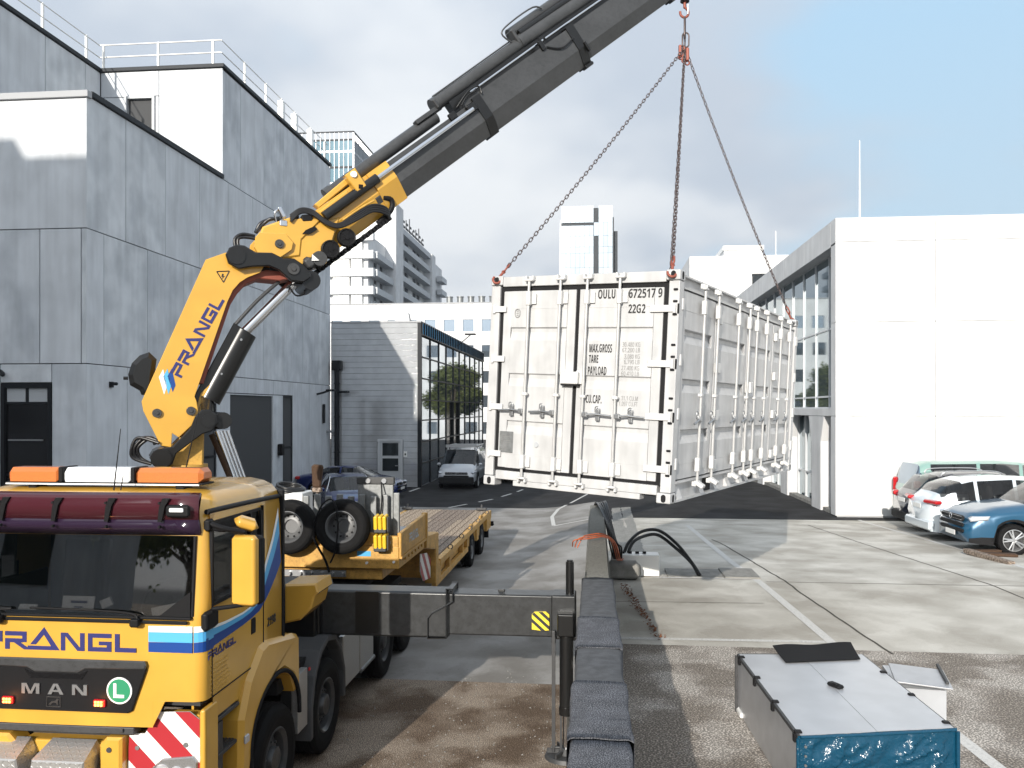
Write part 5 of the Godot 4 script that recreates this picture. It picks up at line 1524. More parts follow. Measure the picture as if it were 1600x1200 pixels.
func crane_truck() -> void:
	var t := thing("crane_truck", "yellow crane truck with blue stripes, extended outrigger and raised loader crane", "truck", "", Vector3(XC, LOW, -10.0))
	# ---- cab shell
	var body := MB.new(); var door := MB.new(); var ws := MB.new(); var win := MB.new()
	var n := cab_rows.size()
	for s: float in [1.0, -1.0]:
		for j in n - 1:
			var a := cab_ring(cab_rows[j]); var c := cab_ring(cab_rows[j + 1])
			for i in a.size() - 1:
				var y: float = cab_rows[j]
				if j == 0 and i >= 2 and i < 8: continue
				var b := body
				var sub := y > 1.33 and y < 1.97
				if i < 3 and sub: b = ws
				elif i >= 8 and i < 10 and y > 1.41 and y < 2.05: b = win
				elif i >= 8 and i < 11 and y > 0.65 and y < 2.13: b = door
				var P := [a[i], a[i + 1], c[i + 1], c[i]]
				if s < 0:
					for k in 4: P[k] = Vector3(2 * XC - P[k].x, P[k].y, P[k].z)
					b.quad(P[1], P[0], P[3], P[2])
				else: b.quad(P[0], P[1], P[2], P[3])
	var top := cab_ring(cab_rows[n - 1])
	for i in top.size() - 1:
		var c0 := Vector3(XC, 2.345, -7.4)
		body.tri(c0, top[i], top[i + 1])
		body.tri(c0, Vector3(2 * XC - top[i + 1].x, top[i + 1].y, top[i + 1].z), Vector3(2 * XC - top[i].x, top[i].y, top[i].z))
	for m: MB in [body, door, ws, win]: m.outward(-7.7, -6.75, 1.4, XC, false)
	var b0 := MB.new()
	var cab := wpart("cab", smoothed(body), M.yellow, t)
	b0.prism(V2s([0.795, 0.45, 0.90, 0.661, 0.795, 0.661]), Transform3D(Basis.IDENTITY, Vector3(XC, 0, -6.362)), 0.016); b0.prism(V2s([-0.795, 0.45, -0.795, 0.661, -0.90, 0.661]), Transform3D(Basis.IDENTITY, Vector3(XC, 0, -6.362)), 0.016)
	wpart("hood_corner", b0, M.yellow, cab)
	var dr := wpart("door", smoothed(door), M.yellow, t)
	ws = smoothed(ws)
	var screen := wpart("windscreen", ws, M.cab_glass, t)
	var inner := wpart("inner_face", ws, M.cab_glass, screen)
	inner.position += Vector3(0, 0, -0.008)
	wpart("side_window", smoothed(win), M.cab_glass, t)
	var b := MB.new()                       # inside of the cab
	b.bx(XC - 1.15, XC + 1.15, 0.6, 0.66, -7.95, -6.45); b.bx(XC - 1.16, XC + 1.16, 0.66, 2.12, -7.97, -7.93); b.bx(XC - 1.1, XC + 1.1, 2.13, 2.15, -7.9, -6.6)
	for s in [-1.0, 1.0]: b.bx(XC + s * 1.185 - 0.012, XC + s * 1.185 + 0.012, 0.66, 1.41, -7.9, -6.5)
	b.rbox(Vector3(XC, 1.12, -6.62), Vector3(2.2, 0.36, 0.42), 0.08)
	for s in [-0.62, 0.62]:
		b.rbox(Vector3(XC + s, 1.0, -7.45), Vector3(0.5, 0.18, 0.5), 0.06); b.rbox(Vector3(XC + s, 1.40, -7.68), Vector3(0.48, 0.75, 0.14), 0.06, Basis(Vector3.RIGHT, -0.15)); b.rbox(Vector3(XC + s, 1.83, -7.74), Vector3(0.28, 0.18, 0.1), 0.04)
	b.ring(Vector3(XC + 0.62, 1.36, -6.95), Vector3(0, 0.75, 0.6), 0.22, 0.015, 24, 6)
	b.cyl(Vector3(XC + 0.62, 1.2, -6.7), Vector3(XC + 0.62, 1.36, -6.95), 0.03)
	wpart("interior", b, M.interior, cab)
	b = MB.new(); b.box(Vector3(-4.26, 1.39, -6.50), Vector3(0.28, 0.13, 0.006), Basis(Vector3.RIGHT, -0.25))
	var card := wpart("cardboard_sign", b, M.lamp_white, cab)
	b = MB.new(); b.box(Vector3(-4.25, 1.41, -6.492), Vector3(0.14, 0.02, 0.004), Basis(Vector3.RIGHT, -0.25)); b.box(Vector3(-4.25, 1.37, -6.482), Vector3(0.07, 0.012, 0.004), Basis(Vector3.RIGHT, -0.25))
	wpart("print", b, M.blue_print, card)
	b = MB.new(); b.box(Vector3(-4.72, 1.35, -6.52), Vector3(0.16, 0.05, 0.005), Basis(Vector3.RIGHT, -0.6)); b.box(Vector3(-4.03, 1.40, -6.53), Vector3(0.1, 0.07, 0.02), Basis(Vector3.BACK, 0.4))
	wpart("paper", b, M.lamp_white, cab)
	b = MB.new(); b.box(Vector3(-3.47, 1.375, -6.46), Vector3(0.26, 0.07, 0.006), Basis.from_euler(Vector3(-0.1, 0.0, 0.22)))
	var np := wpart("name_plate", b, M.lamp_white, cab)
	letters("lettering", "ROMAN", 0.042, 0.19, Transform3D(Basis.from_euler(Vector3(-0.1, 0.0, 0.22)), Vector3(-3.56, 1.335, -6.455)), M.print_black, np, 0.002)
	b = MB.new(); b.cyl(Vector3(-4.16, 1.95, -6.55), Vector3(-4.16, 1.85, -6.55), 0.006)
	for k in 6: b.rbox(Vector3(-4.18 + k * 0.012, 1.94 - 0.01 * (k % 2), -6.55), Vector3(0.03, 0.05, 0.03), 0.01)
	wpart("hanging_charm", b, M.leaf_green, cab)
	# black gaskets round the glass, wipers
	b = MB.new()
	b.bx(XC - 1.13, XC + 1.13, 1.32, 1.345, -6.375, -6.325, 0.008)
	for s in [-1.0, 1.0]:
		var p := [Vector3(XC + s * 1.125, 1.345, -6.362), Vector3(XC + s * 1.12, 1.98, -6.425)]
		b.cyl(p[0], p[1], 0.014, 0.014, 6)
		b.prism(V2s([0, 0, 0, 0.2, -s * 0.26, 0]), Transform3D(Basis.IDENTITY, Vector3(XC + s * 1.115, 1.345, -6.352)), 0.012)
	for k in [[-0.6, -0.55], [0.06, 0.62]]:
		b.tube([Vector3(XC + k[1] + 0.08, 1.325, -6.30), Vector3(XC + k[1] + 0.02, 1.37, -6.31), Vector3(XC + k[0] + 0.2, 1.385, -6.33), Vector3(XC + k[0] - 0.3, 1.39, -6.34)], 0.010, 6, 4)
		b.rbox(Vector3(XC + k[1] + 0.06, 1.30, -6.30), Vector3(0.08, 0.07, 0.06), 0.015)
	b.bx(XC - 1.1, XC + 1.1, 1.285, 1.315, -6.345, -6.325, 0.008)
	wpart("wiper", b, M.black, cab)
	b = MB.new()
	for s in [-1.0, 1.0]:
		var x: float = XC + s * 1.222
		b.bx(x - 0.012, x + 0.008, 1.395, 1.42, -7.53, -6.5); b.bx(x - 0.025, x - 0.008, 2.06, 2.085, -7.53, -6.5); b.bx(x - 0.02, x + 0.006, 1.42, 2.06, -6.53, -6.50); b.bx(x - 0.02, x + 0.006, 1.42, 2.06, -7.53, -7.50)
		b.bx(x - 0.015, x + 0.002, 1.42, 2.06, -7.30, -7.27)
		b.bx(x - 0.02, x + 0.004, 0.66, 1.41, -7.566, -7.556); b.bx(x - 0.03, x + 0.002, 1.41, 2.10, -7.566, -7.556); b.bx(x - 0.02, x + 0.004, 0.652, 0.662, -7.55, -6.5)
		b.bx(x - 0.02, x + 0.003, 0.66, 1.40, -6.512, -6.502)
		b.tube([Vector3(x - 0.045, 2.165, -6.50), Vector3(x - 0.03, 2.16, -7.2), Vector3(x - 0.03, 2.14, -8.03)], 0.022, 8, 3)
	b.bx(XC + 1.19, XC + 1.228, 0.95, 1.10, -7.38, -7.28, 0.01)
	b.bx(XC - 1.23, XC + 1.23, 0.5, 2.2, -8.09, -8.035, 0.01)
	wpart("door_trim", b, M.black, dr)
	# ---- stripes and lettering (printed film, a hair proud of the paint)
	var side := func(z: float, y: float, o := 0.003) -> Vector3: return Vector3(XC + cab_hw(y) + o, y, z)
	var lo := V2s([6.40, 1.06, 6.75, 1.075, 7.1, 1.09, 7.30, 1.105, 7.47, 1.13, 7.60, 1.19, 7.72, 1.265, 7.86, 1.37, 8.0, 1.49])
	var hi := V2s([6.40, 1.25, 6.75, 1.215, 7.1, 1.205, 7.25, 1.215, 7.40, 1.26, 7.52, 1.40, 7.62, 1.56, 7.8, 1.76, 7.97, 2.03])
	for band in [["blue_dark", 0.0, 0.52], ["blue_light", 0.521, 0.84], ["white_paint", 0.841, 1.0]]:
		b = MB.new()
		for i in 36:
			var f0 := i / 36.0; var f1 := (i + 1) / 36.0
			var E := func(f: float, u: float) -> Vector3:
				var k := f * (lo.size() - 1); var q := mini(int(k), lo.size() - 2); var r := k - q
				var a: Vector2 = lo[q].lerp(lo[q + 1], r); var c: Vector2 = hi[q].lerp(hi[q + 1], r)
				var m := a.lerp(c, u)
				return side.call(-m.x, m.y)
			b.quad(E.call(f0, band[1]), E.call(f1, band[1]), E.call(f1, band[2]), E.call(f0, band[2]))
		var y0: float = [0.0, 0.0][0]
		var yr := {"blue_dark": [1.055, 1.135], "blue_light": [1.137, 1.215], "white_paint": [1.217, 1.265]}
		var e: Array = yr[band[0]]
		b.bx(-3.62, -3.20, e[0], e[1], -6.372, -6.352)
		var ra := cab_ring(e[0]); var rb := cab_ring(e[1])
		for i in range(3, 8):
			var po := func(p: Vector3) -> Vector3: return p + Vector3(p.x - (XC + 1.0), 0, p.z + 6.6).normalized() * 0.006
			b.quad(po.call(ra[i]), po.call(ra[i + 1]), po.call(rb[i + 1]), po.call(rb[i]))
		wpart("stripe", b, M[band[0]], cab)
	b = MB.new()
	logo(b, Transform3D(Basis.IDENTITY, Vector3(-5.0, 1.05, -6.345)), 0.145, 1.335, 0.006)
	wpart("front_lettering", b, M.blue_print, cab)
	b = MB.new()
	logo(b, Transform3D(Basis(Vector3.UP, PI / 2), Vector3(XC + 1.221, 0.975, -6.44)), 0.062, 0.52, 0.003)
	wpart("door_lettering", b, M.blue_print, dr)
	b = MB.new()
	for i in 7: b.bx(XC + 1.2205, XC + 1.2225, 0.905 - i * 0.036, 0.918 - i * 0.036, -6.47 - 0.30 - 0.10 * rng.randf(), -6.47)
	wpart("address_print", b, M.yellow_worn, dr)
	letters("lettering", "2198", 0.085, 0.20, Transform3D(Basis(Vector3.UP, PI / 2), Vector3(XC + 1.2215, 0.93, -7.66)), M.print_black, cab, 0.004, "Droid Sans", true)
	# ---- visor, light bar, aerials
	var vs: MeshInstance3D
	for e in [["sun_visor", "visor", [0.042, 0.13, 0.06, 0.30, 0.0, 0.345, -0.02, 0.33, 0.03, 0.28, 0.012, 0.13]], ["visor_lip", "visor_low", [0.0, 0.0, 0.042, 0.129, 0.012, 0.129, -0.02, 0.02]]]:
		b = MB.new()
		var vp := V2s(e[2])
		for i in 12:
			var x0 := XC - 1.16 + i * 2.32 / 12; var x1 := x0 + 2.32 / 12
			var bow := func(x: float) -> float: return -0.05 * ((x - XC) / 1.16) ** 2
			b.loft(vp, Transform3D(Basis(Vector3(0, 0, 1), Vector3.UP, Vector3(-1, 0, 0)), Vector3(x0, 1.985, -6.385 + bow.call(x0))), Transform3D(Basis(Vector3(0, 0, 1), Vector3.UP, Vector3(-1, 0, 0)), Vector3(x1, 1.985, -6.385 + bow.call(x1))), i == 0 or i == 11)
		if vs == null: vs = wpart(e[0], smoothed(b), M[e[1]], t)
		else: wpart(e[0], smoothed(b), M[e[1]], vs)
	b = MB.new()
	for x in [-0.95, -0.49, -0.03, 0.42, 0.86]:
		b.prism(V2s([-0.016, 0.0, 0.016, 0.0, 0.05, 0.13, 0.09, 0.19, 0.03, 0.19, 0.0, 0.12]), Transform3D(Basis(Vector3.RIGHT, 0.06), Vector3(XC + x, 2.10, -6.325 - 0.05 * (x / 1.16) ** 2)), 0.02)
		for y in [2.06, 2.25]: b.cyl(Vector3(XC + x, y, -6.33 - 0.05 * (x / 1.16) ** 2), Vector3(XC + x, y, -6.305 - 0.05 * (x / 1.16) ** 2), 0.014, 0.01, 8)
	wpart("visor_clip", b, M.black, vs)
	b = MB.new(); b.rbox(Vector3(XC + 1.02, 2.19, -6.335), Vector3(0.2, 0.1, 0.05), 0.02)
	wpart("lamp_housing", b, M.black, vs)
	b = MB.new(); b.rbox(Vector3(XC + 1.02, 2.20, -6.308), Vector3(0.12, 0.035, 0.02), 0.008)
	wpart("clearance_lamp", b, M.lamp_white, vs)
	b = MB.new(); b.bx(-5.14, -3.33, 2.352, 2.372, -7.02, -6.80, 0.008)
	for x in [-4.9, -3.55]: b.rbox(Vector3(x, 2.335, -6.9), Vector3(0.08, 0.05, 0.16), 0.01)
	var lb := wpart("light_bar", b, M.black, t)
	for e in [[-5.12, -4.63, "amber"], [-4.61, -3.97, "lamp_white"], [-3.95, -3.34, "amber"]]:
		b = MB.new()
		var w: float = e[1] - e[0]
		var pf := V2s([0.0, 0.0, 0.0, 0.085, 0.035, 0.125, 0.185, 0.125, 0.22, 0.085, 0.22, 0.0])
		b.prism(V2s([-0.11, 0.0, -0.11, 0.085, -0.075, 0.122, 0.075, 0.122, 0.11, 0.085, 0.11, 0.0]), Transform3D(Basis(Vector3.UP, PI / 2), Vector3((e[0] + e[1]) / 2, 2.374, -6.91)), w, 0.034)
		wpart("beacon" if e[2] == "amber" else "beacon_centre", b, M[e[2]], lb)
	b = MB.new(); b.bx(-4.64, -4.60, 2.37, 2.503, -7.03, -6.79, 0.01); b.bx(-3.98, -3.94, 2.37, 2.503, -7.03, -6.79, 0.01)
	wpart("bar_clamp", b, M.black, lb)
	b = MB.new(); b.bx(-5.12, -3.36, 2.350, 2.362, -6.798, -6.785)
	wpart("bar_edge", b, M.lamp_white, lb)
	b = MB.new(); b.cyl(Vector3(-3.98, 2.33, -6.55), Vector3(-3.95, 2.84, -6.60), 0.006, 0.003, 6); b.cyl(Vector3(-3.92, 2.33, -6.55), Vector3(-3.91, 2.45, -6.57), 0.005, 0.003, 6); b.cyl(Vector3(-3.62, 2.33, -7.0), Vector3(-3.50, 3.05, -7.1), 0.006, 0.003, 6); b.cyl(Vector3(-3.62, 2.32, -7.0), Vector3(-3.61, 2.4, -7.01), 0.016)
	wpart("aerial", b, M.black, t)
	# ---- grille and front end
	b = MB.new()
	b.prism(V2s([-0.76, 0.92, -0.74, 0.965, 0.74, 0.965, 0.76, 0.92, 0.64, 0.585, 0.60, 0.565, -0.60, 0.565, -0.64, 0.585]), Transform3D(Basis.IDENTITY, Vector3(XC, 0, -6.335)), 0.03, 0.008)
	var gr := wpart("grille", b, M.black, t)
	b = MB.new(); b.prism(V2s([-0.765, 0.955, -0.75, 0.99, 0.75, 0.99, 0.765, 0.955, 0.755, 0.925, 0.25, 0.915, 0.18, 0.88, -0.18, 0.88, -0.25, 0.915, -0.755, 0.925]), Transform3D(Basis.IDENTITY, Vector3(XC, 0, -6.322)), 0.03, 0.01)
	wpart("grille_bar", b, M.boom_grey, gr)
	b = MB.new(); b.prism(V2s([-0.27, 0.90, -0.22, 0.83, 0.22, 0.83, 0.27, 0.90, 0.2, 0.87, -0.2, 0.87]), Transform3D(Basis.IDENTITY, Vector3(XC, 0, -6.318)), 0.01)
	wpart("grille_slot", b, M.gloss_black, gr)
	letters("maker_lettering", "M A N", 0.085, 0.56, Transform3D(Basis.IDENTITY, Vector3(-4.62, 0.705, -6.319)), M.steel, gr, 0.014, "Droid Sans", true)
	b = MB.new()
	for e in [[-0.06, 0.06, 0.600, 0.606], [-0.06, 0.06, 0.678, 0.684]]: b.bx(-4.35 + e[0], -4.35 + e[1], e[2], e[3], -6.322, -6.312)
	b.bx(-4.41, -4.404, 0.606, 0.678, -6.322, -6.312); b.bx(-4.296, -4.29, 0.606, 0.678, -6.322, -6.312)
	b.prism(V2s([-0.045, 0.012, -0.03, 0.03, -0.02, 0.038, 0.015, 0.045, 0.028, 0.062, 0.044, 0.055, 0.036, 0.04, 0.04, 0.012, 0.026, 0.012, 0.02, 0.028, -0.01, 0.026, -0.022, 0.012]), Transform3D(Basis.IDENTITY, Vector3(-4.35, 0.606, -6.317)), 0.006)
	wpart("emblem", b, M.chrome, gr)
	for x in [-4.74, -3.955]:
		b = MB.new(); b.rbox(Vector3(x, 0.645, -6.312), Vector3(0.11, 0.065, 0.03), 0.012)
		var fl := wpart("flasher_housing", b, M.red_lens, gr)
		b = MB.new()
		for i in 3:
			for j in 2: b.rbox(Vector3(x - 0.025 + i * 0.025, 0.634 + j * 0.024, -6.294), Vector3(0.022, 0.02, 0.012), 0.004)
		wpart("flasher_lamp", b, M.flasher, gr)
		var ol := OmniLight3D.new()
		ol.name = "flasher_light"; ol.light_energy = 0.02; ol.light_color = Color(1.0, 0.6, 0.25); ol.light_size = 0.04; ol.omni_range = 60.0; ol.omni_attenuation = 2.0; ol.shadow_enabled = true
		t.add_child(ol, true)
		ol.global_position = Vector3(x, 0.645, -6.26)
	b = MB.new(); b.cyl(Vector3(-3.79, 0.75, -6.320), Vector3(-3.79, 0.75, -6.312), 0.107, -1, 40)
	var bd := wpart("round_badge", b, M.white_paint, gr)
	b = MB.new(); b.cyl(Vector3(-3.79, 0.75, -6.3119), Vector3(-3.79, 0.75, -6.308), 0.093, -1, 40)
	wpart("badge_field", b, M.green_badge, gr)
	b = MB.new(); b.bx(-3.835, -3.810, 0.695, 0.81, -6.3079, -6.304); b.bx(-3.8099, -3.745, 0.695, 0.72, -6.3079, -6.304)
	wpart("badge_letter", b, M.white_paint, gr)
	b = MB.new(); b.rbox(Vector3(XC - 0.02, 0.415, -6.40), Vector3(1.34, 0.07, 0.12), 0.015)
	for x in [-0.6, 0.55]: b.rbox(Vector3(XC + x, 0.425, -6.33), Vector3(0.03, 0.03, 0.02), 0.006)
	b.bx(XC - 1.2, XC + 1.2, -0.4, 0.38, -6.75, -6.55)
	wpart("bumper_core", b, M.dark_grey, t)
	b = MB.new()
	for s in [-1.0, 1.0]:
		b.prism(V2s([0.36 * s, -0.35, 0.36 * s, 0.30, 0.42 * s, 0.365, 0.55 * s, 0.365, 0.55 * s, -0.35]), Transform3D(Basis.IDENTITY, Vector3(XC, 0, -6.42)), 0.2, 0.02)
		b.bx(XC + s * 1.2 - 0.03, XC + s * 1.2 + 0.03, -0.42, 0.60, -6.62, -6.37, 0.025)
		b.prism(V2s([0.54 * s, -0.36, 0.54 * s, 0.36, 0.70 * s, 0.36, 0.80 * s, 0.53, 1.17 * s, 0.53, 1.2 * s, -0.36]), Transform3D(Basis.IDENTITY, Vector3(XC, 0, -6.5)), 0.14, 0.02)
	b.bx(XC - 0.36, XC + 0.36, 0.18, 0.30, -6.55, -6.40, 0.02)
	var bu := wpart("bumper", b, M.yellow, t)
	b = MB.new()
	for s in [-1.0, 1.0]: b.cyl(Vector3(XC + s * 0.45, 0.27, -6.33), Vector3(XC + s * 0.45, 0.27, -6.312), 0.022, -1, 10)
	wpart("bolt", b, M.dark_grey, bu)
	for s in [-1.0, 1.0]:
		var poly := PackedVector2Array(V2s([0.57 * s, 0.375, 0.70 * s, 0.375, 0.82 * s, 0.555, 1.08 * s, 0.565, 1.17 * s, 0.50, 1.17 * s, -0.35, 0.53 * s, -0.35]))
		b = MB.new()
		b.prism(Array(poly), Transform3D(Basis.IDENTITY, Vector3(XC, 0, -6.415)), 0.012)
		var plate := wpart("warning_plate", b, M.white_paint, t)
		b = MB.new()
		for k in 6:
			var y0 := -1.10 + k * 0.40
			var band := PackedVector2Array([Vector2(0.3 * s, y0 + 0.72), Vector2(0.3 * s, y0 + 0.92), Vector2(1.4 * s, y0 - 0.18), Vector2(1.4 * s, y0 - 0.38)])
			for piece in Geometry2D.intersect_polygons(poly, band): b.prism(Array(piece), Transform3D(Basis.IDENTITY, Vector3(XC, 0, -6.408)), 0.004)
		wpart("red_stripe", b, M.red_paint, plate)
		b = MB.new()
		b.cyl(Vector3(XC + s * 0.64, 0.26, -6.409), Vector3(XC + s * 0.64, 0.26, -6.398), 0.018, -1, 10); b.cyl(Vector3(XC + s * 1.05, 0.30, -6.409), Vector3(XC + s * 1.05, 0.30, -6.398), 0.02, -1, 10)
		wpart("bolt", b, M.galv, plate)
		b = MB.new(); b.prism(V2s([0.78 * s, -0.02, 0.76 * s, 0.10, 0.86 * s, 0.185, 1.12 * s, 0.215, 1.155 * s, 0.17, 1.15 * s, 0.02, 1.05 * s, -0.04, 0.85 * s, -0.05]), Transform3D(Basis.IDENTITY, Vector3(XC, 0, -6.40)), 0.03, 0.01)
		var hl := wpart("headlight", b, M.steel, t)
		b = MB.new()
		for x in [0.86, 0.98, 1.08]: b.cyl(Vector3(XC + s * x, 0.085, -6.386), Vector3(XC + s * x, 0.085, -6.372), 0.062 if x < 0.9 else 0.05, 0.055 if x < 0.9 else 0.045, 20)
		wpart("lens", b, M.lens, hl)
	for e in [[-5.12, -4.56, 1.0], [-4.43, -3.99, -1.0]]:
		b = MB.new()
		var x0: float = e[0]; var x1: float = e[1]
		var ctr := (x0 + x1) / 2; var hwid := (x1 - x0) / 2
		var q := V2s([-hwid, -0.36, -hwid, 0.24, -hwid, 0.24, hwid, 0.24, hwid, -0.36]) if false else V2s([-hwid - (0.10 if e[2] < 0 else 0.0), -0.36, -hwid, 0.235, hwid, 0.235, hwid + (0.10 if e[2] > 0 else 0.0), -0.36])
		b.prism(q, Transform3D(Basis.IDENTITY, Vector3(ctr, 0, -6.28)), 0.26, 0.012)
		b.quad(Vector3(x0, 0.235, -6.16), Vector3(x1, 0.235, -6.16), Vector3(x1 - 0.03, 0.325, -6.38), Vector3(x0 + 0.03, 0.325, -6.38))
		b.tri(Vector3(x1, 0.235, -6.16), Vector3(x1, 0.235, -6.40), Vector3(x1 - 0.03, 0.325, -6.38)); b.tri(Vector3(x0, 0.235, -6.40), Vector3(x0, 0.235, -6.16), Vector3(x0 + 0.03, 0.325, -6.38))
		wpart("tread_box", b, M.alu_tread, t)
	b = MB.new(); b.tube([Vector3(-4.52, -0.2, -6.3), Vector3(-4.50, 0.12, -6.25), Vector3(-4.46, -0.2, -6.3)], 0.01, 6); b.tube([Vector3(-4.50, -0.3, -6.25), Vector3(-4.47, 0.05, -6.2), Vector3(-4.42, -0.3, -6.25)], 0.01, 6)
	wpart("tow_wire", b, M.steel, t)
	# ---- mirrors
	for s in [1.0, -1.0]:
		b = MB.new(); b.rbox(Vector3(XC + s * 1.46, 1.675, -6.60), Vector3(0.235, 0.585, 0.10), 0.035, Basis(Vector3.UP, -0.16 * s))
		var mr := wpart("mirror", smoothed(b), M.yellow, t)
		b = MB.new(); b.rbox(Vector3(XC + s * 1.485, 1.675, -6.66), Vector3(0.235, 0.57, 0.10), 0.03, Basis(Vector3.UP, -0.16 * s))
		wpart("mirror_back", b, M.black, mr)
		b = MB.new(); b.rbox(Vector3(XC + s * 1.42, 2.045, -6.72), Vector3(0.20, 0.10, 0.16), 0.045, Basis.from_euler(Vector3(0.2, 0.5 * s, -0.35 * s)))
		wpart("wide_mirror", smoothed(b), M.yellow, mr)
		b = MB.new()
		b.tube([Vector3(XC + s * 1.20, 2.08, -6.48), Vector3(XC + s * 1.32, 2.03, -6.52), Vector3(XC + s * 1.44, 1.99, -6.62)], 0.022, 8, 4); b.tube([Vector3(XC + s * 1.2, 2.04, -6.49), Vector3(XC + s * 1.3, 2.01, -6.55), Vector3(XC + s * 1.40, 2.02, -6.7)], 0.016, 8, 4)
		b.tube([Vector3(XC + s * 1.22, 1.375, -6.50), Vector3(XC + s * 1.36, 1.385, -6.56), Vector3(XC + s * 1.48, 1.395, -6.62)], 0.018, 8, 4)
		b.rbox(Vector3(XC + s * 1.225, 1.30, -6.46), Vector3(0.07, 0.16, 0.22), 0.03); b.rbox(Vector3(XC + s * 1.20, 2.06, -6.50), Vector3(0.06, 0.10, 0.10), 0.02)
		wpart("mirror_arm", b, M.black, mr)
	# ---- steps, wings, running gear
	for s in [1.0, -1.0]:
		var X := func(x: float) -> float: return XC + s * x
		b = MB.new()
		b.bx(X.call(0.98), X.call(1.0), -0.42, 0.65, -7.1, -6.64); b.bx(X.call(1.0), X.call(1.21), -0.42, 0.65, -7.12, -7.06, 0.01); b.bx(X.call(1.0), X.call(1.2), 0.62, 0.65, -7.1, -6.64)
		wpart("step_well", b, M.yellow, t)
		for y in [0.40, 0.09, -0.25]:
			b = MB.new(); b.bx(X.call(1.0), X.call(1.215), y, y + 0.035, -7.05, -6.64, 0.008)
			for k in 6: b.bx(X.call(1.02 + k * 0.03), X.call(1.035 + k * 0.03), y + 0.036, y + 0.042, -7.03, -6.66)
			wpart("step", b, M.dark_grey, t)
		var arch := V2s([6.98, -0.28, 7.0, 0.28, 7.16, 0.58, 7.44, 0.80, 7.60, 0.82, 8.30, 0.70, 8.42, 0.66, 8.44, 0.10, 8.36, 0.08, 8.24, 0.28, 7.98, 0.42, 7.72, 0.43, 7.48, 0.33, 7.28, 0.13, 7.16, -0.28])
		b = MB.new()
		b.prism(arch, Transform3D(Basis(Vector3.UP, PI / 2 ), Vector3(X.call(1.08), 0, 0)), 0.37, 0.045)
		wpart("wing", b, M.yellow, t)
		b = MB.new()
		var arc := []
		for k in 13:
			var a := lerpf(-0.35, PI + 0.1, k / 12.0)
			arc.append(Vector3(X.call(1.26), -0.10 + sin(a) * 0.54, -7.80 + cos(a) * 0.62))
		b.tube(arc, 0.022, 6, 2)
		wpart("wing_lip", b, M.rubber, t)
		b = MB.new(); b.rbox(Vector3(X.call(1.275), 0.10, -7.06), Vector3(0.03, 0.075, 0.08), 0.012)
		wpart("side_lamp", b, M.lens, t)
		for z in [-7.84, -9.36, -12.05, -13.4]:
			truck_wheel(t, Vector3(X.call(1.10), LOW + 0.52, z), 0.52, 0.32, s, M.boom_grey if z > -12 else M.dark_grey)
		b = MB.new(); b.bx(X.call(1.16), X.call(1.24), -0.40, 0.22, -8.72, -8.44, 0.01)
		wpart("tread_plate", b, M.alu_tread, t)
		b = MB.new(); b.rbox(Vector3(X.call(1.26), 0.20, -8.72), Vector3(0.02, 0.04, 0.04), 0.008)
		wpart("marker_lamp", b, M.red_lens, t)
		var w2 := []
		for k in 9:
			var a := lerpf(-0.25, PI + 0.15, k / 8.0)
			w2.append(Vector2(9.38 - cos(a) * 0.64, -0.40 + sin(a) * 0.80))
		for k in 9:
			var a := lerpf(PI + 0.15, -0.25, k / 8.0)
			w2.append(Vector2(9.38 - cos(a) * 0.57, -0.40 + sin(a) * 0.73))
		b = MB.new(); b.prism(w2, Transform3D(Basis(Vector3.UP, PI / 2), Vector3(X.call(1.09), 0, 0)), 0.36, 0.01)
		wpart("mudguard", b, M.plastic_grey, t)
		for e in [[-10.72, -10.02, -0.47, 0.20], [-11.42, -10.76, -0.47, 0.22]]:
			b = MB.new(); b.bx(X.call(1.17), X.call(1.235), e[2], e[3], e[0], e[1], 0.015)
			wpart("side_locker", b, M.alu_tread, t)
		b = MB.new(); b.cyl(Vector3(X.call(1.22), -0.47, -11.45), Vector3(X.call(1.22), -0.47, -10.8), 0.035)
		wpart("guard_bar", b, M.galv, t)
	for q in t.get_children():          # pieces drawn with z increasing rearwards are turned the right way
		pass
	b = MB.new()
	for x in [-0.42, 0.42]: b.bx(XC + x - 0.05, XC + x + 0.05, -0.2, 0.12, -14.4, -6.8)
	b.bx(XC - 1.12, XC + 1.12, 0.10, 0.24, -11.6, -8.15); b.bx(XC - 0.95, XC + 0.95, 0.0, 0.10, -14.3, -11.6); b.bx(XC - 1.0, XC + 1.0, -0.3, 0.0, -11.3, -10.2)
	for z in [-7.84, -9.36, -12.05, -13.4]: b.cyl(Vector3(XC - 1.0, LOW + 0.52, z), Vector3(XC + 1.0, LOW + 0.52, z), 0.09)
	b.rbox(Vector3(XC, 0.17, -13.2), Vector3(1.3, 0.14, 1.2), 0.05); b.rbox(Vector3(XC + 0.6, 0.26, -11.6), Vector3(0.9, 0.12, 0.5), 0.06)
	wpart("chassis", b, M.chassis, t)
	b = MB.new()
	b.prism(V2s([-0.35, 0.70, -0.35, 1.12, 0.0, 1.14, 0.02, 1.04, -0.02, 1.0, -0.06, 0.86, -0.18, 0.74]), Transform3D(Basis.IDENTITY, Vector3(-2.97, 0, -8.9)), 0.5, 0.02)
	wpart("outrigger_housing", b, M.yellow, t)
	b = MB.new(); b.rbox(Vector3(-3.42, 0.62, -9.62), Vector3(0.5, 0.62, 0.52), 0.03); b.bx(-5.5, -3.2, 0.28, 0.95, -9.95, -9.3, 0.03)
	wpart("outrigger_box", b, M.black_steel, t)
	# ---- outrigger on the right
	b = MB.new(); b.rbox(Vector3(-2.60, 0.625, -9.65), Vector3(1.85, 0.53, 0.36), 0.03)
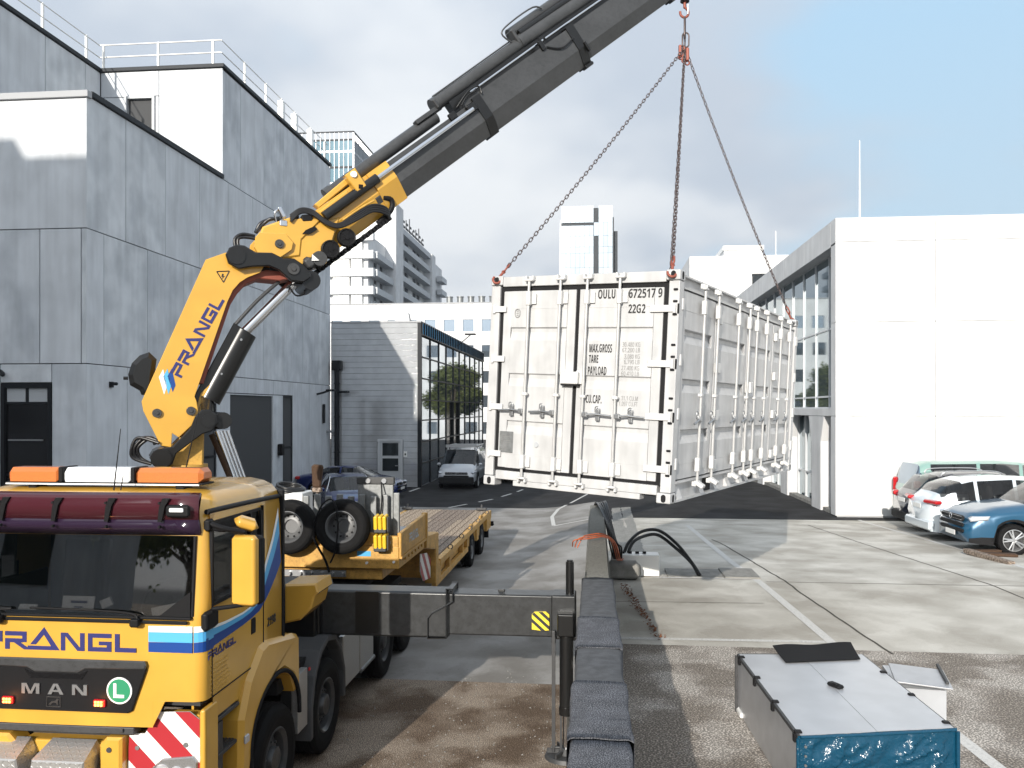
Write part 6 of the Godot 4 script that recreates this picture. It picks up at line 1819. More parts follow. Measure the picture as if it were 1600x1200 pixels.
	b.prism(V2s([-1.70, 0.36, -1.93, 0.355, -1.93, 0.60, -1.88, 0.66, -1.70, 0.76, -1.64, 0.80, -1.64, 0.93, -1.70, 0.93]), Transform3D(Basis.IDENTITY, Vector3(0.0, 0, -9.64)), 0.40, 0.012)
	var og := wpart("outrigger_beam", b, M.beam_grey, t)
	b = MB.new(); b.rbox(Vector3(-1.03, 0.635, -9.66), Vector3(1.60, 0.475, 0.32), 0.02); b.rbox(Vector3(-0.36, 0.63, -9.66), Vector3(0.28, 0.50, 0.36), 0.02)
	b.rbox(Vector3(-1.08, 0.90, -9.6), Vector3(0.08, 0.04, 0.06), 0.01)
	wpart("beam_extension", b, M.beam_grey, t)
	b = MB.new(); b.bx(-2.78, -2.50, 0.40, 0.885, -9.466, -9.46)
	wpart("black_band", b, M.black_steel, og)
	b = MB.new()
	var hp := PackedVector2Array(V2s([-0.72, 0.49, -0.72, 0.66, -0.69, 0.69, -0.56, 0.695, -0.52, 0.66, -0.52, 0.485, -0.6, 0.475]))
	b.prism(Array(hp), Transform3D(Basis.IDENTITY, Vector3(0, 0, -9.485)), 0.03, 0.003)
	var hz := wpart("hazard_plate", b, mat("hazard_yellow", lin(0.75, 0.58, 0.04), 0.4), t)
	b = MB.new()
	for k in 5:
		var x0 := -0.92 + k * 0.105
		for piece in Geometry2D.intersect_polygons(hp, PackedVector2Array([Vector2(x0, 0.75), Vector2(x0 + 0.05, 0.75), Vector2(x0 + 0.40, 0.44), Vector2(x0 + 0.35, 0.44)])): b.prism(Array(piece), Transform3D(Basis.IDENTITY, Vector3(0, 0, -9.468)), 0.003)
	wpart("black_stripe", b, M.print_black, hz)
	b = MB.new(); b.cyl(Vector3(-0.325, 0.56, -9.44), Vector3(-0.325, -0.44, -9.44), 0.078, -1, 20); b.cyl(Vector3(-0.325, -0.36, -9.44), Vector3(-0.325, -0.45, -9.44), 0.086, 0.084, 20); b.cyl(Vector3(-0.29, 0.86, -9.6), Vector3(-0.29, 1.25, -9.6), 0.048, -1, 14); b.cyl(Vector3(-0.29, 1.25, -9.6), Vector3(-0.29, 1.27, -9.6), 0.036, -1, 10)
	b.rbox(Vector3(-0.33, 0.57, -9.44), Vector3(0.19, 0.26, 0.18), 0.02); b.rbox(Vector3(-0.19, 0.40, -9.5), Vector3(0.14, 0.05, 0.08), 0.01)
	wpart("jack_cylinder", b, M.black_steel, t)
	b = MB.new(); b.cyl(Vector3(-0.325, -0.45, -9.44), Vector3(-0.325, -0.84, -9.44), 0.042, -1, 16)
	wpart("jack_rod", b, M.chrome, t)
	b = MB.new(); b.box(Vector3(-0.47, -0.2, -9.44), Vector3(0.04, 1.25, 0.05)); b.box(Vector3(-0.385, -0.65, -9.42), Vector3(0.022, 0.42, 0.03)); b.rbox(Vector3(-0.47, 0.42, -9.44), Vector3(0.05, 0.16, 0.06), 0.015); b.cyl(Vector3(-0.50, -0.83, -9.44), Vector3(-0.40, -0.83, -9.44), 0.016); b.cyl(Vector3(-0.47, -0.83, -9.44), Vector3(-0.47, -0.88, -9.44), 0.022)
	b.tube([Vector3(-0.3, -0.86, -9.4), Vector3(-0.2, -0.75, -9.42), Vector3(-0.10, -0.5, -9.5)], 0.02, 6)
	wpart("jack_guide", b, M.dark_grey, t)
	b = MB.new(); b.cyl(Vector3(-0.325, -0.93, -9.44), Vector3(-0.325, -0.89, -9.44), 0.25, 0.23, 24); b.cyl(Vector3(-0.325, -0.89, -9.44), Vector3(-0.325, -0.83, -9.44), 0.10, 0.06, 16)
	for k in 6:
		var a := TAU * k / 6
		b.box(Vector3(-0.325 + cos(a) * 0.14, -0.865, -9.44 + sin(a) * 0.14), Vector3(0.16, 0.05, 0.015), Basis(Vector3.UP, -a))
	wpart("jack_foot", b, M.dark_grey, t)
	b = MB.new(); b.bx(-0.17, -0.105, 0.04, 0.11, -9.52, -9.44, 0.008)
	wpart("small_sensor", b, M.white_paint, t)
	loader_crane(t)

# ---------------------------------------------------------------- loader crane (part of the truck)

func loader_crane(t: Node3D) -> void:
	var C := Vector3(-4.35, 0, -9.6)
	var a := Vector3(0.869, 0, -0.495); var nv := Vector3(0.495, 0, 0.869)
	var T := Transform3D(Basis(a, Vector3.UP, nv), C)             # x out along the jib, y height, z towards the viewer
	var dir := a * 0.777 + Vector3.UP * 0.629
	var prp := a * -0.629 + Vector3.UP * 0.777
	var sec := func(tt: float) -> Transform3D: return Transform3D(Basis(nv, prp, -dir), C + dir * tt)
	var at := func(r: float, y: float, n: float) -> Vector3: return T * Vector3(r, y, n)
	var bt := func(tt: float, q: float, n: float) -> Vector3: return C + dir * tt + prp * q + nv * n
	var Z := func(n: float) -> Transform3D: return T * Transform3D(Basis.IDENTITY, Vector3(0, 0, n))
	var b := MB.new()
	b.cyl(at.call(-0.5, 0.2, 0), at.call(-0.5, 1.0, 0), 0.36, 0.34, 24); b.cyl(at.call(-0.5, 1.0, 0), at.call(-0.5, 2.30, 0), 0.23, 0.21, 24); b.cyl(at.call(-0.5, 2.30, 0), at.call(-0.5, 2.36, 0), 0.24, 0.24, 24)
	b.prism(V2s([-0.72, 2.28, -0.72, 2.52, -0.64, 2.60, -0.50, 2.78, -0.36, 3.20, -0.22, 3.34, -0.24, 3.0, -0.31, 2.72, -0.32, 2.28]), Z.call(0.0), 0.30, 0.02)
	wpart("crane_column", b, M.yellow_worn, t)
	b = MB.new()
	var mb_poly := V2s([-.98, 3.09, -.96, 2.98, -.78, 2.59, -.67, 2.57, -.66, 2.73, -.59, 2.68, -.45, 2.82, -.38, 2.97, -.40, 3.1, -.42, 3.15, -.06, 4.26, .0, 4.40, .08, 4.50, .17, 4.565, .31, 4.63, .36, 4.72, .10, 4.84, -.08, 4.84, -.30, 4.74])
	b.prism(mb_poly, Z.call(0.215), 0.03, 0.004); b.prism(mb_poly, Z.call(-0.215), 0.03, 0.004)
	b.prism(V2s([-.93, 3.10, -.76, 2.66, -.50, 2.85, -.47, 3.16, -.12, 4.27, -.05, 4.42, .05, 4.53, .30, 4.66, .10, 4.80, -.27, 4.70]), Z.call(0.0), 0.399, 0.004)
	var mb := wpart("main_boom", b, M.yellow, t)
	b = MB.new()
	b.prism(V2s([-.02, 4.24, .06, 4.38, .16, 4.50, .30, 4.57, .55, 4.56, .70, 4.60, .66, 4.66, .40, 4.68, .20, 4.62, .0, 4.48, -.08, 4.27, -.38, 3.30, -.32, 3.30]), Z.call(-0.02), 0.36, 0.01)
	wpart("boom_shaded_underside", b, M.rust_red, mb)  # brown colour stands in for shade on the yellow boom underside
	# lettering along the boom
	var d2 := Vector2(0.47, 0.905).normalized()
	var LT := Transform3D(Basis(a * d2.x + Vector3.UP * d2.y, a * -d2.y + Vector3.UP * d2.x, nv), at.call(-0.565, 3.36, 0.2315))
	b = MB.new(); logo(b, LT, 0.135, 1.03, 0.003)
	wpart("lettering", b, M.blue_print, mb)
	for e in [["white_paint", -0.80, 3.37, 0.05], ["blue_light", -0.755, 3.375, 0.05], ["blue_dark", -0.71, 3.38, 0.05]]:
		b = MB.new(); b.prism([Vector2(e[1], e[2]), Vector2(e[1] + 0.045, e[2] + 0.09), Vector2(e[1] + 0.085, e[2] - 0.10), Vector2(e[1] + 0.055, e[2] - 0.20 + (0.02 if e[0] == "blue_dark" else 0.0))], Z.call(0.232), 0.003)
		wpart("flash", b, M[e[0]], mb)
	b = MB.new()
	for k in 3:
		var p := [Vector2(-0.18, 4.61), Vector2(-0.04, 4.625), Vector2(-0.105, 4.49)]
		b.cyl(at.call(p[k].x, p[k].y, 0.233), at.call(p[(k + 1) % 3].x, p[(k + 1) % 3].y, 0.233), 0.006, -1, 5)
	b.prism(V2s([-0.12, 4.59, -0.10, 4.585, -0.11, 4.56, -0.09, 4.565, -0.12, 4.525, -0.115, 4.555, -0.13, 4.55]), Z.call(0.232), 0.003)
	wpart("warning_triangle", b, M.print_black, mb)
	b = MB.new()
	for p in [[-0.82, 2.96], [-0.46, 2.985]]:
		b.cyl(at.call(p[0], p[1], 0.23), at.call(p[0], p[1], 0.262), 0.052, 0.048, 18); b.cyl(at.call(p[0], p[1], 0.262), at.call(p[0], p[1], 0.275), 0.024, 0.02, 8)
	wpart("pin", b, M.dark_grey, mb)
	# black links low and high, on both sides of the boom
	b = MB.new()
	var low := V2s([-.90, 2.46, -.86, 2.53, -.76, 2.565, -.66, 2.58, -.47, 2.79, -.42, 2.92, -.35, 3.0, -.26, 3.0, -.18, 2.94, -.17, 2.84, -.24, 2.75, -.34, 2.72, -.62, 2.50, -.66, 2.38, -.74, 2.33, -.84, 2.35])
	b.prism(low, Z.call(0.30), 0.06, 0.012); b.prism(low, Z.call(-0.30), 0.06, 0.012)
	b.cyl(at.call(-.28, 2.87, -0.34), at.call(-.28, 2.87, 0.36), 0.075, -1, 18); b.cyl(at.call(-.11, 2.87, -0.25), at.call(-.11, 2.87, 0.25), 0.10, -1, 18); b.rbox(at.call(-.19, 2.87, 0.0), Vector3(0.2, 0.2, 0.44), 0.03, T.basis)
	b.cyl(at.call(-.78, 2.45, -0.33), at.call(-.78, 2.45, 0.36), 0.11, -1, 20)
	wpart("lower_link", b, M.black_steel, t)
	b = MB.new()
	b.prism(V2s([-.82, 3.58, -.90, 3.66, -1.0, 3.62, -1.08, 3.53, -1.12, 3.40, -1.10, 3.28, -1.0, 3.22, -.98, 3.17, -.90, 3.16, -.86, 3.26]), Z.call(-0.05), 0.34, 0.05); b.cyl(at.call(-1.12, 3.36, 0), at.call(-1.17, 3.36, 0), 0.02)
	wpart("hose_drum", b, M.black_steel, t)
	b = MB.new(); b.cyl(at.call(-0.26, 3.12, 0.02), at.call(0.155, 3.935, 0.02), 0.145, 0.145, 24); b.rbox(at.call(-.30, 3.06, 0.0), Vector3(0.2, 0.3, 0.3), 0.05, T.basis)
	b.prism(V2s([-.42, 3.16, .02, 4.03, .20, 3.92, -.20, 3.28, -.36, 3.0]), Z.call(0.12), 0.05, 0.01)
	wpart("lift_cylinder", b, M.black_steel, t)
	b = MB.new(); b.cyl(at.call(0.15, 3.93, 0.02), at.call(0.74, 4.57, 0.02), 0.062, 0.062, 20)
	wpart("lift_rod", b, M.chrome, t)
	b = MB.new(); b.tube([at.call(0.03, 4.0, 0.1), at.call(0.3, 4.32, 0.1), at.call(0.55, 4.56, 0.08)], 0.022, 8, 3)
	wpart("hydraulic_pipe", b, M.boom_grey, t)
	b = MB.new(); b.cyl(at.call(0.10, 3.83, 0.165), at.call(0.10, 3.83, 0.18), 0.014); b.cyl(at.call(-.12, 3.42, 0.165), at.call(-.12, 3.42, 0.18), 0.012)
	wpart("grease_nipple", b, M.steel, t)
	b = MB.new()
	var up := V2s([-.09, 4.80, -.05, 4.88, .03, 4.925, .12, 4.92, .25, 4.85, .43, 4.86, .57, 4.80, .69, 4.81, .79, 4.75, .88, 4.66, .89, 4.60, .80, 4.53, .65, 4.54, .51, 4.66, .40, 4.70, .21, 4.68, .05, 4.64, -.06, 4.70])
	b.prism(up, Z.call(0.31), 0.06, 0.012); b.prism(up, Z.call(-0.31), 0.06, 0.012)
	b.cyl(at.call(.03, 4.79, -0.34), at.call(.03, 4.79, 0.36), 0.10, -1, 22)
	b.cyl(at.call(.90, 4.57, -0.28), at.call(.90, 4.57, 0.28), 0.115, -1, 22); b.rbox(at.call(.80, 4.60, 0), Vector3(0.2, 0.16, 0.5), 0.03, T.basis)
	wpart("upper_link", b, M.black_steel, t)
	b = MB.new(); b.cyl(at.call(.68, 4.68, 0.335), at.call(.68, 4.68, 0.365), 0.072, 0.068, 22); b.cyl(at.call(.68, 4.68, 0.365), at.call(.68, 4.68, 0.378), 0.035, 0.03, 6)
	wpart("link_pin", b, M.dark_grey, t)
	b = MB.new(); b.tube([at.call(.66, 4.52, 0.1), at.call(.74, 4.40, 0.12), at.call(.84, 4.42, 0.12), at.call(.86, 4.52, 0.1)], 0.012, 6, 4)
	wpart("wire_loop", b, M.black, t)
	# knuckle and telescopic jib
	b = MB.new()
	var kn := V2s([.30, 5.10, .25, 5.04, .235, 4.92, .29, 4.83, .48, 4.775, .67, 4.92, .69, 5.01, .60, 5.11])
	b.prism(kn, Z.call(0.26), 0.045, 0.006); b.prism(kn, Z.call(-0.26), 0.045, 0.006)
	b.prism(V2s([.30, 5.08, .34, 5.18, .65, 5.32, 1.05, 5.34, .80, 5.06, .78, 4.86, .50, 4.80, .30, 4.86]), Z.call(0.0), 0.474, 0.02)
	var kb := wpart("knuckle", b, M.yellow, t)
	b = MB.new(); b.cyl(at.call(.525, 4.98, 0.283), at.call(.525, 4.98, 0.31), 0.055, 0.05, 20); b.cyl(at.call(.525, 4.98, 0.31), at.call(.525, 4.98, 0.322), 0.026, 0.022, 8)
	wpart("pin", b, M.dark_grey, kb)
	b = MB.new(); b.prism(V2s([.84, 5.18, .95, 5.24, .98, 5.20, .90, 5.14, .80, 5.13]), Z.call(0.24), 0.02)
	wpart("cut_out", b, M.black, kb)
	var hexa := func(w: float, top: float, crease: float, bot: float) -> Array: return [Vector2(-w, top), Vector2(w, top), Vector2(w, crease), Vector2(w * 0.42, bot), Vector2(-w * 0.42, bot), Vector2(-w, crease)]
	b = MB.new()
	b.loft(hexa.call(0.205, 3.62, 3.36, 3.10), sec.call(3.72), sec.call(5.18)); b.loft(hexa.call(0.235, 3.62, 3.385, 3.10), sec.call(4.98), sec.call(5.30))
	b.prism(V2s([.60, 4.86, .66, 5.14, 1.06, 5.33, 1.28, 5.40, 1.16, 5.02, 1.10, 4.80, .86, 4.72]), Z.call(0.0), 0.43, 0.02)
	var jb := wpart("jib_base", b, M.yellow, t)
	b = MB.new(); b.loft(hexa.call(0.19, 3.60, 3.31, 3.115), sec.call(4.9), sec.call(6.92))
	wpart("jib_section", b, M.boom_grey, t)
	b = MB.new(); b.loft(hexa.call(0.208, 3.64, 3.315, 3.09), sec.call(6.80), sec.call(6.96)); b.rbox(bt.call(6.72, 3.56, 0.2), Vector3(0.09, 0.11, 0.16), 0.02, Basis(nv, prp, -dir)); b.rbox(bt.call(6.5, 3.62, 0.18), Vector3(0.08, 0.1, 0.14), 0.01, Basis(nv, prp, -dir)); b.bx(0, 0.001, 0, 0.001, 0, 0.001)
	b = MB.new(); b.loft(hexa.call(0.208, 3.64, 3.315, 3.09), sec.call(6.82), sec.call(6.96)); b.rbox(bt.call(6.74, 3.54, 0.215), Vector3(0.08, 0.12, 0.16), 0.02, Basis(nv, prp, -dir)); b.rbox(bt.call(6.45, 3.60, 0.2), Vector3(0.05, 0.09, 0.12), 0.01, Basis(nv, prp, -dir))
	b.tube([bt.call(6.6, 3.66, 0.15), bt.call(6.85, 3.74, 0.2), bt.call(7.02, 3.72, 0.19), bt.call(7.0, 3.62, 0.2)], 0.012, 6, 4); b.tube([bt.call(6.65, 3.64, 0.19), bt.call(6.8, 3.70, 0.2), bt.call(6.95, 3.69, 0.2)], 0.012, 6, 4)
	wpart("jib_collar", b, M.black_steel, t)
	b = MB.new(); b.loft(hexa.call(0.172, 3.665, 3.345, 3.115), sec.call(6.7), sec.call(8.76))
	wpart("jib_section", b, M.boom_grey, t)
	b = MB.new(); b.loft(hexa.call(0.188, 3.69, 3.35, 3.095), sec.call(8.68), sec.call(8.82)); b.rbox(bt.call(8.82, 3.32, 0.19), Vector3(0.05, 0.16, 0.05), 0.015, Basis(nv, prp, -dir)); b.rbox(bt.call(8.74, 3.10, 0.08), Vector3(0.12, 0.05, 0.16), 0.015, Basis(nv, prp, -dir)); b.rbox(bt.call(8.2, 3.68, 0.18), Vector3(0.05, 0.14, 0.07), 0.01, Basis(nv, prp, -dir)); b.tube([bt.call(8.25, 3.63, 0.19), bt.call(8.45, 3.50, 0.2), bt.call(8.7, 3.52, 0.2)], 0.012, 6, 4)
	wpart("jib_collar", b, M.black_steel, t)
	b = MB.new(); b.loft(hexa.call(0.155, 3.665, 3.34, 3.165), sec.call(8.6), sec.call(10.75))
	wpart("jib_section", b, M.boom_grey, t)
	b = MB.new(); b.loft(hexa.call(0.17, 3.69, 3.34, 3.14), sec.call(10.62), sec.call(10.78)); b.loft(hexa.call(0.135, 3.64, 3.35, 3.19), sec.call(10.7), sec.call(11.0)); b.rbox(bt.call(10.66, 3.15, 0.06), Vector3(0.1, 0.06, 0.12), 0.01, Basis(nv, prp, -dir))
	b.cyl(at.call(6.56, 9.60, -0.1), at.call(6.56, 9.60, 0.1), 0.06, -1, 14); b.rbox(bt.call(11.05, 3.36, 0.0), Vector3(0.12, 0.2, 0.25), 0.03, Basis(nv, prp, -dir))
	wpart("jib_head", b, M.black_steel, t)
	# extension cylinders on the side and on top
	b = MB.new(); b.cyl(bt.call(4.20, 3.50, 0.255), bt.call(5.06, 3.507, 0.255), 0.062, -1, 18)
	wpart("extension_cylinder", b, M.black_steel, t)
	b = MB.new(); b.cyl(bt.call(5.06, 3.507, 0.255), bt.call(6.74, 3.52, 0.235), 0.030, -1, 14)
	wpart("extension_rod", b, M.chrome, t)
	b = MB.new(); b.cyl(bt.call(4.52, 3.705, -0.02), bt.call(6.35, 3.725, -0.02), 0.085, -1, 18); b.cyl(bt.call(4.46, 3.705, -0.02), bt.call(4.56, 3.705, -0.02), 0.095, -1, 18); b.rbox(bt.call(6.22, 3.80, 0.03), Vector3(0.12, 0.06, 0.40), 0.01, Basis(nv, prp, -dir))
	wpart("extension_cylinder", b, M.boom_grey, t)
	b = MB.new(); b.cyl(bt.call(6.42, 3.855, 0.0), bt.call(8.06, 3.875, 0.0), 0.09, -1, 18); b.cyl(bt.call(6.38, 3.855, 0.0), bt.call(6.47, 3.855, 0.0), 0.10, -1, 18); b.cyl(bt.call(6.46, 3.955, 0.02), bt.call(7.9, 3.975, 0.02), 0.012, -1, 6); b.rbox(bt.call(6.40, 3.85, 0.06), Vector3(0.14, 0.14, 0.05), 0.02, Basis(nv, prp, -dir))
	wpart("extension_cylinder", b, M.boom_grey, t)
	b = MB.new(); b.cyl(bt.call(8.02, 3.89, 0.0), bt.call(10.6, 3.86, 0.0), 0.105, -1, 18); b.cyl(bt.call(8.0, 4.06, -0.05), bt.call(10.5, 4.09, -0.05), 0.075, -1, 16); b.rbox(bt.call(8.0, 3.98, 0.0), Vector3(0.2, 0.22, 0.06), 0.02, Basis(nv, prp, -dir)); b.tube([bt.call(7.9, 3.95, 0.06), bt.call(7.85, 4.12, 0.06), bt.call(8.1, 4.17, 0.05), bt.call(8.5, 4.17, 0.05), bt.call(8.62, 4.09, 0.05)], 0.012, 6, 4)
	wpart("extension_cylinder", b, M.boom_grey, t)
	b = MB.new(); b.loft([Vector2(-0.13, 3.66), Vector2(0.05, 3.66), Vector2(0.05, 3.80), Vector2(-0.13, 3.80)], sec.call(6.6), sec.call(8.4)); b.loft([Vector2(-0.12, 3.665), Vector2(0.06, 3.665), Vector2(0.06, 3.80), Vector2(-0.12, 3.80)], sec.call(8.3), sec.call(10.8)); b.cyl(bt.call(8.1, 3.99, 0.02), bt.call(10.5, 3.99, 0.02), 0.05, -1, 10)
	wpart("hose_tray", b, M.black_steel, t)
	b = MB.new(); b.cyl(bt.call(6.9, 3.72, 0.13), bt.call(8.3, 3.735, 0.13), 0.016, -1, 8); b.cyl(bt.call(8.35, 3.735, 0.12), bt.call(10.6, 3.73, 0.12), 0.016, -1, 8)
	wpart("extension_rod", b, M.chrome, t)
	b = MB.new(); b.prism(V2s([1.43, 5.99, 1.30, 5.88, 1.46, 5.69, 1.58, 5.78]), Z.call(0.26), 0.12, 0.012); b.prism(V2s([.95, 5.51, 1.33, 5.87, 1.38, 5.81, 1.01, 5.47]), Z.call(0.15), 0.12, 0.012); b.prism(V2s([1.0, 5.42, 1.35, 5.72, 1.42, 5.64, 1.06, 5.36]), Z.call(0.20), 0.05, 0.008)
	var br := wpart("cylinder_bracket", b, M.yellow, t)
	b = MB.new(); b.cyl(at.call(1.41, 5.90, 0.32), at.call(1.41, 5.90, 0.345), 0.042, 0.038, 16)
	wpart("pin", b, M.lamp_white, br)
	b = MB.new(); b.rbox(at.call(1.50, 5.76, 0.322), Vector3(0.055, 0.055, 0.006), 0.002, T.basis)
	wpart("cut_out", b, M.black, br)
	# hoses, reels, cable chain, lamp
	for e in [[-0.82, 2.65, 0.0], [-0.80, 2.62, 0.06], [-0.84, 2.60, -0.07]]:
		b = MB.new(); b.tube([at.call(e[0], e[1], 0.2 + e[2]), at.call(-0.95 - e[2], 2.68, 0.15), at.call(-1.05 - e[2] * 0.5, 2.57, 0.12), at.call(-1.03 - e[2] * 0.6, 2.45, 0.1), at.call(-0.88, 2.38, 0.15)], 0.02, 8, 5)
		wpart("hose", b, M.hose, t)
	for e in [0.0, 0.035]:
		b = MB.new(); b.tube([at.call(.26, 5.08 - e, 0.12 + e), at.call(.12 + e * 0.5, 5.09 - e, 0.14), at.call(.03 + e, 5.02, 0.15), at.call(.04 + e, 4.90, 0.16)], 0.020, 8, 5)
		wpart("hose", b, M.hose, t)
		b = MB.new(); b.tube([at.call(.27, 5.12, 0.1 + e), at.call(.33 + e, 5.24, 0.12), at.call(.45, 5.30, 0.12 + e), at.call(.56, 5.32 - e, 0.15)], 0.022, 8, 5)
		wpart("hose", b, M.hose, t)
	for k in 4:
		var o := k * 0.026
		b = MB.new(); b.tube([at.call(.66, 5.34 - o, 0.24 + o * 0.3), at.call(.78, 5.43 - o * 0.6, 0.25), at.call(.92, 5.42 - o * 0.6, 0.26), at.call(1.08, 5.31 - o * 0.5, 0.28), at.call(1.24, 5.28 - o * 0.5, 0.29), at.call(1.44, 5.42 - o, 0.29), at.call(1.66, 5.56 - o, 0.27), at.call(1.84, 5.55 - o, 0.24), at.call(1.90, 5.46 - o * 0.5, 0.2)], 0.017, 8, 6)
		wpart("hose", b, M.hose, t)
	b = MB.new(); b.tube([at.call(1.68, 5.62, 0.27), at.call(1.5, 5.50, 0.28), at.call(1.28, 5.33, 0.29)], 0.014, 8, 3)
	wpart("pipe", b, M.yellow_worn, t)
	for p in [[1.14, 4.97], [1.34, 5.13]]:
		b = MB.new(); b.cyl(at.call(p[0], p[1], 0.21), at.call(p[0], p[1], 0.27), 0.115, 0.11, 24); b.ring(at.call(p[0], p[1], 0.272), nv, 0.10, 0.012, 24, 6); b.cyl(at.call(p[0], p[1], 0.27), at.call(p[0], p[1], 0.285), 0.03, 0.03, 12)
		for k in 5:
			var g := TAU * k / 5
			b.box(at.call(p[0] + cos(g) * 0.06, p[1] + sin(g) * 0.06, 0.272), Vector3(0.07, 0.012, 0.01), T.basis * Basis(Vector3.BACK, g))
		wpart("sheave", b, M.black, t)
	b = MB.new()
	for i in 24: b.rbox(bt.call(3.72 + i * 0.052, 3.025 + 0.004 * (i % 2), 0.12), Vector3(0.09, 0.062, 0.046), 0.012, Basis(nv, prp, -dir))
	b.tube([bt.call(4.75, 3.06, 0.13), bt.call(5.0, 3.10, 0.14), bt.call(5.08, 3.2, 0.15), bt.call(5.0, 3.28, 0.16)], 0.035, 8, 4)
	wpart("cable_chain", b, M.black, t)
	b = MB.new(); b.rbox(at.call(.88, 4.78, 0.22), Vector3(0.2, 0.16, 0.14), 0.05, Basis(nv, prp, -dir)); b.cyl(at.call(1.0, 4.84, 0.1), at.call(1.0, 4.84, 0.3), 0.10, 0.09, 18)
	wpart("valve_block", b, M.dark_grey, t)
	b = MB.new(); b.prism(V2s([.90, 4.80, .905, 4.88, .99, 4.81]), Z.call(0.318), 0.004)
	wpart("arrow_mark", b, M.white_paint, t)
	b = MB.new(); b.rbox(at.call(.56, 5.37, 0.2), Vector3(0.06, 0.15, 0.10), 0.02, T.basis * Basis(Vector3.BACK, 0.5)); b.tube([at.call(.50, 5.26, 0.2), at.call(.48, 5.36, 0.22), at.call(.54, 5.42, 0.22)], 0.012, 6); b.rbox(at.call(.58, 5.24, 0.22), Vector3(0.10, 0.08, 0.06), 0.015, T.basis)
	wpart("work_lamp", b, M.chrome, t)
	b = MB.new(); b.rbox(at.call(.86, 5.33, 0.2), Vector3(0.14, 0.09, 0.1), 0.02, T.basis * Basis(Vector3.BACK, 0.15)); b.rbox(at.call(.74, 5.33, 0.2), Vector3(0.05, 0.07, 0.08), 0.015, T.basis)
	wpart("control_box", b, M.black, t)
	b = MB.new()
	for k in 4: b.cyl(at.call(-0.14 + k * 0.045, 2.74, -0.3 - k * 0.04), at.call(0.06 + k * 0.045, 2.15, -0.3 - k * 0.04), 0.022 if k else 0.03, -1, 10)
	wpart("chrome_pipes", b, M.chrome, t)
	b = MB.new(); b.cyl(at.call(-0.20, 2.70, -0.28), at.call(0.02, 2.15, -0.28), 0.035, -1, 8)
	wpart("brown_strut", b, M.brown_wood, t)

# ---------------------------------------------------------------- low loader and its load

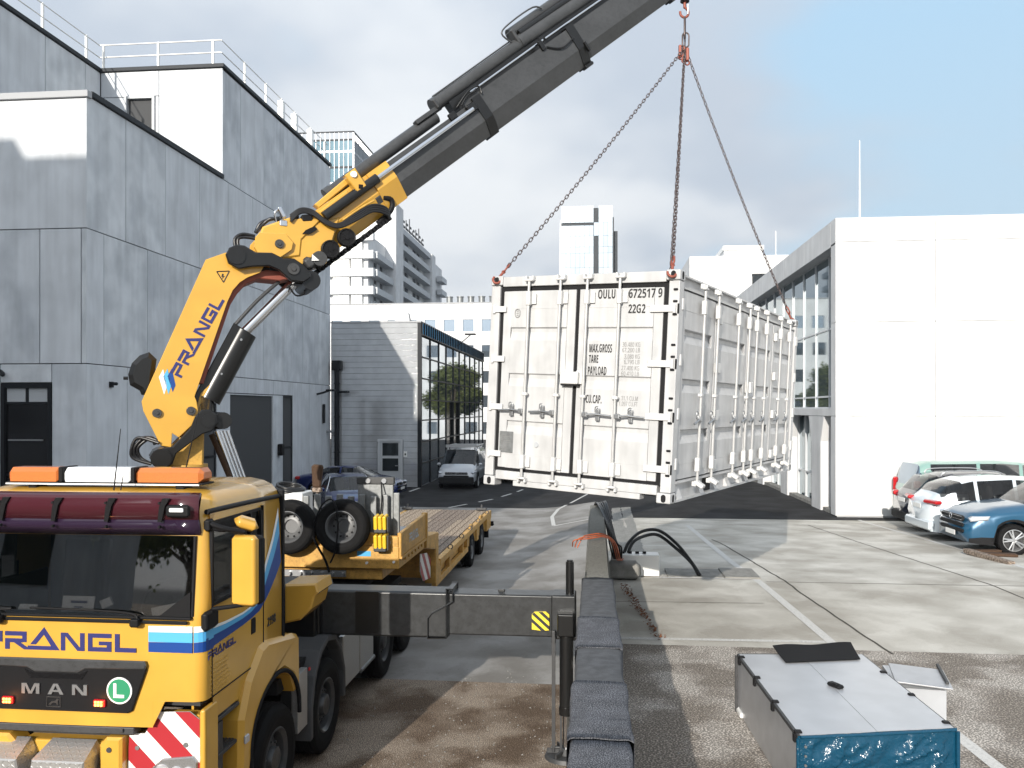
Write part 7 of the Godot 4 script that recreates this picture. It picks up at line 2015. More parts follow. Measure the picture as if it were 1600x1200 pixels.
func low_loader() -> void:
	var t := thing("low_loader", "empty yellow low-loader trailer with wooden deck, coupled behind the crane truck", "trailer", "", Vector3(-4.33, LOW, -18.5))
	var x0 := -5.6; var x1 := -3.05
	var b := MB.new()
	b.bx(x0, x1, 0.50, 0.86, -14.95, -12.76, 0.02); b.bx(x0 + 0.3, x1 - 0.3, 0.3, 0.5, -14.6, -12.9, 0.02)
	b.bx(x0 + 0.02, x1 - 0.4, 0.86, 1.06, -12.86, -12.78, 0.01)
	b.rbox(Vector3(-3.22, 0.93, -12.81), Vector3(0.32, 0.18, 0.10), 0.02)
	var gn := wpart("gooseneck", b, M.trailer_yellow, t)
	for s in [x0, x1]:
		b = MB.new(); b.prism(V2s([12.78, 0.70, 12.78, 1.07, 14.67, 1.14, 14.67, 0.70]), Transform3D(Basis(Vector3.UP, PI / 2), Vector3(s, 0, 0)), 0.06, 0.01)
		b.bx(s - 0.05, s + 0.05, 0.52, 1.15, -14.78, -14.68, 0.01); b.bx(s - 0.045, s + 0.045, 0.66, 0.70, -14.68, -12.78)
		for k in 6: b.bx(s - 0.04, s + 0.04, 0.60, 0.65, -13.2 - k * 0.25, -13.08 - k * 0.25)
		wpart("side_board", b, M.trailer_yellow, t)
	b = MB.new(); logo(b, Transform3D(Basis(Vector3.UP, PI / 2), Vector3(x1 + 0.031, 0.83, -13.35)), 0.15, 0.72, 0.002)
	wpart("lettering", b, M.panel_grey, t)
	b = MB.new(); b.bx(x0 + 0.05, x1 - 0.05, 0.87, 0.90, -14.7, -12.9)
	wpart("neck_floor", b, M.slab_grey, t)
	b = MB.new(); b.bx(-4.9, -3.9, 0.37, 0.47, -12.78, -12.74)
	for k in 6: b.cyl(Vector3(-4.8 + k * 0.17, 0.42, -12.74), Vector3(-4.8 + k * 0.17, 0.42, -12.68), 0.03, -1, 10)
	wpart("coupling_strip", b, M.steel, gn)
	b = MB.new(); b.rbox(Vector3(-3.24, 0.92, -12.755), Vector3(0.11, 0.055, 0.02), 0.008); b.cyl(Vector3(-3.13, 0.62, -12.77), Vector3(-3.13, 0.62, -12.73), 0.02); b.cyl(Vector3(-3.56, 0.60, -12.77), Vector3(-3.56, 0.60, -12.72), 0.02)
	wpart("front_lamp", b, M.lamp_white, gn)
	b = MB.new(); b.bx(-3.72, -3.50, 0.70, 0.78, -12.765, -12.755)
	wpart("blue_sticker", b, M.blue_light, gn)
	# neck going down to the deck
	for s in [x0 + 0.15, x1 - 0.12]:
		b = MB.new(); b.prism(V2s([14.7, 0.50, 14.9, 0.70, 15.6, 0.64, 16.12, 0.60, 16.12, 0.06, 16.3, 0.0, 16.3, -0.36, 15.85, -0.36, 15.85, 0.30, 15.5, 0.36, 15.0, 0.46]), Transform3D(Basis(Vector3.UP, PI / 2), Vector3(s, 0, 0)), 0.22, 0.015)
		wpart("neck_beam", b, M.trailer_yellow, t)
	b = MB.new(); b.bx(x0 + 0.3, x1 - 0.25, -0.3, 0.55, -16.2, -16.05, 0.01); b.bx(x0 + 0.3, x1 - 0.25, 0.4, 0.55, -16.05, -14.9, 0.01)
	wpart("neck_plate", b, M.trailer_yellow, t)
	var wpoly := PackedVector2Array(V2s([14.85, 0.38, 15.45, 0.30, 15.78, 0.12, 15.78, -0.24, 15.1, -0.16, 14.85, 0.06]))
	var WT := Transform3D(Basis(Vector3.UP, PI / 2), Vector3(-3.16, 0, 0))
	b = MB.new(); b.prism(Array(wpoly), WT, 0.012)
	var wp := wpart("warning_plate", b, M.white_paint, t)
	b = MB.new()
	for k in 3:
		for piece in Geometry2D.intersect_polygons(wpoly, PackedVector2Array([Vector2(14.4 + k * 0.42, 0.5), Vector2(14.58 + k * 0.42, 0.5), Vector2(15.5 + k * 0.42, -0.4), Vector2(15.32 + k * 0.42, -0.4)])): b.prism(Array(piece), WT * Transform3D(Basis.IDENTITY, Vector3(0, 0, 0.008)), 0.004)
	wpart("red_stripe", b, M.red_paint, wp)
	# bed
	b = MB.new()
	for x in [x0 + 0.06, x1 - 0.06]:
		b.bx(x - 0.06, x + 0.06, -0.10, 0.04, -24.25, -16.3, 0.01)
		b.bx(x - 0.05, x + 0.05, -0.44, -0.32, -19.95, -15.9, 0.01)
		for z in [-16.35, -17.45, -19.2, -19.9]: b.bx(x - 0.045, x + 0.045, -0.33, -0.09, z - 0.06, z + 0.06)
		for z in [-20.7, -22.5]:
			var arc := []
			for k in 9:
				var a := lerpf(0.1, PI - 0.1, k / 8.0)
				arc.append(Vector3(x, -0.40 + sin(a) * 0.50, z + cos(a) * 0.52))
			b.tube(arc, 0.035, 6, 2)
		b.bx(x - 0.05, x + 0.05, -0.42, -0.09, -21.75, -21.45, 0.01); b.bx(x - 0.06, x + 0.06, -0.45, -0.09, -24.25, -23.4, 0.01)
	b.bx(x0 + 0.12, x1 - 0.12, -0.32, -0.1, -24.2, -16.3); b.bx(x0, x1, -0.2, 0.03, -24.36, -24.25, 0.01)
	wpart("bed_frame", b, M.trailer_yellow, t)
	b = MB.new(); b.bx(x0 + 0.3, x1 - 0.3, -0.6, -0.32, -23.5, -19.8)
	for z in [-20.7, -22.5]: b.cyl(Vector3(x0 + 0.2, -0.51, z), Vector3(x1 - 0.2, -0.51, z), 0.08)
	wpart("axle_beam", b, M.chassis, t)
	for z in [-20.7, -22.5]:
		truck_wheel(t, Vector3(x1 - 0.15, LOW + 0.42, z), 0.42, 0.28, 1.0, M.rim_grey); truck_wheel(t, Vector3(x0 + 0.15, LOW + 0.42, z), 0.42, 0.28, -1.0, M.galv)
	b = MB.new(); b.rbox(Vector3(x1 - 0.1, -0.35, -24.3), Vector3(0.35, 0.14, 0.1), 0.02); b.rbox(Vector3(x1 + 0.05, -0.36, -24.2), Vector3(0.1, 0.05, 0.05), 0.01); b.bx(x1 - 0.3, x1 - 0.02, -0.7, -0.3, -23.9, -23.86)
	wpart("mudflap", b, M.black, t)
	for i in 14:
		for k in 3:
			var za: float = [-16.35, -19.3, -22.0][k]; var zb: float = [-19.28, -21.98, -24.22][k]
			var w := (x1 - x0 - 0.26) / 14
			var dark := (k == 0 and i > 8) or (k == 2 and i > 5 and i < 12) or (k == 1 and i > 6 and i < 11)
			var o := slab("plank", t, x0 + 0.13 + i * w + 0.006, x0 + 0.13 + (i + 1) * w - 0.006, -0.08, 0.045 + rng.randf() * 0.008, zb, za, M.deck_wood_b if dark else M.deck_wood, 0.006)
			o.rotation.z = rng.randf_range(-0.01, 0.01)
	for z in [-17.5, -19.0, -20.3, -21.7, -23.5]:
		b = MB.new(); b.ring(Vector3(x1 - 0.02, 0.08, z), Vector3(0, 0.3, 1), 0.05, 0.012, 12, 6)
		wpart("lashing_ring", b, M.dark_grey, t)
	for x in [-5.5, -3.3]:
		b = MB.new(); b.cyl(Vector3(x, 0.03, -24.1), Vector3(x, 0.22, -24.1), 0.05, 0.03, 8); b.rbox(Vector3(x, 0.10, -24.05), Vector3(0.3, 0.08, 0.12), 0.02)
		wpart("end_latch", b, M.dark_grey, t)
	# aluminium stakes standing behind the spare wheels
	for i in 9:
		var x := -4.62 + i * 0.185
		var st := thing("stake", "aluminium stake on the trailer neck, %s of the row of nine" % ["leftmost", "second from the left", "third from the left", "fourth from the left", "middle one", "fourth from the right", "third from the right", "second from the right", "rightmost"][i], "stake", "aluminium stakes on the trailer neck", Vector3(x, 0.9, -12.97))
		b = MB.new(); b.bx(x - 0.05, x + 0.05, 0.9, 1.62 + (0.06 if i == 8 else 0.03 * (i % 2)), -13.0, -12.94, 0.012)
		wpart("post", b, M.galv, st)
	var hb := thing("headboard", "light grey metal board with two lamps, behind the stakes on the trailer neck", "board", "", Vector3(-3.5, 0.9, -13.1))
	b = MB.new(); b.bx(-3.80, -3.22, 0.9, 1.80, -13.12, -13.07, 0.01)
	wpart("board", b, M.galv, hb)
	b = MB.new(); b.bx(-3.82, -3.20, 1.80, 1.92, -13.14, -13.05, 0.015)
	wpart("lamp_rail", b, M.dark_grey, hb)
	b = MB.new(); b.cyl(Vector3(-3.62, 1.86, -13.05), Vector3(-3.62, 1.86, -13.02), 0.04); b.cyl(Vector3(-3.36, 1.86, -13.05), Vector3(-3.36, 1.86, -13.02), 0.04)
	wpart("lamp", b, M.lens, hb)
	b = MB.new(); b.tube([Vector3(-3.4, 1.84, -13.02), Vector3(-3.36, 1.6, -12.9), Vector3(-3.38, 1.3, -12.88)], 0.012, 6)
	wpart("wire", b, M.black, hb)
	var k0 := 0
	for p in [Vector3(-3.90, 1.185, -12.60), Vector3(-4.75, 1.17, -12.60)]:
		var wn := thing("spare_wheel", ["spare trailer wheel strapped upright, right one of the pair", "spare trailer wheel half hidden by the cab's rear edge"][k0], "wheel", "spare wheels on the trailer neck", p - Vector3(0, 0.41, 0))
		k0 += 1
		b = MB.new()
		var T := Transform3D(Basis(Vector3.RIGHT, PI / 2 - 0.05), p)
		b.lathe([Vector2(0.24, -0.11), Vector2(0.34, -0.13), Vector2(0.395, -0.115), Vector2(0.415, -0.09), Vector2(0.415, 0.09), Vector2(0.395, 0.115), Vector2(0.36, 0.128), Vector2(0.31, 0.128), Vector2(0.26, 0.115), Vector2(0.24, 0.105)], T, 40)
		for y in [-0.06, -0.02, 0.02, 0.06]: b.lathe([Vector2(0.417, y - 0.014), Vector2(0.424, y - 0.01), Vector2(0.424, y + 0.01), Vector2(0.417, y + 0.014)], T, 40)
		wpart("tyre", b, M.tyre, wn)
		b = MB.new()
		b.lathe([Vector2(0.22, -0.1), Vector2(0.22, 0.07), Vector2(0.238, 0.10), Vector2(0.250, 0.112), Vector2(0.238, 0.118), Vector2(0.215, 0.085), Vector2(0.205, 0.0), Vector2(0.185, -0.07), Vector2(0.14, -0.055), Vector2(0.11, -0.05), Vector2(0.105, -0.085), Vector2(0.0, -0.085)], T, 36)
		wpart("rim", b, M.rim_grey, wn)
		b = MB.new()
		for q in 10:
			var g := TAU * q / 10
			b.cyl(T * Vector3(cos(g) * 0.16, -0.065, sin(g) * 0.16), T * Vector3(cos(g) * 0.16, -0.052, sin(g) * 0.165), 0.016, -1, 8)
		wpart("rim_hole", b, M.black, wn)
	var sp := thing("black_strap", "black lashing strap across the right spare wheel", "strap", "", Vector3(-3.93, 0.8, -12.45))
	b = MB.new()
	b.tube([Vector3(-4.32, 1.25, -12.5), Vector3(-4.2, 1.52, -12.48), Vector3(-4.05, 1.62, -12.47), Vector3(-3.96, 1.5, -12.44), Vector3(-3.93, 1.2, -12.43), Vector3(-3.97, 0.85, -12.45), Vector3(-4.1, 0.62, -12.6)], 0.014, 6, 5); b.tube([Vector3(-4.42, 1.2, -12.5), Vector3(-4.3, 0.9, -12.55), Vector3(-4.2, 0.65, -12.65), Vector3(-4.15, 0.45, -12.7)], 0.018, 6, 4)
	wpart("strap", b, M.black, sp)
	for i in 2:
		var y := 1.235 - i * 0.29
		var ch := thing("wheel_chock", ["upper yellow wheel chock in its holder on the trailer's front", "lower yellow wheel chock in its holder on the trailer's front"][i], "wheel chock", "yellow wheel chocks", Vector3(-3.31, y - 0.12, -12.66))
		b = MB.new()
		for q in 3: b.rbox(Vector3(-3.38 + q * 0.07, y + 0.015, -12.66), Vector3(0.066, 0.23, 0.20), 0.022, Basis(Vector3.RIGHT, 0.12))
		wpart("chock", b, mat("chock_yellow", lin(0.72, 0.47, 0.03), 0.4) if i == 0 else M.chock_yellow, ch)
		b = MB.new(); b.rbox(Vector3(-3.31, y - 0.11, -12.67), Vector3(0.20, 0.07, 0.19), 0.015); b.bx(-3.2, -3.185, y - 0.12, y + 0.1, -12.74, -12.6)
		wpart("holder", b, M.dark_grey, ch)
	var br := thing("broom", "worn brown broom standing head up behind the cab", "broom", "", Vector3(-4.55, 0.9, -13.3))
	b = MB.new(); b.prism(V2s([-0.07, 1.72, -0.09, 2.06, -0.05, 2.10, 0.08, 2.09, 0.10, 2.05, 0.06, 1.72]), Transform3D(Basis.IDENTITY, Vector3(-4.55, 0, -13.3)), 0.09, 0.02)
	wpart("bristles", b, M.brown_wood, br)
	b = MB.new(); b.rbox(Vector3(-4.55, 1.68, -13.3), Vector3(0.16, 0.08, 0.09), 0.015); b.cyl(Vector3(-4.55, 0.9, -13.3), Vector3(-4.55, 1.66, -13.3), 0.018)
	wpart("handle", b, M.deck_wood_b, br)
	var wb := thing("white_toolbox", "white box with coiled black hose on top, behind the cab roof", "box", "", Vector3(-4.95, 1.0, -13.2))
	b = MB.new(); b.rbox(Vector3(-4.98, 1.29, -13.2), Vector3(0.62, 0.75, 0.5), 0.03)
	wpart("case", b, M.white_paint, wb)
	b = MB.new()
	for q in 3: b.ring(Vector3(-4.98, 1.69 + q * 0.03, -13.2), Vector3(0.1 * q, 1, 0.1), 0.24 - q * 0.02, 0.022, 24, 6)
	wpart("hose", b, M.hose, wb)

# ---------------------------------------------------------------- cars

# d: L, W, top (rear..front centre line), belt, cowl/roof/rear glass x, wheels; +x is the front
func make_car(nm: String, label: String, cat: String, d: Dictionary, at: Vector3, turn: float, group := "") -> Node3D:
	var t := thing(nm, label, cat, group, at, turn)
	var L: float = d.L; var W: float = d.W / 2; var wr: float = d.wr
	var paint: Material = M[d.paint]
	var body := MB.new(); var shield := MB.new(); var rear := MB.new(); var low := MB.new()
	var sides := {}
	var xs: Array[float] = []
	for i in 57: xs.append(lerpf(-L / 2, L / 2, i / 56.0))
	for x in d.marks: xs.append(x)
	xs.sort()
	var crump: float = d.get("crumple", 0.0)
	var nz := FastNoiseLite.new(); nz.seed = 9; nz.frequency = 3.0
	var ring := func(x: float) -> Array[Vector3]:
		var T := lerp_pts(d.top, x); var B := minf(lerp_pts(d.belt, x), T)
		var e := clampf(absf(x) / (L / 2), 0, 1)
		var hw: float = W * (1.0 - d.taper * pow(e, 5.0))
		var yb: float = d.sill + 0.05 * pow(e, 8.0)
		for xw in [d.xr, d.xf]:
			var q: float = (wr + 0.055) ** 2 - (x - xw) ** 2
			if q > 0: yb = maxf(yb, wr + sqrt(q))
		yb = minf(yb, B - 0.12)
		var g := clampf((T - B) / 0.30, 0, 1)
		var rw: float = hw * d.roofw
		var o: Array[Vector3] = []
		o.append(Vector3(x, yb, hw * 0.965)); o.append(Vector3(x, lerpf(yb, B, 0.25), hw * 0.992)); o.append(Vector3(x, lerpf(yb, B, 0.6), hw)); o.append(Vector3(x, lerpf(yb, B, 0.86), hw * 0.985)); o.append(Vector3(x, B, lerpf(hw * 0.93, hw * 0.955, g)))
		o.append(Vector3(x, lerpf(B, T, 0.5), lerpf(hw * 0.84, lerpf(hw * 0.95, rw, 0.45), g))); o.append(Vector3(x, lerpf(B, T, 0.9), lerpf(hw * 0.7, rw * 1.03, g))); o.append(Vector3(x, lerpf(B, T, 0.985), lerpf(hw * 0.4, rw * 0.85, g))); o.append(Vector3(x, T, 0.0))
		if crump > 0.0 and x < -L / 2 + 0.7:
			var f := crump * (1.0 - (x + L / 2) / 0.7)
			for i in range(1, o.size() - 1): o[i] += Vector3(absf(nz.get_noise_3d(o[i].x, o[i].y * 2.0, 1.0)) * 0.5, 0.12 * nz.get_noise_3d(o[i].y * 2, 5.0, x), -0.22 * absf(nz.get_noise_3d(x * 2.0, o[i].y * 2.0, 7.0))) * f
		return o
	var prev: Array[Vector3] = ring.call(xs[0])
	for i in range(1, xs.size()):
		if xs[i] - xs[i - 1] < 0.004: continue
		var cur: Array[Vector3] = ring.call(xs[i])
		var xm := (xs[i] + xs[i - 1]) / 2
		for s: float in [1.0, -1.0]:
			for k in 8:
				var b := body
				if k == 0 and d.get("clad", true): b = low
				if k >= 5 and xm > d.roof_f and xm < d.cowl: b = shield
				elif k >= 5 and xm < d.roof_r and xm > d.tailg: b = rear
				elif k == 4 or k == 5:
					for w in d.windows.size():
						var q: Array = d.windows[w]
						if xm > q[0] and xm < q[1]:
							var key := "%d %d" % [w, int(s)]
							if not sides.has(key): sides[key] = MB.new()
							b = sides[key]
				var P := [prev[k], cur[k], cur[k + 1], prev[k + 1]]
				if s < 0:
					for j in 4: P[j] = Vector3(P[j].x, P[j].y, -P[j].z)
				b.quad(P[0], P[1], P[2], P[3])
		prev = cur
	for e in [0, xs.size() - 1]:
		var r: Array[Vector3] = ring.call(xs[e])
		var c := Vector3(xs[e] + (0.05 if e else -0.05), 0.55, 0)
		for s: float in [1.0, -1.0]:
			for k in 8:
				body.tri(c, Vector3(r[k].x, r[k].y, r[k].z * s), Vector3(r[k + 1].x, r[k + 1].y, r[k + 1].z * s))
			body.tri(c, Vector3(r[0].x, r[0].y, r[0].z), Vector3(r[0].x, r[0].y, -r[0].z))
	var all := [body, shield, rear, low]
	all.append_array(sides.values())
	for m: MB in all: m.outward(-L / 2 + 0.6, L / 2 - 0.6, 0.62, 0.0)
	part("body", smoothed(body), paint, t)
	part("lower_trim", smoothed(low), M.car_plastic if d.get("clad", true) else paint, t)
	if shield.V.size(): part("windscreen", smoothed(shield), M.car_glass, t)
	if rear.V.size(): part("rear_window", smoothed(rear), M[d.get("rear_glass", "car_glass")], t)
	for k in sides: part("window", smoothed(sides[k]), M.car_glass, t)
	var b := MB.new(); b.bx(-L / 2 + 0.25, L / 2 - 0.3, d.sill - 0.02, d.sill + 0.16, -W * 0.72, W * 0.72)
	b.bx(d.tailg + 0.3, d.cowl - 0.5, 0.5, lerp_pts(d.belt, 0) - 0.12, -W * 0.8, W * 0.8)
	for x in d.seats:
		for z in [-0.38, 0.38]: b.rbox(Vector3(x, lerp_pts(d.belt, x) + 0.1, z), Vector3(0.16, 0.62, 0.46), 0.06, Basis(Vector3.BACK, 0.2))
	part("interior", b, M.interior, t)
	# wheels
	for x in [d.xf, d.xr]:
		for s: float in [1.0, -1.0]:
			var T := Transform3D(Basis(Vector3.RIGHT, PI / 2 * s), Vector3(x, wr, s * (W - 0.10)))
			b = MB.new()
			b.lathe([Vector2(wr * 0.62, -0.10), Vector2(wr * 0.93, -0.11), Vector2(wr, -0.08), Vector2(wr, 0.08), Vector2(wr * 0.95, 0.105), Vector2(wr * 0.8, 0.112), Vector2(wr * 0.70, 0.10), Vector2(wr * 0.66, 0.09)], T, 30)
			var wh := part("wheel", b, M.tyre, t)
			b = MB.new()
			b.lathe([Vector2(wr * 0.62, -0.08), Vector2(wr * 0.64, 0.08), Vector2(wr * 0.69, 0.100), Vector2(wr * 0.65, 0.102), Vector2(wr * 0.61, 0.07), Vector2(wr * 0.60, -0.02)], T, 30)
			for q in 5:
				var g := TAU * q / 5
				for o in [-0.16, 0.16]:
					var p0 := T * Vector3(cos(g + o * 1.5) * wr * 0.1, 0.085, sin(g + o * 1.5) * wr * 0.1)
					var p1 := T * Vector3(cos(g + o) * wr * 0.64, 0.08, sin(g + o) * wr * 0.64)
					b.cyl(p0, p1, 0.026, 0.02, 6)
			b.cyl(T * Vector3(0, 0.05, 0), T * Vector3(0, 0.1, 0), wr * 0.17, wr * 0.15, 14)
			part("rim", b, M.alloy, wh)
			b = MB.new(); b.cyl(T * Vector3(0, 0.0, 0), T * Vector3(0, 0.015, 0), wr * 0.6, -1, 24)
			part("brake_disc", b, M.dark_grey, wh)
	# mirrors, lamps, plates
	for s: float in [1.0, -1.0]:
		b = MB.new(); b.rbox(Vector3(d.cowl - 0.42, lerp_pts(d.belt, d.cowl - 0.45) + 0.08, s * (W + 0.08)), Vector3(0.14, 0.14, 0.20), 0.05)
		part("door_mirror", smoothed(b), paint, t)
		var fx := L / 2
		b = MB.new(); b.prism(V2s([-0.02, -0.07, -0.36, -0.02, -0.40, 0.07, -0.05, 0.05, 0.02, 0.0]) , Transform3D(Basis(Vector3.UP, 0.28 * s), Vector3(fx - 0.03, d.lamp_f, s * W * 0.80)), 0.16, 0.02)
		part("headlight", b, M.lens, t)
		b = MB.new(); b.rbox(Vector3(-fx + 0.06, d.lamp_r, s * W * d.get("lamp_rz", 0.80)), Vector3(0.20, d.get("lamp_rh", 0.14), d.get("lamp_rw", 0.34)), 0.04, Basis(Vector3.UP, 0.2 * s))
		part("tail_light", b, M.red_lens, t)
	var fx := L / 2
	b = MB.new(); b.rbox(Vector3(fx + 0.015, d.lamp_f - 0.03, 0), Vector3(0.09, 0.13, W * 1.16), 0.03)
	for k in 2: b.rbox(Vector3(fx + 0.035, d.lamp_f - 0.17 - k * 0.13, 0), Vector3(0.06, 0.09, W * 1.3), 0.03)
	part("front_grille", b, M.car_plastic, t)
	b = MB.new(); b.ring(Vector3(fx + 0.065, d.lamp_f - 0.02, 0), Vector3.RIGHT, 0.062, 0.008, 24, 6)
	b.box(Vector3(fx + 0.062, d.lamp_f + 0.0, 0.02), Vector3(0.008, 0.075, 0.010), Basis(Vector3.RIGHT, 0.35)); b.box(Vector3(fx + 0.062, d.lamp_f + 0.0, -0.02), Vector3(0.008, 0.075, 0.010), Basis(Vector3.RIGHT, -0.35))
	b.box(Vector3(fx + 0.062, d.lamp_f - 0.03, 0.042), Vector3(0.008, 0.06, 0.008), Basis(Vector3.RIGHT, 0.35)); b.box(Vector3(fx + 0.062, d.lamp_f - 0.03, -0.042), Vector3(0.008, 0.06, 0.008), Basis(Vector3.RIGHT, -0.35))
	for k in 2: b.rbox(Vector3(fx + 0.055, d.lamp_f - 0.06 + k * 0.075, 0), Vector3(0.02, 0.012, W * 1.15), 0.004)
	part("grille_trim", b, M.chrome, t)
	b = MB.new(); b.rbox(Vector3(fx + 0.072, 0.42, 0), Vector3(0.012, 0.11, 0.50), 0.004); b.rbox(Vector3(-fx - 0.045, d.get("plate_r", 0.85), 0), Vector3(0.012, 0.11, 0.50), 0.004)
	part("number_plate", b, M.white_paint, t)
	b = MB.new(); b.rbox(Vector3(-fx + 0.03, 0.40, 0), Vector3(0.2, 0.24, W * 1.72), 0.05)
	part("rear_bumper", b, M.car_plastic if d.get("clad", true) else paint, t)
	if d.get("rails", false):
		b = MB.new()
		for s: float in [1.0, -1.0]: b.tube([Vector3(d.roof_r + 0.1, lerp_pts(d.top, d.roof_r) + 0.0, s * W * 0.64), Vector3(d.roof_r + 0.3, lerp_pts(d.top, d.roof_r + 0.3) + 0.045, s * W * 0.66), Vector3(d.roof_f - 0.4, lerp_pts(d.top, d.roof_f - 0.4) + 0.045, s * W * 0.66), Vector3(d.roof_f - 0.1, lerp_pts(d.top, d.roof_f - 0.1), s * W * 0.64)], 0.018, 6, 4)
		part("roof_rails", b, M.alloy, t)
	return t

func cars() -> void:
	var suv := {"L": 4.5, "W": 1.86, "wr": 0.35, "sill": 0.22, "taper": 0.14, "roofw": 0.72, "xf": 1.36, "xr": -1.32, "paint": "car_teal_blue",
		"top": V2s([-2.25, 0.98, -2.12, 1.10, -1.75, 1.52, -1.3, 1.64, -0.4, 1.68, 0.25, 1.64, 1.02, 1.13, 1.6, 1.06, 2.05, 0.94, 2.2, 0.80, 2.25, 0.70]),
		"belt": V2s([-2.25, 0.95, -1.6, 1.10, 0.9, 1.03, 2.0, 0.88, 2.25, 0.66]), "cowl": 1.02, "roof_f": 0.25, "roof_r": -1.55, "tailg": -2.08, "marks": [1.02, 0.25, -1.55, -2.08, 0.72, -0.28, -0.36, -1.2, -1.28, -1.72],
		"windows": [[-0.28, 0.72], [-1.2, -0.36], [-1.72, -1.28]], "seats": [0.1, -0.8], "lamp_f": 0.80, "lamp_r": 0.98, "rails": true}
	make_car("blue_car", "teal blue SUV parked nose out at the right edge, its front wheel in the sun", "car", suv, Vector3(10.47, ground_y(10, -20.1), -20.1), PI, "cars parked by the white hall")
	var cro: Dictionary = suv.duplicate(true)
	cro.merge({"paint": "car_white", "L": 4.65, "crumple": 0.55, "rails": false, "clad": false, "roofw": 0.74, "lamp_rw": 0.55, "lamp_rh": 0.10, "lamp_r": 1.0,
		"top": V2s([-2.32, 0.95, -2.2, 1.12, -1.85, 1.42, -1.3, 1.57, -0.4, 1.63, 0.25, 1.60, 1.05, 1.12, 1.7, 1.02, 2.1, 0.90, 2.25, 0.78, 2.32, 0.66]), "belt": V2s([-2.32, 0.93, -1.5, 1.06, 0.9, 0.98, 2.0, 0.86, 2.32, 0.62])}, true)
	make_car("damaged_car", "icy white SUV with a crumpled rear end, second in the parked row", "car", cro, Vector3(10.66, ground_y(10, -22.5), -22.5), 0.0, "cars parked by the white hall")
	var nav: Dictionary = suv.duplicate(true)
	nav.merge({"paint": "car_navy"}, true)
	make_car("navy_car", "dark navy SUV with a bright rear window, between the white SUV and the mint van", "car", nav, Vector3(11.0, ground_y(10, -24.75), -24.75), 0.0, "cars parked by the white hall")
	var van := {"L": 4.95, "W": 1.95, "wr": 0.35, "sill": 0.22, "taper": 0.08, "roofw": 0.80, "xf": 1.6, "xr": -1.5, "paint": "car_mint", "clad": false,
		"top": V2s([-2.48, 1.05, -2.44, 1.35, -2.32, 1.84, -2.0, 1.93, 0.0, 1.97, 0.95, 1.90, 1.85, 1.22, 2.25, 1.05, 2.42, 0.86, 2.48, 0.72]),
		"belt": V2s([-2.48, 1.02, -2.0, 1.16, 1.4, 1.10, 2.2, 0.98, 2.48, 0.70]), "cowl": 1.85, "roof_f": 0.95, "roof_r": -2.30, "tailg": -2.46, "marks": [1.85, 0.95, -2.30, -2.46, 1.5, 0.6, 0.5, -0.6, -0.7, -2.0],
		"windows": [[0.6, 1.5], [-0.6, 0.5], [-2.0, -0.7]], "seats": [0.6, -0.4, -1.3], "lamp_f": 0.82, "lamp_r": 1.1, "lamp_rh": 0.5, "lamp_rw": 0.14, "lamp_rz": 0.9, "rear_glass": "mirror_glass"}
	make_car("mint_van", "mint green van at the far end of the parked row, against the white wall", "van", van, Vector3(12.0, ground_y(10, -26.85), -26.85), 0.0, "cars parked by the white hall")
	var gv: Dictionary = van.duplicate(true)
	gv.merge({"paint": "car_silver", "clad": true, "windows": [[0.6, 1.5]]}, true)
	var g := make_car("grey_van", "silver grey van with a roof rack facing the yard, in front of the window wall", "van", gv, Vector3(-6.8, LOW, -42.9), -PI / 2)
	var b := MB.new()
	for z in [-0.75, 0.75]: b.bx(-1.9, 0.9, 2.05, 2.10, z - 0.03, z + 0.03)
	for x in [-1.8, -0.9, 0.0, 0.85]: b.bx(x - 0.03, x + 0.03, 2.03, 2.08, -0.8, 0.8); b.bx(x - 0.03, x + 0.03, 1.88, 2.04, -0.72, -0.66); b.bx(x - 0.03, x + 0.03, 1.88, 2.04, 0.66, 0.72)
	b.bx(0.9, 0.95, 2.0, 2.14, -0.8, 0.8)
	part("roof_rack", b, M.alloy, g)
	b = MB.new(); b.rbox(Vector3(2.50, 0.45, 0), Vector3(0.16, 0.34, 1.76), 0.05)
	part("front_bumper", b, M.car_plastic, g)
	var bk: Dictionary = van.duplicate(true)
	bk.merge({"paint": "car_black"}, true)
	make_car("black_van", "dark van half hidden between the grey van and the container", "van", bk, Vector3(-4.75, LOW, -46.5), -PI / 2)
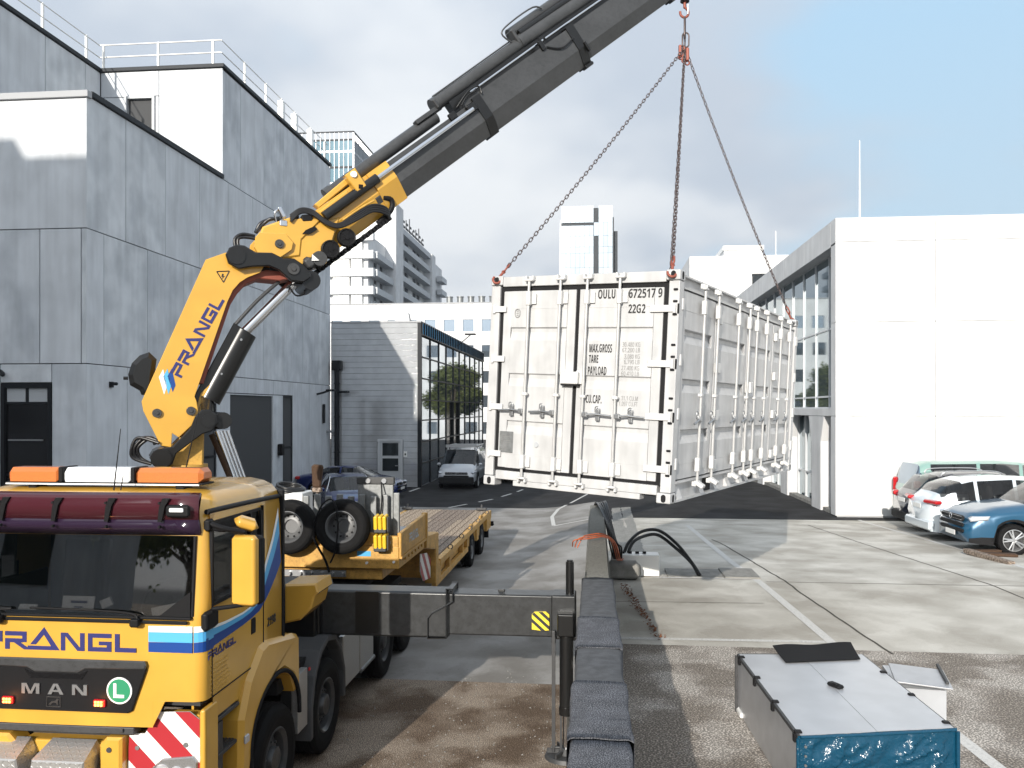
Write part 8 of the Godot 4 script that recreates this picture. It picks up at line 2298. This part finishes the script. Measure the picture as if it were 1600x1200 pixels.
	var sed := {"L": 4.7, "W": 1.84, "wr": 0.33, "sill": 0.17, "taper": 0.16, "roofw": 0.70, "xf": 1.42, "xr": -1.38, "paint": "car_blue", "clad": false,
		"top": V2s([-2.35, 0.86, -2.25, 0.98, -1.7, 1.06, -0.9, 1.36, -0.2, 1.41, 0.35, 1.36, 1.15, 0.96, 1.8, 0.86, 2.2, 0.74, 2.35, 0.58]),
		"belt": V2s([-2.35, 0.82, -1.7, 0.95, 0.9, 0.90, 2.0, 0.76, 2.35, 0.55]), "cowl": 1.15, "roof_f": 0.35, "roof_r": -0.9, "tailg": -1.72, "marks": [1.15, 0.35, -0.9, -1.72, 0.8, -0.2, -0.28, -1.05],
		"windows": [[-0.2, 0.8], [-1.05, -0.28]], "seats": [0.1, -0.7], "lamp_f": 0.66, "lamp_r": 0.86, "plate_r": 0.7}
	make_car("blue_coupe", "dark blue low saloon parked side on below the slatted end wall", "car", sed, Vector3(-11.0, LOW, -36.9), -0.10)
	var est: Dictionary = sed.duplicate(true)
	est.merge({"L": 4.3, "top": V2s([-2.15, 0.90, -2.05, 1.02, -1.7, 1.40, -0.9, 1.49, -0.1, 1.50, 0.4, 1.44, 1.15, 1.0, 1.7, 0.90, 2.05, 0.78, 2.15, 0.6]), "belt": V2s([-2.15, 0.86, -1.7, 0.98, 0.9, 0.92, 2.0, 0.78, 2.15, 0.58]), "roof_r": -1.5, "tailg": -2.02, "xf": 1.3, "xr": -1.28, "marks": [1.15, 0.4, -1.5, -2.02, 0.8, -0.2, -0.28, -1.3]}, true)
	var e := make_car("blue_hatchback", "blue hatchback with chrome-framed windows seen between the spare wheels and the stakes", "car", est, Vector3(-9.3, LOW, -30.6), -1.15)
	b = MB.new()
	for s: float in [1.0, -1.0]: b.tube([Vector3(0.95, 0.95, s * 0.87), Vector3(0.3, 1.40, s * 0.68), Vector3(-0.6, 1.46, s * 0.66), Vector3(-1.4, 1.36, s * 0.68), Vector3(-1.65, 1.02, s * 0.84)], 0.02, 6, 5)
	part("window_trim", b, M.chrome, e)

func _ready() -> void:
	rng.seed = 20240611
	view()
	textures()
	materials()
	grounds()
	concrete_hall()
	glass_annex()
	white_hall()
	far_buildings()
	tree(-4.8, -76.0, 8.0, 2.6, "broad green tree mirrored in the annex's window wall")
	tree(-14.0, 20.0, 9.0, 4.0, "leafy tree mirrored in the truck's windscreen")
	parapet()
	container()
	lifting_gear()
	crane_truck()
	low_loader()
	cars()
	deck_boxes()
	cables()
